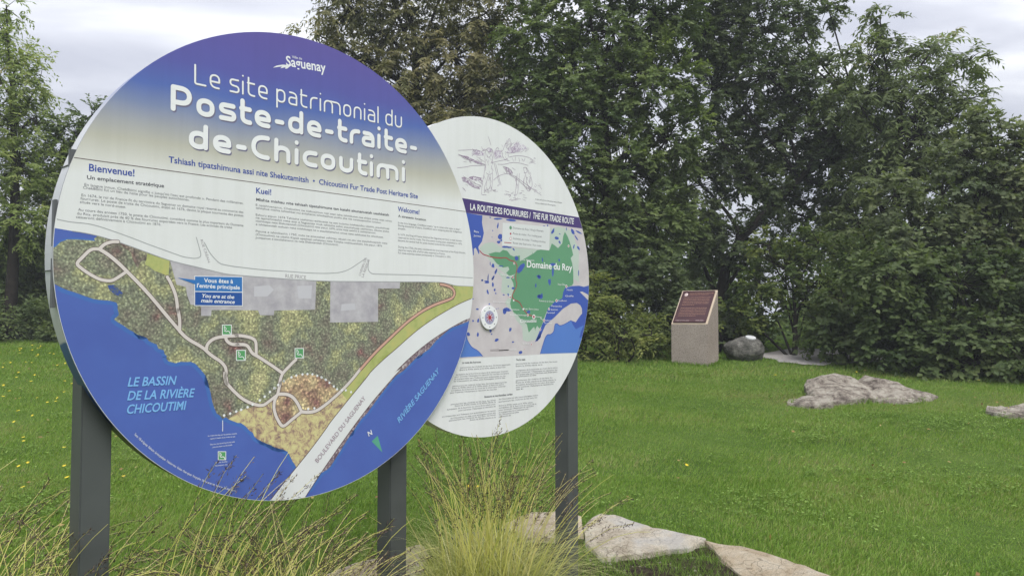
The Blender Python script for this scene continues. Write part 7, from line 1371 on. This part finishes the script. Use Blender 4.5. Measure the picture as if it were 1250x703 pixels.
def grass(y0, y1, dens, hmin, hmax, w, seg, seed, name):
    R = np.random.RandomState(seed); X, Y = scatter(y0, y1, dens, R); n = len(X); Zb = gz(X, Y)
    pat = fbm(X, Y, 2.2, 5); h = (hmin+(hmax-hmin)*R.rand(n))*(1+.35*pat); an = R.uniform(0, 2*math.pi, n); lean = (.3+1.1*R.rand(n))*h
    fl = fbm(X, Y, 1.1, 11); dx_, dy_ = np.cos(an)+.35*np.cos(fl*3), np.sin(an)+.35*np.sin(fl*3); q = np.hypot(dx_, dy_)+.2; dx_ /= q; dy_ /= q
    sx, sy = -np.sin(an+.7)*w/2*(.7+.6*R.rand(n)), np.cos(an+.7)*w/2*(.7+.6*R.rand(n)); B = np.stack([X, Y, Zb-.004], 1); sv = np.stack([sx, sy, 0*sx], 1); tip = np.stack([X+dx_*lean, Y+dy_*lean, Zb+h*.92], 1)
    dry = .9*np.exp(-((X-3.4)/.8)**2-((Y-10.2)/.7)**2)+.8*np.exp(-((X-6.2)/1.2)**2-((Y-9.9)/.5)**2)+.5*np.exp(-((X-6.5)/2.2)**2-((Y-11.8)/.6)**2)+.35*np.exp(-((X-2.0)/1.2)**2-((Y-10.8)/.5)**2)+.7*np.exp(-((X-4.0)/1.6)**2-((Y-12.3)/.6)**2)
    ti = np.clip(.48+.26*R.normal(size=n)+.16*fbm(X, Y, 9, 51)+1.15*dry*(.3+.7*R.rand(n))+.12*pat+(R.rand(n) < .05)*.5+.22*fbm(X, Y, .8, 41), 0, 1.1)
    if seg == 1: V = np.stack([B-sv, B+sv, tip], 1).reshape(-1, 3); F = [np.arange(3*n).reshape(n, 3)]; tt = ti
    else:
        mid = B+(tip-B)*np.array([.32, .32, .58]); V = np.stack([B-sv, B+sv, mid+sv*.8, mid-sv*.8, tip], 1).reshape(-1, 3); i = np.arange(n)*5
        F = [np.stack([i, i+1, i+2, i+3], 1), np.stack([i+3, i+2, i+4], 1)]; tt = np.concatenate([ti, ti])
    return V, F, tt
def skirt(P, dens, hmax, seed):
    R = np.random.RandomState(seed); V = []; T_ = []
    n_ = len(P)
    for i in range(n_):
        a, b = np.array(P[i]), np.array(P[(i+1) % n_]); L_ = np.hypot(*(b-a)); k = int(L_*dens)
        nrm = np.array([(b-a)[1], -(b-a)[0]])/max(L_, 1e-6); c_ = np.mean(P, 0)
        if nrm@((a+b)/2-c_) < 0: nrm = -nrm
        t_ = R.rand(k, 1); p = a+(b-a)*t_+nrm*np.abs(R.normal(.01, .035, (k, 1))); an = R.uniform(0, 6.28, k); h = hmax*(.35+.65*R.rand(k)); B = np.stack([p[:, 0], p[:, 1], gz(p[:, 0], p[:, 1])-.01], 1)
        sv = np.stack([-np.sin(an), np.cos(an), 0*an], 1)*.0032*(1 if p[:, 1].mean() < 7 else 1.8); tip = B+np.stack([np.cos(an)*h*.55, np.sin(an)*h*.55, h], 1)
        V.append(np.stack([B-sv, B+sv, tip], 1).reshape(-1, 3)); T_.append(np.clip(R.normal(.42, .16, k), 0, 1))
    V = np.concatenate(V); return V, [np.arange(len(V)).reshape(-1, 3)], np.concatenate(T_)
SK = [skirt(P, d_, h_, 60+i) for i, (P, d_, h_) in enumerate([(KEEP_OUT[0][2:5], 420, .07), (KEEP_OUT[1][:6], 420, .07), (KEEP_OUT[2], 420, .08), (KEEP_OUT[3], 420, .08), (KEEP_OUT[5], 160, .07), (KEEP_OUT[6], 420, .09), (KEEP_OUT[7], 420, .08), (KEEP_OUT[8], 400, .09), (KEEP_OUT[9], 500, .09)])]
parts = SK+[grass(4.2, 6.8, 7500, .016, .050, .0044, 2, 1, ''), grass(6.8, 11.5, 3300, .018, .048, .0062, 1, 2, ''), grass(11.5, 16.6, 1500, .025, .06, .011, 1, 3, '')]
Vs, F3, F4, t3, t4 = [], [], [], [], []; b = 0
for V, F, tt in parts:
    n0 = 0
    for f in F:
        (F3 if f.shape[1] == 3 else F4).append(f+b); (t3 if f.shape[1] == 3 else t4).append(tt[n0:n0+len(f)]); n0 += len(f)
    Vs.append(V); b += len(V)
tag(link('lawn_grass', mesh('lawn_grass', np.concatenate(Vs), [np.concatenate(F4), np.concatenate(F3)], False, np.concatenate(t4+t3)), mat=MAT['grass_blade']), 'short green lawn grass covering the whole slope', kind='stuff')
# clover and broad leaved weeds in patches
R = np.random.RandomState(8); X, Y = scatter(4.4, 12.5, 900, R); pt = fbm(X, Y, 1.7, 21)+.5*fbm(X, Y, 5, 22); extra = np.exp(-((X-2.3)/1.6)**2-((Y-6.2)/.8)**2)*.6+np.exp(-((X-5)/1.5)**2-((Y-8.8)/.7)**2)*.6
ok = R.rand(len(X)) < 1/(1+np.exp(-((pt+extra)-.95)*4)); X, Y = X[ok], Y[ok]; n = len(X); k = 4; X, Y = np.repeat(X, k)+R.normal(0, .02, n*k), np.repeat(Y, k)+R.normal(0, .02, n*k); an = R.uniform(0, 6.28, n*k)
Z_ = gz(X, Y)+.025+.03*R.rand(n*k); d = unit(np.stack([np.cos(an), np.sin(an), .1+R.normal(0, .25, n*k)], 1)); nn_ = unit(R.normal(0, .35, (n*k, 3))+[0, 0, 1])
V, F = leaf_quads(np.stack([X, Y, Z_], 1), d, nn_, .022*(.6+.9*R.rand(n*k)), .016*(.7+.6*R.rand(n*k)), None)
foliage_mat('clover', [(.2, (.06, .10, .022)), (.6, (.105, .165, .035)), (.9, (.16, .22, .06))], .3, spec=.1)
tag(link('clover_patch', mesh('clover_patch', V, F, False, R.rand(len(F))), mat=MAT['clover']), 'patches of clover and small broad leaves in the lawn', kind='stuff')
# fallen leaves
R = np.random.RandomState(91); X, Y = scatter(4.6, 13.5, 2.6, R); n = len(X); d = unit(R.normal(size=(n, 3))*[1, 1, .25]); nn_ = unit(R.normal(0, .3, (n, 3))+[0, 0, 1])
V, F = leaf_quads(np.stack([X, Y, gz(X, Y)+.045], 1), d, nn_, R.uniform(.03, .06, n), R.uniform(.02, .035, n), None)
foliage_mat('fallen_leaf', [(.2, (.16, .09, .035)), (.6, (.30, .21, .07)), (.9, (.42, .36, .16))], .1, gain=1)
tag(link('fallen_leaves', mesh('fallen_leaves', V, F, False, R.rand(n)), mat=MAT['fallen_leaf']), 'a few small dry fallen leaves on the lawn', kind='stuff')
# weeds and short grass inside the planting bed
R = np.random.RandomState(9); X = R.uniform(-1.7, 1.45, 60000); Y = R.uniform(4.2, 5.5, 60000); ok = inside_np(X, Y, BED)
for P in KEEP_OUT[:4]: ok &= ~inside_np(X, Y, P)
ok &= (fbm(X, Y, 7, 31)+R.normal(0, .3, len(X)) > -.05); X, Y = X[ok], Y[ok]; n = len(X); an = R.uniform(0, 6.28, n); h = .02+.06*R.rand(n)**1.5
B = np.stack([X, Y, gz(X, Y)], 1); sv = np.stack([-np.sin(an), np.cos(an), 0*an], 1)*.0022; tip = B+np.stack([np.cos(an)*h*.8, np.sin(an)*h*.8, h], 1)
tag(link('bed_weeds', mesh('bed_weeds', np.stack([B-sv, B+sv, tip], 1).reshape(-1, 3), np.arange(3*n).reshape(n, 3), False, R.rand(n)*.9), mat=MAT['grass_blade']), 'sparse weeds sprouting from the bed soil', kind='stuff')

R = np.random.RandomState(12); X = R.uniform(-1.2, 1.45, 1400); Y = R.uniform(4.2, 5.4, 1400); ok = inside_np(X, Y, BED)
for P in KEEP_OUT[:4]: ok &= ~inside_np(X, Y, P)
X, Y = X[ok], Y[ok]; Vp, Fp = [], []
for i in range(len(X)):
    b_ = len(Vp); s_ = .004+.010*R.rand()**3; c_ = np.array([X[i], Y[i], gz1(X[i], Y[i])+.02])
    for q in ((1, 0, 0), (0, 1, 0), (-1, 0, 0), (0, -1, 0), (0, 0, .8), (0, 0, -.8)): Vp.append(c_+np.array(q)*s_*(.7+.6*R.rand()))
    for f_ in ((0, 1, 4), (1, 2, 4), (2, 3, 4), (3, 0, 4), (1, 0, 5), (2, 1, 5), (3, 2, 5), (0, 3, 5)): Fp.append([b_+j for j in f_])
tag(link('soil_crumbs', mesh('soil_crumbs', np.array(Vp), np.array(Fp), False), mat=MAT['outcrop_stone']), 'small pale stones and crumbs on the bed soil', kind='stuff')

# ------------------------------------------------------------------ ornamental grasses
def simple_leaf_mat(name, stops, trans=.3): foliage_mat(name, stops, trans, .5, 2.0, gain=1.2)
simple_leaf_mat('tuft_blade', [(.15, (.14, .17, .04)), (.42, (.31, .33, .10)), (.62, (.48, .47, .21)), (.90, (.60, .55, .33))])
simple_leaf_mat('tuft_stem', [(.2, (.34, .38, .07)), (.45, (.50, .49, .13)), (.72, (.54, .47, .22)), (.95, (.38, .29, .17))], .15)
simple_leaf_mat('seed_head', [(.2, (.030, .020, .020)), (.5, (.075, .050, .045)), (.85, (.20, .15, .10))], .1)
def ribbon(P, w):
    n, k = P.shape[:2]; T_ = unit(np.gradient(P, axis=1)); s = unit(np.cross(T_, np.array([0, 0, 1.])+np.zeros_like(T_))+1e-6); wt = w[:, None, None]*np.linspace(1, .12, k)[None, :, None]
    V = np.stack([P-s*wt/2, P+s*wt/2], 2).reshape(-1, 3); b_ = (np.arange(n)*k*2)[:, None]; j = np.arange(k-1)[None]*2
    F = np.stack([b_+j, b_+j+1, b_+j+3, b_+j+2], -1).reshape(-1, 4); return V, F
def arcs(n, L, lean, curve, az, R, k=8, r0=.08, pw=1.4):
    """curved stalks: the angle from the vertical grows from lean to lean+curve towards the tip"""
    t_ = np.linspace(0, 1, k)[None, :]; ph = lean[:, None]+curve[:, None]*t_**pw; st = L[:, None]/(k-1)
    H = np.concatenate([np.zeros((n, 1)), np.cumsum(np.sin(ph[:, :-1])*st, 1)], 1); Z = np.concatenate([np.zeros((n, 1)), np.cumsum(np.cos(ph[:, :-1])*st, 1)], 1)
    tw_ = az[:, None]+R.normal(0, .18, n)[:, None]*t_; o = R.normal(0, r0, (n, 2))
    return np.stack([o[:, :1]+np.cos(tw_)*H, o[:, 1:]+np.sin(tw_)*H, np.maximum(Z, .01)], -1)
def tuft(loc, label, seed, hf=.8, nb=420, ns=70, bl=(.45, .85), sl=(.95, 1.25), smax=.5, az0=None, azs=1.2, bc=(1.0, 2.6), sc=(.3, 1.5), r0=.07, head=.26, group='ornamental grass tufts around the sign posts'):
    R = np.random.RandomState(seed); root = empty('ornamental_grass', (loc[0], loc[1], gz1(*loc))); tag(root, label, 'ornamental grass', group)
    az = R.uniform(0, 2*math.pi, nb); P = arcs(nb, R.uniform(bl[0], bl[1], nb), R.uniform(.05, .55, nb), R.uniform(bc[0], bc[1], nb), az, R, 10, r0)
    V, F = ribbon(P, R.uniform(.0038, .0072, nb)); link('blades', mesh('blades', V, F, False, np.repeat(np.clip(R.normal(.5, .2, nb), 0, 1), 9)), root, MAT['tuft_blade'])['kind'] = 'stuff'
    az = R.uniform(0, 2*math.pi, ns) if az0 is None else R.normal(az0, azs, ns)
    P = arcs(ns, R.uniform(sl[0], sl[1], ns), np.abs(R.normal(0, smax, ns)).clip(.02, 1.2), R.uniform(sc[0], sc[1], ns), az, R, 16, r0*.8, 2.6)
    for q in range(2): P[:, 1:] += np.cumsum(R.normal(0, .0016, (ns, 15, 3)), 1)
    paths = [(P[i], np.concatenate([np.linspace(.0030, .0020, 10), np.linspace(.0018, .0008, 6)])) for i in range(ns)]; V, F = tube_np(paths, 3)
    link('stems', mesh('stems', V, F, False, np.clip(np.repeat(R.normal(.45, .15, ns), 45)+np.tile(np.repeat(np.linspace(-.15, .22, 15), 3), ns), 0, 1)), root, MAT['tuft_stem'])['kind'] = 'stuff'
    # loose dark panicles on the last quarter of each stem: short side branches with spikelets
    q = 90; has = R.rand(ns) < hf; Ph = P[has]; m = len(Ph); u_ = 1-head*R.rand(m, q); fi = u_*(15-1e-3); i0 = fi.astype(int).clip(0, 14); fr_ = (fi-i0)[..., None]; idx = np.arange(m)[:, None]
    C_ = Ph[idx, i0]*(1-fr_)+Ph[idx, i0+1]*fr_; Td = unit(Ph[idx, i0+1]-Ph[idx, i0]); env = np.sin(np.pi*np.clip((1-u_)/head, .06, 1))[..., None]
    off = R.normal(0, 1, C_.shape)*.0085*env; off[..., 2] -= .004; C_ = (C_+off).reshape(-1, 3); d = unit(Td+R.normal(0, .45, Td.shape)).reshape(-1, 3)
    V, F = leaf_quads(C_, d, unit(R.normal(size=C_.shape)), R.uniform(.008, .020, len(C_)), R.uniform(.0022, .0042, len(C_)), None)
    link('seed_heads', mesh('seed_heads', V, F, False, R.rand(len(F))), root, MAT['seed_head'])['kind'] = 'stuff'
    return root
tuft((-.13, 3.95), 'full tuft of yellow-green ornamental grass between the middle and right posts', 51, hf=.55, nb=2100, ns=130, bl=(.42, .88), sl=(.80, 1.10), smax=.26, r0=.12, bc=(1.2, 2.4), sc=(.1, .9))
tuft((-.05, 3.80), 'ornamental grass stems leaning right across the foot of the right post', 57, nb=200, ns=20, bl=(.4, .7), sl=(.85, 1.05), smax=.55, az0=.15, azs=.3, r0=.06, sc=(.5, 1.2))
tuft((-.95, 3.10), 'ornamental grass tuft below the bottom edge of the big disc', 52, nb=1000, ns=125, bl=(.5, .85), sl=(.72, .93), smax=.38, r0=.13, sc=(.5, 1.7))
tuft((-1.25, 2.85), 'ornamental grass with long stems leaning right toward the middle post', 53, nb=380, ns=64, bl=(.5, .8), sl=(.95, 1.15), smax=.75, az0=.4, azs=.35, r0=.10, sc=(.5, 1.2))
tuft((-1.72, 2.62), 'ornamental grass arching across the left post', 54, nb=700, ns=100, bl=(.5, .85), sl=(.85, 1.08), smax=.40, r0=.13, sc=(.6, 1.9), az0=.5, azs=1.3)
tuft((-2.20, 2.85), 'ornamental grass tuft in the bottom left corner', 55, nb=800, ns=120, bl=(.5, .85), sl=(.90, 1.15), smax=.35, r0=.15, sc=(.5, 1.7))

# ------------------------------------------------------------------ yellow flowers in the lawn
plain('petal_yellow', (.70, .56, .05), .6, .2); plain('flower_stem', (.08, .14, .03), .7, .2)
V = [(0, 0, .006)]; F = []
for k in range(10):
    a, a2 = 2*math.pi*k/10, 2*math.pi*(k+.5)/10; b = len(V); V += [(.010*math.cos(a), .010*math.sin(a), .004), (.021*math.cos(a2), .021*math.sin(a2), .007), (.010*math.cos(a+.628), .010*math.sin(a+.628), .004)]; F.append((0, b, b+1, b+2))
pm = bpy.data.meshes.new('petals'); pm.from_pydata(V, [], F); pm.materials.append(MAT['petal_yellow'])
sV, sF = tube_np([(np.array([[0, 0, -.09], [.003, 0, -.04], [0, 0, .003]]), np.array([.0016, .0014, .0014]))], 4); sm = mesh('stem', sV, sF); sm.materials.append(MAT['flower_stem'])
R = np.random.RandomState(77)
right = [(6.75, 11.2), (7.3, 11.3), (7.35, 11.05), (7.6, 11.0), (7.62, 10.7), (7.85, 10.8), (7.9, 10.6), (8.7, 11.2), (8.9, 10.6), (8.6, 9.9), (6.0, 9.35), (3.95, 11.6), (5.3, 11.9), (1.55, 6.9)]
pts = []
for i in range(70):
    Y = 6.0+9*R.rand()**.8; X = -Y*(.66-.16*R.rand()**1.4)+R.normal(0, .12); pts.append((X, Y, 'l'))
for i in range(9): pts.append((-3.2+2.2*R.rand(), 5.8+2.5*R.rand(), 'm'))
pts += [(a, b, 'r') for a, b in right]
pts += [(-.35, 6.3, 'm'), (-.28, 6.3, 'm')]
info = dict(l=('small yellow flower dotting the lawn left of the left sign post', 'yellow flowers dotting the lawn at left'), m=('small yellow flower in the grass seen between the sign posts', 'yellow flowers seen between the sign posts'), r=('small yellow flower in the open lawn right of the sign', 'yellow flowers in the lawn right of the sign'))
for i, (x, y, g) in enumerate(pts):
    fz = gz1(x, y)+.07+.03*R.rand(); r_ = empty('yellow_flower', (x, y, fz), R.rand()*6); r_.scale = (.8+.3*R.rand(),)*3
    r_.rotation_euler = (R.normal(.35, .2), R.normal(0, .2), R.rand()*6 if False else 0); tag(r_, info[g][0], 'flower', info[g][1])
    for nm, me in (('petals', pm), ('stem', sm)):
        c = bpy.data.objects.new(nm, me); COL.objects.link(c); c.parent = r_
print('leaves', LEAFCOUNT[0], 'flowers', len(pts))
# ------------------------------------------------------------------ thin haze volume, added to veil and lift the dark tones of the trees
bm = bmesh.new(); bmesh.ops.create_cube(bm, size=1)
for v in bm.verts: v.co = Vector((v.co.x*1000, 290+v.co.y*800, 6+v.co.z*14.4))
me = bpy.data.meshes.new('haze'); bm.to_mesh(me); bm.free(); hz = link('haze', me); hz['kind'] = 'stuff'; hz['label'] = 'thin added haze lifting the dark tones, over the whole lawn'
hm = bpy.data.materials.new('haze'); hm.use_nodes = True; hm.node_tree.nodes.clear(); pv = hm.node_tree.nodes.new('ShaderNodeVolumePrincipled'); pv.inputs['Density'].default_value = .0021; pv.inputs['Color'].default_value = (.85, .90, .95, 1)
ou = hm.node_tree.nodes.new('ShaderNodeOutputMaterial'); hm.node_tree.links.new(pv.outputs[0], ou.inputs['Volume']); me.materials.append(hm)
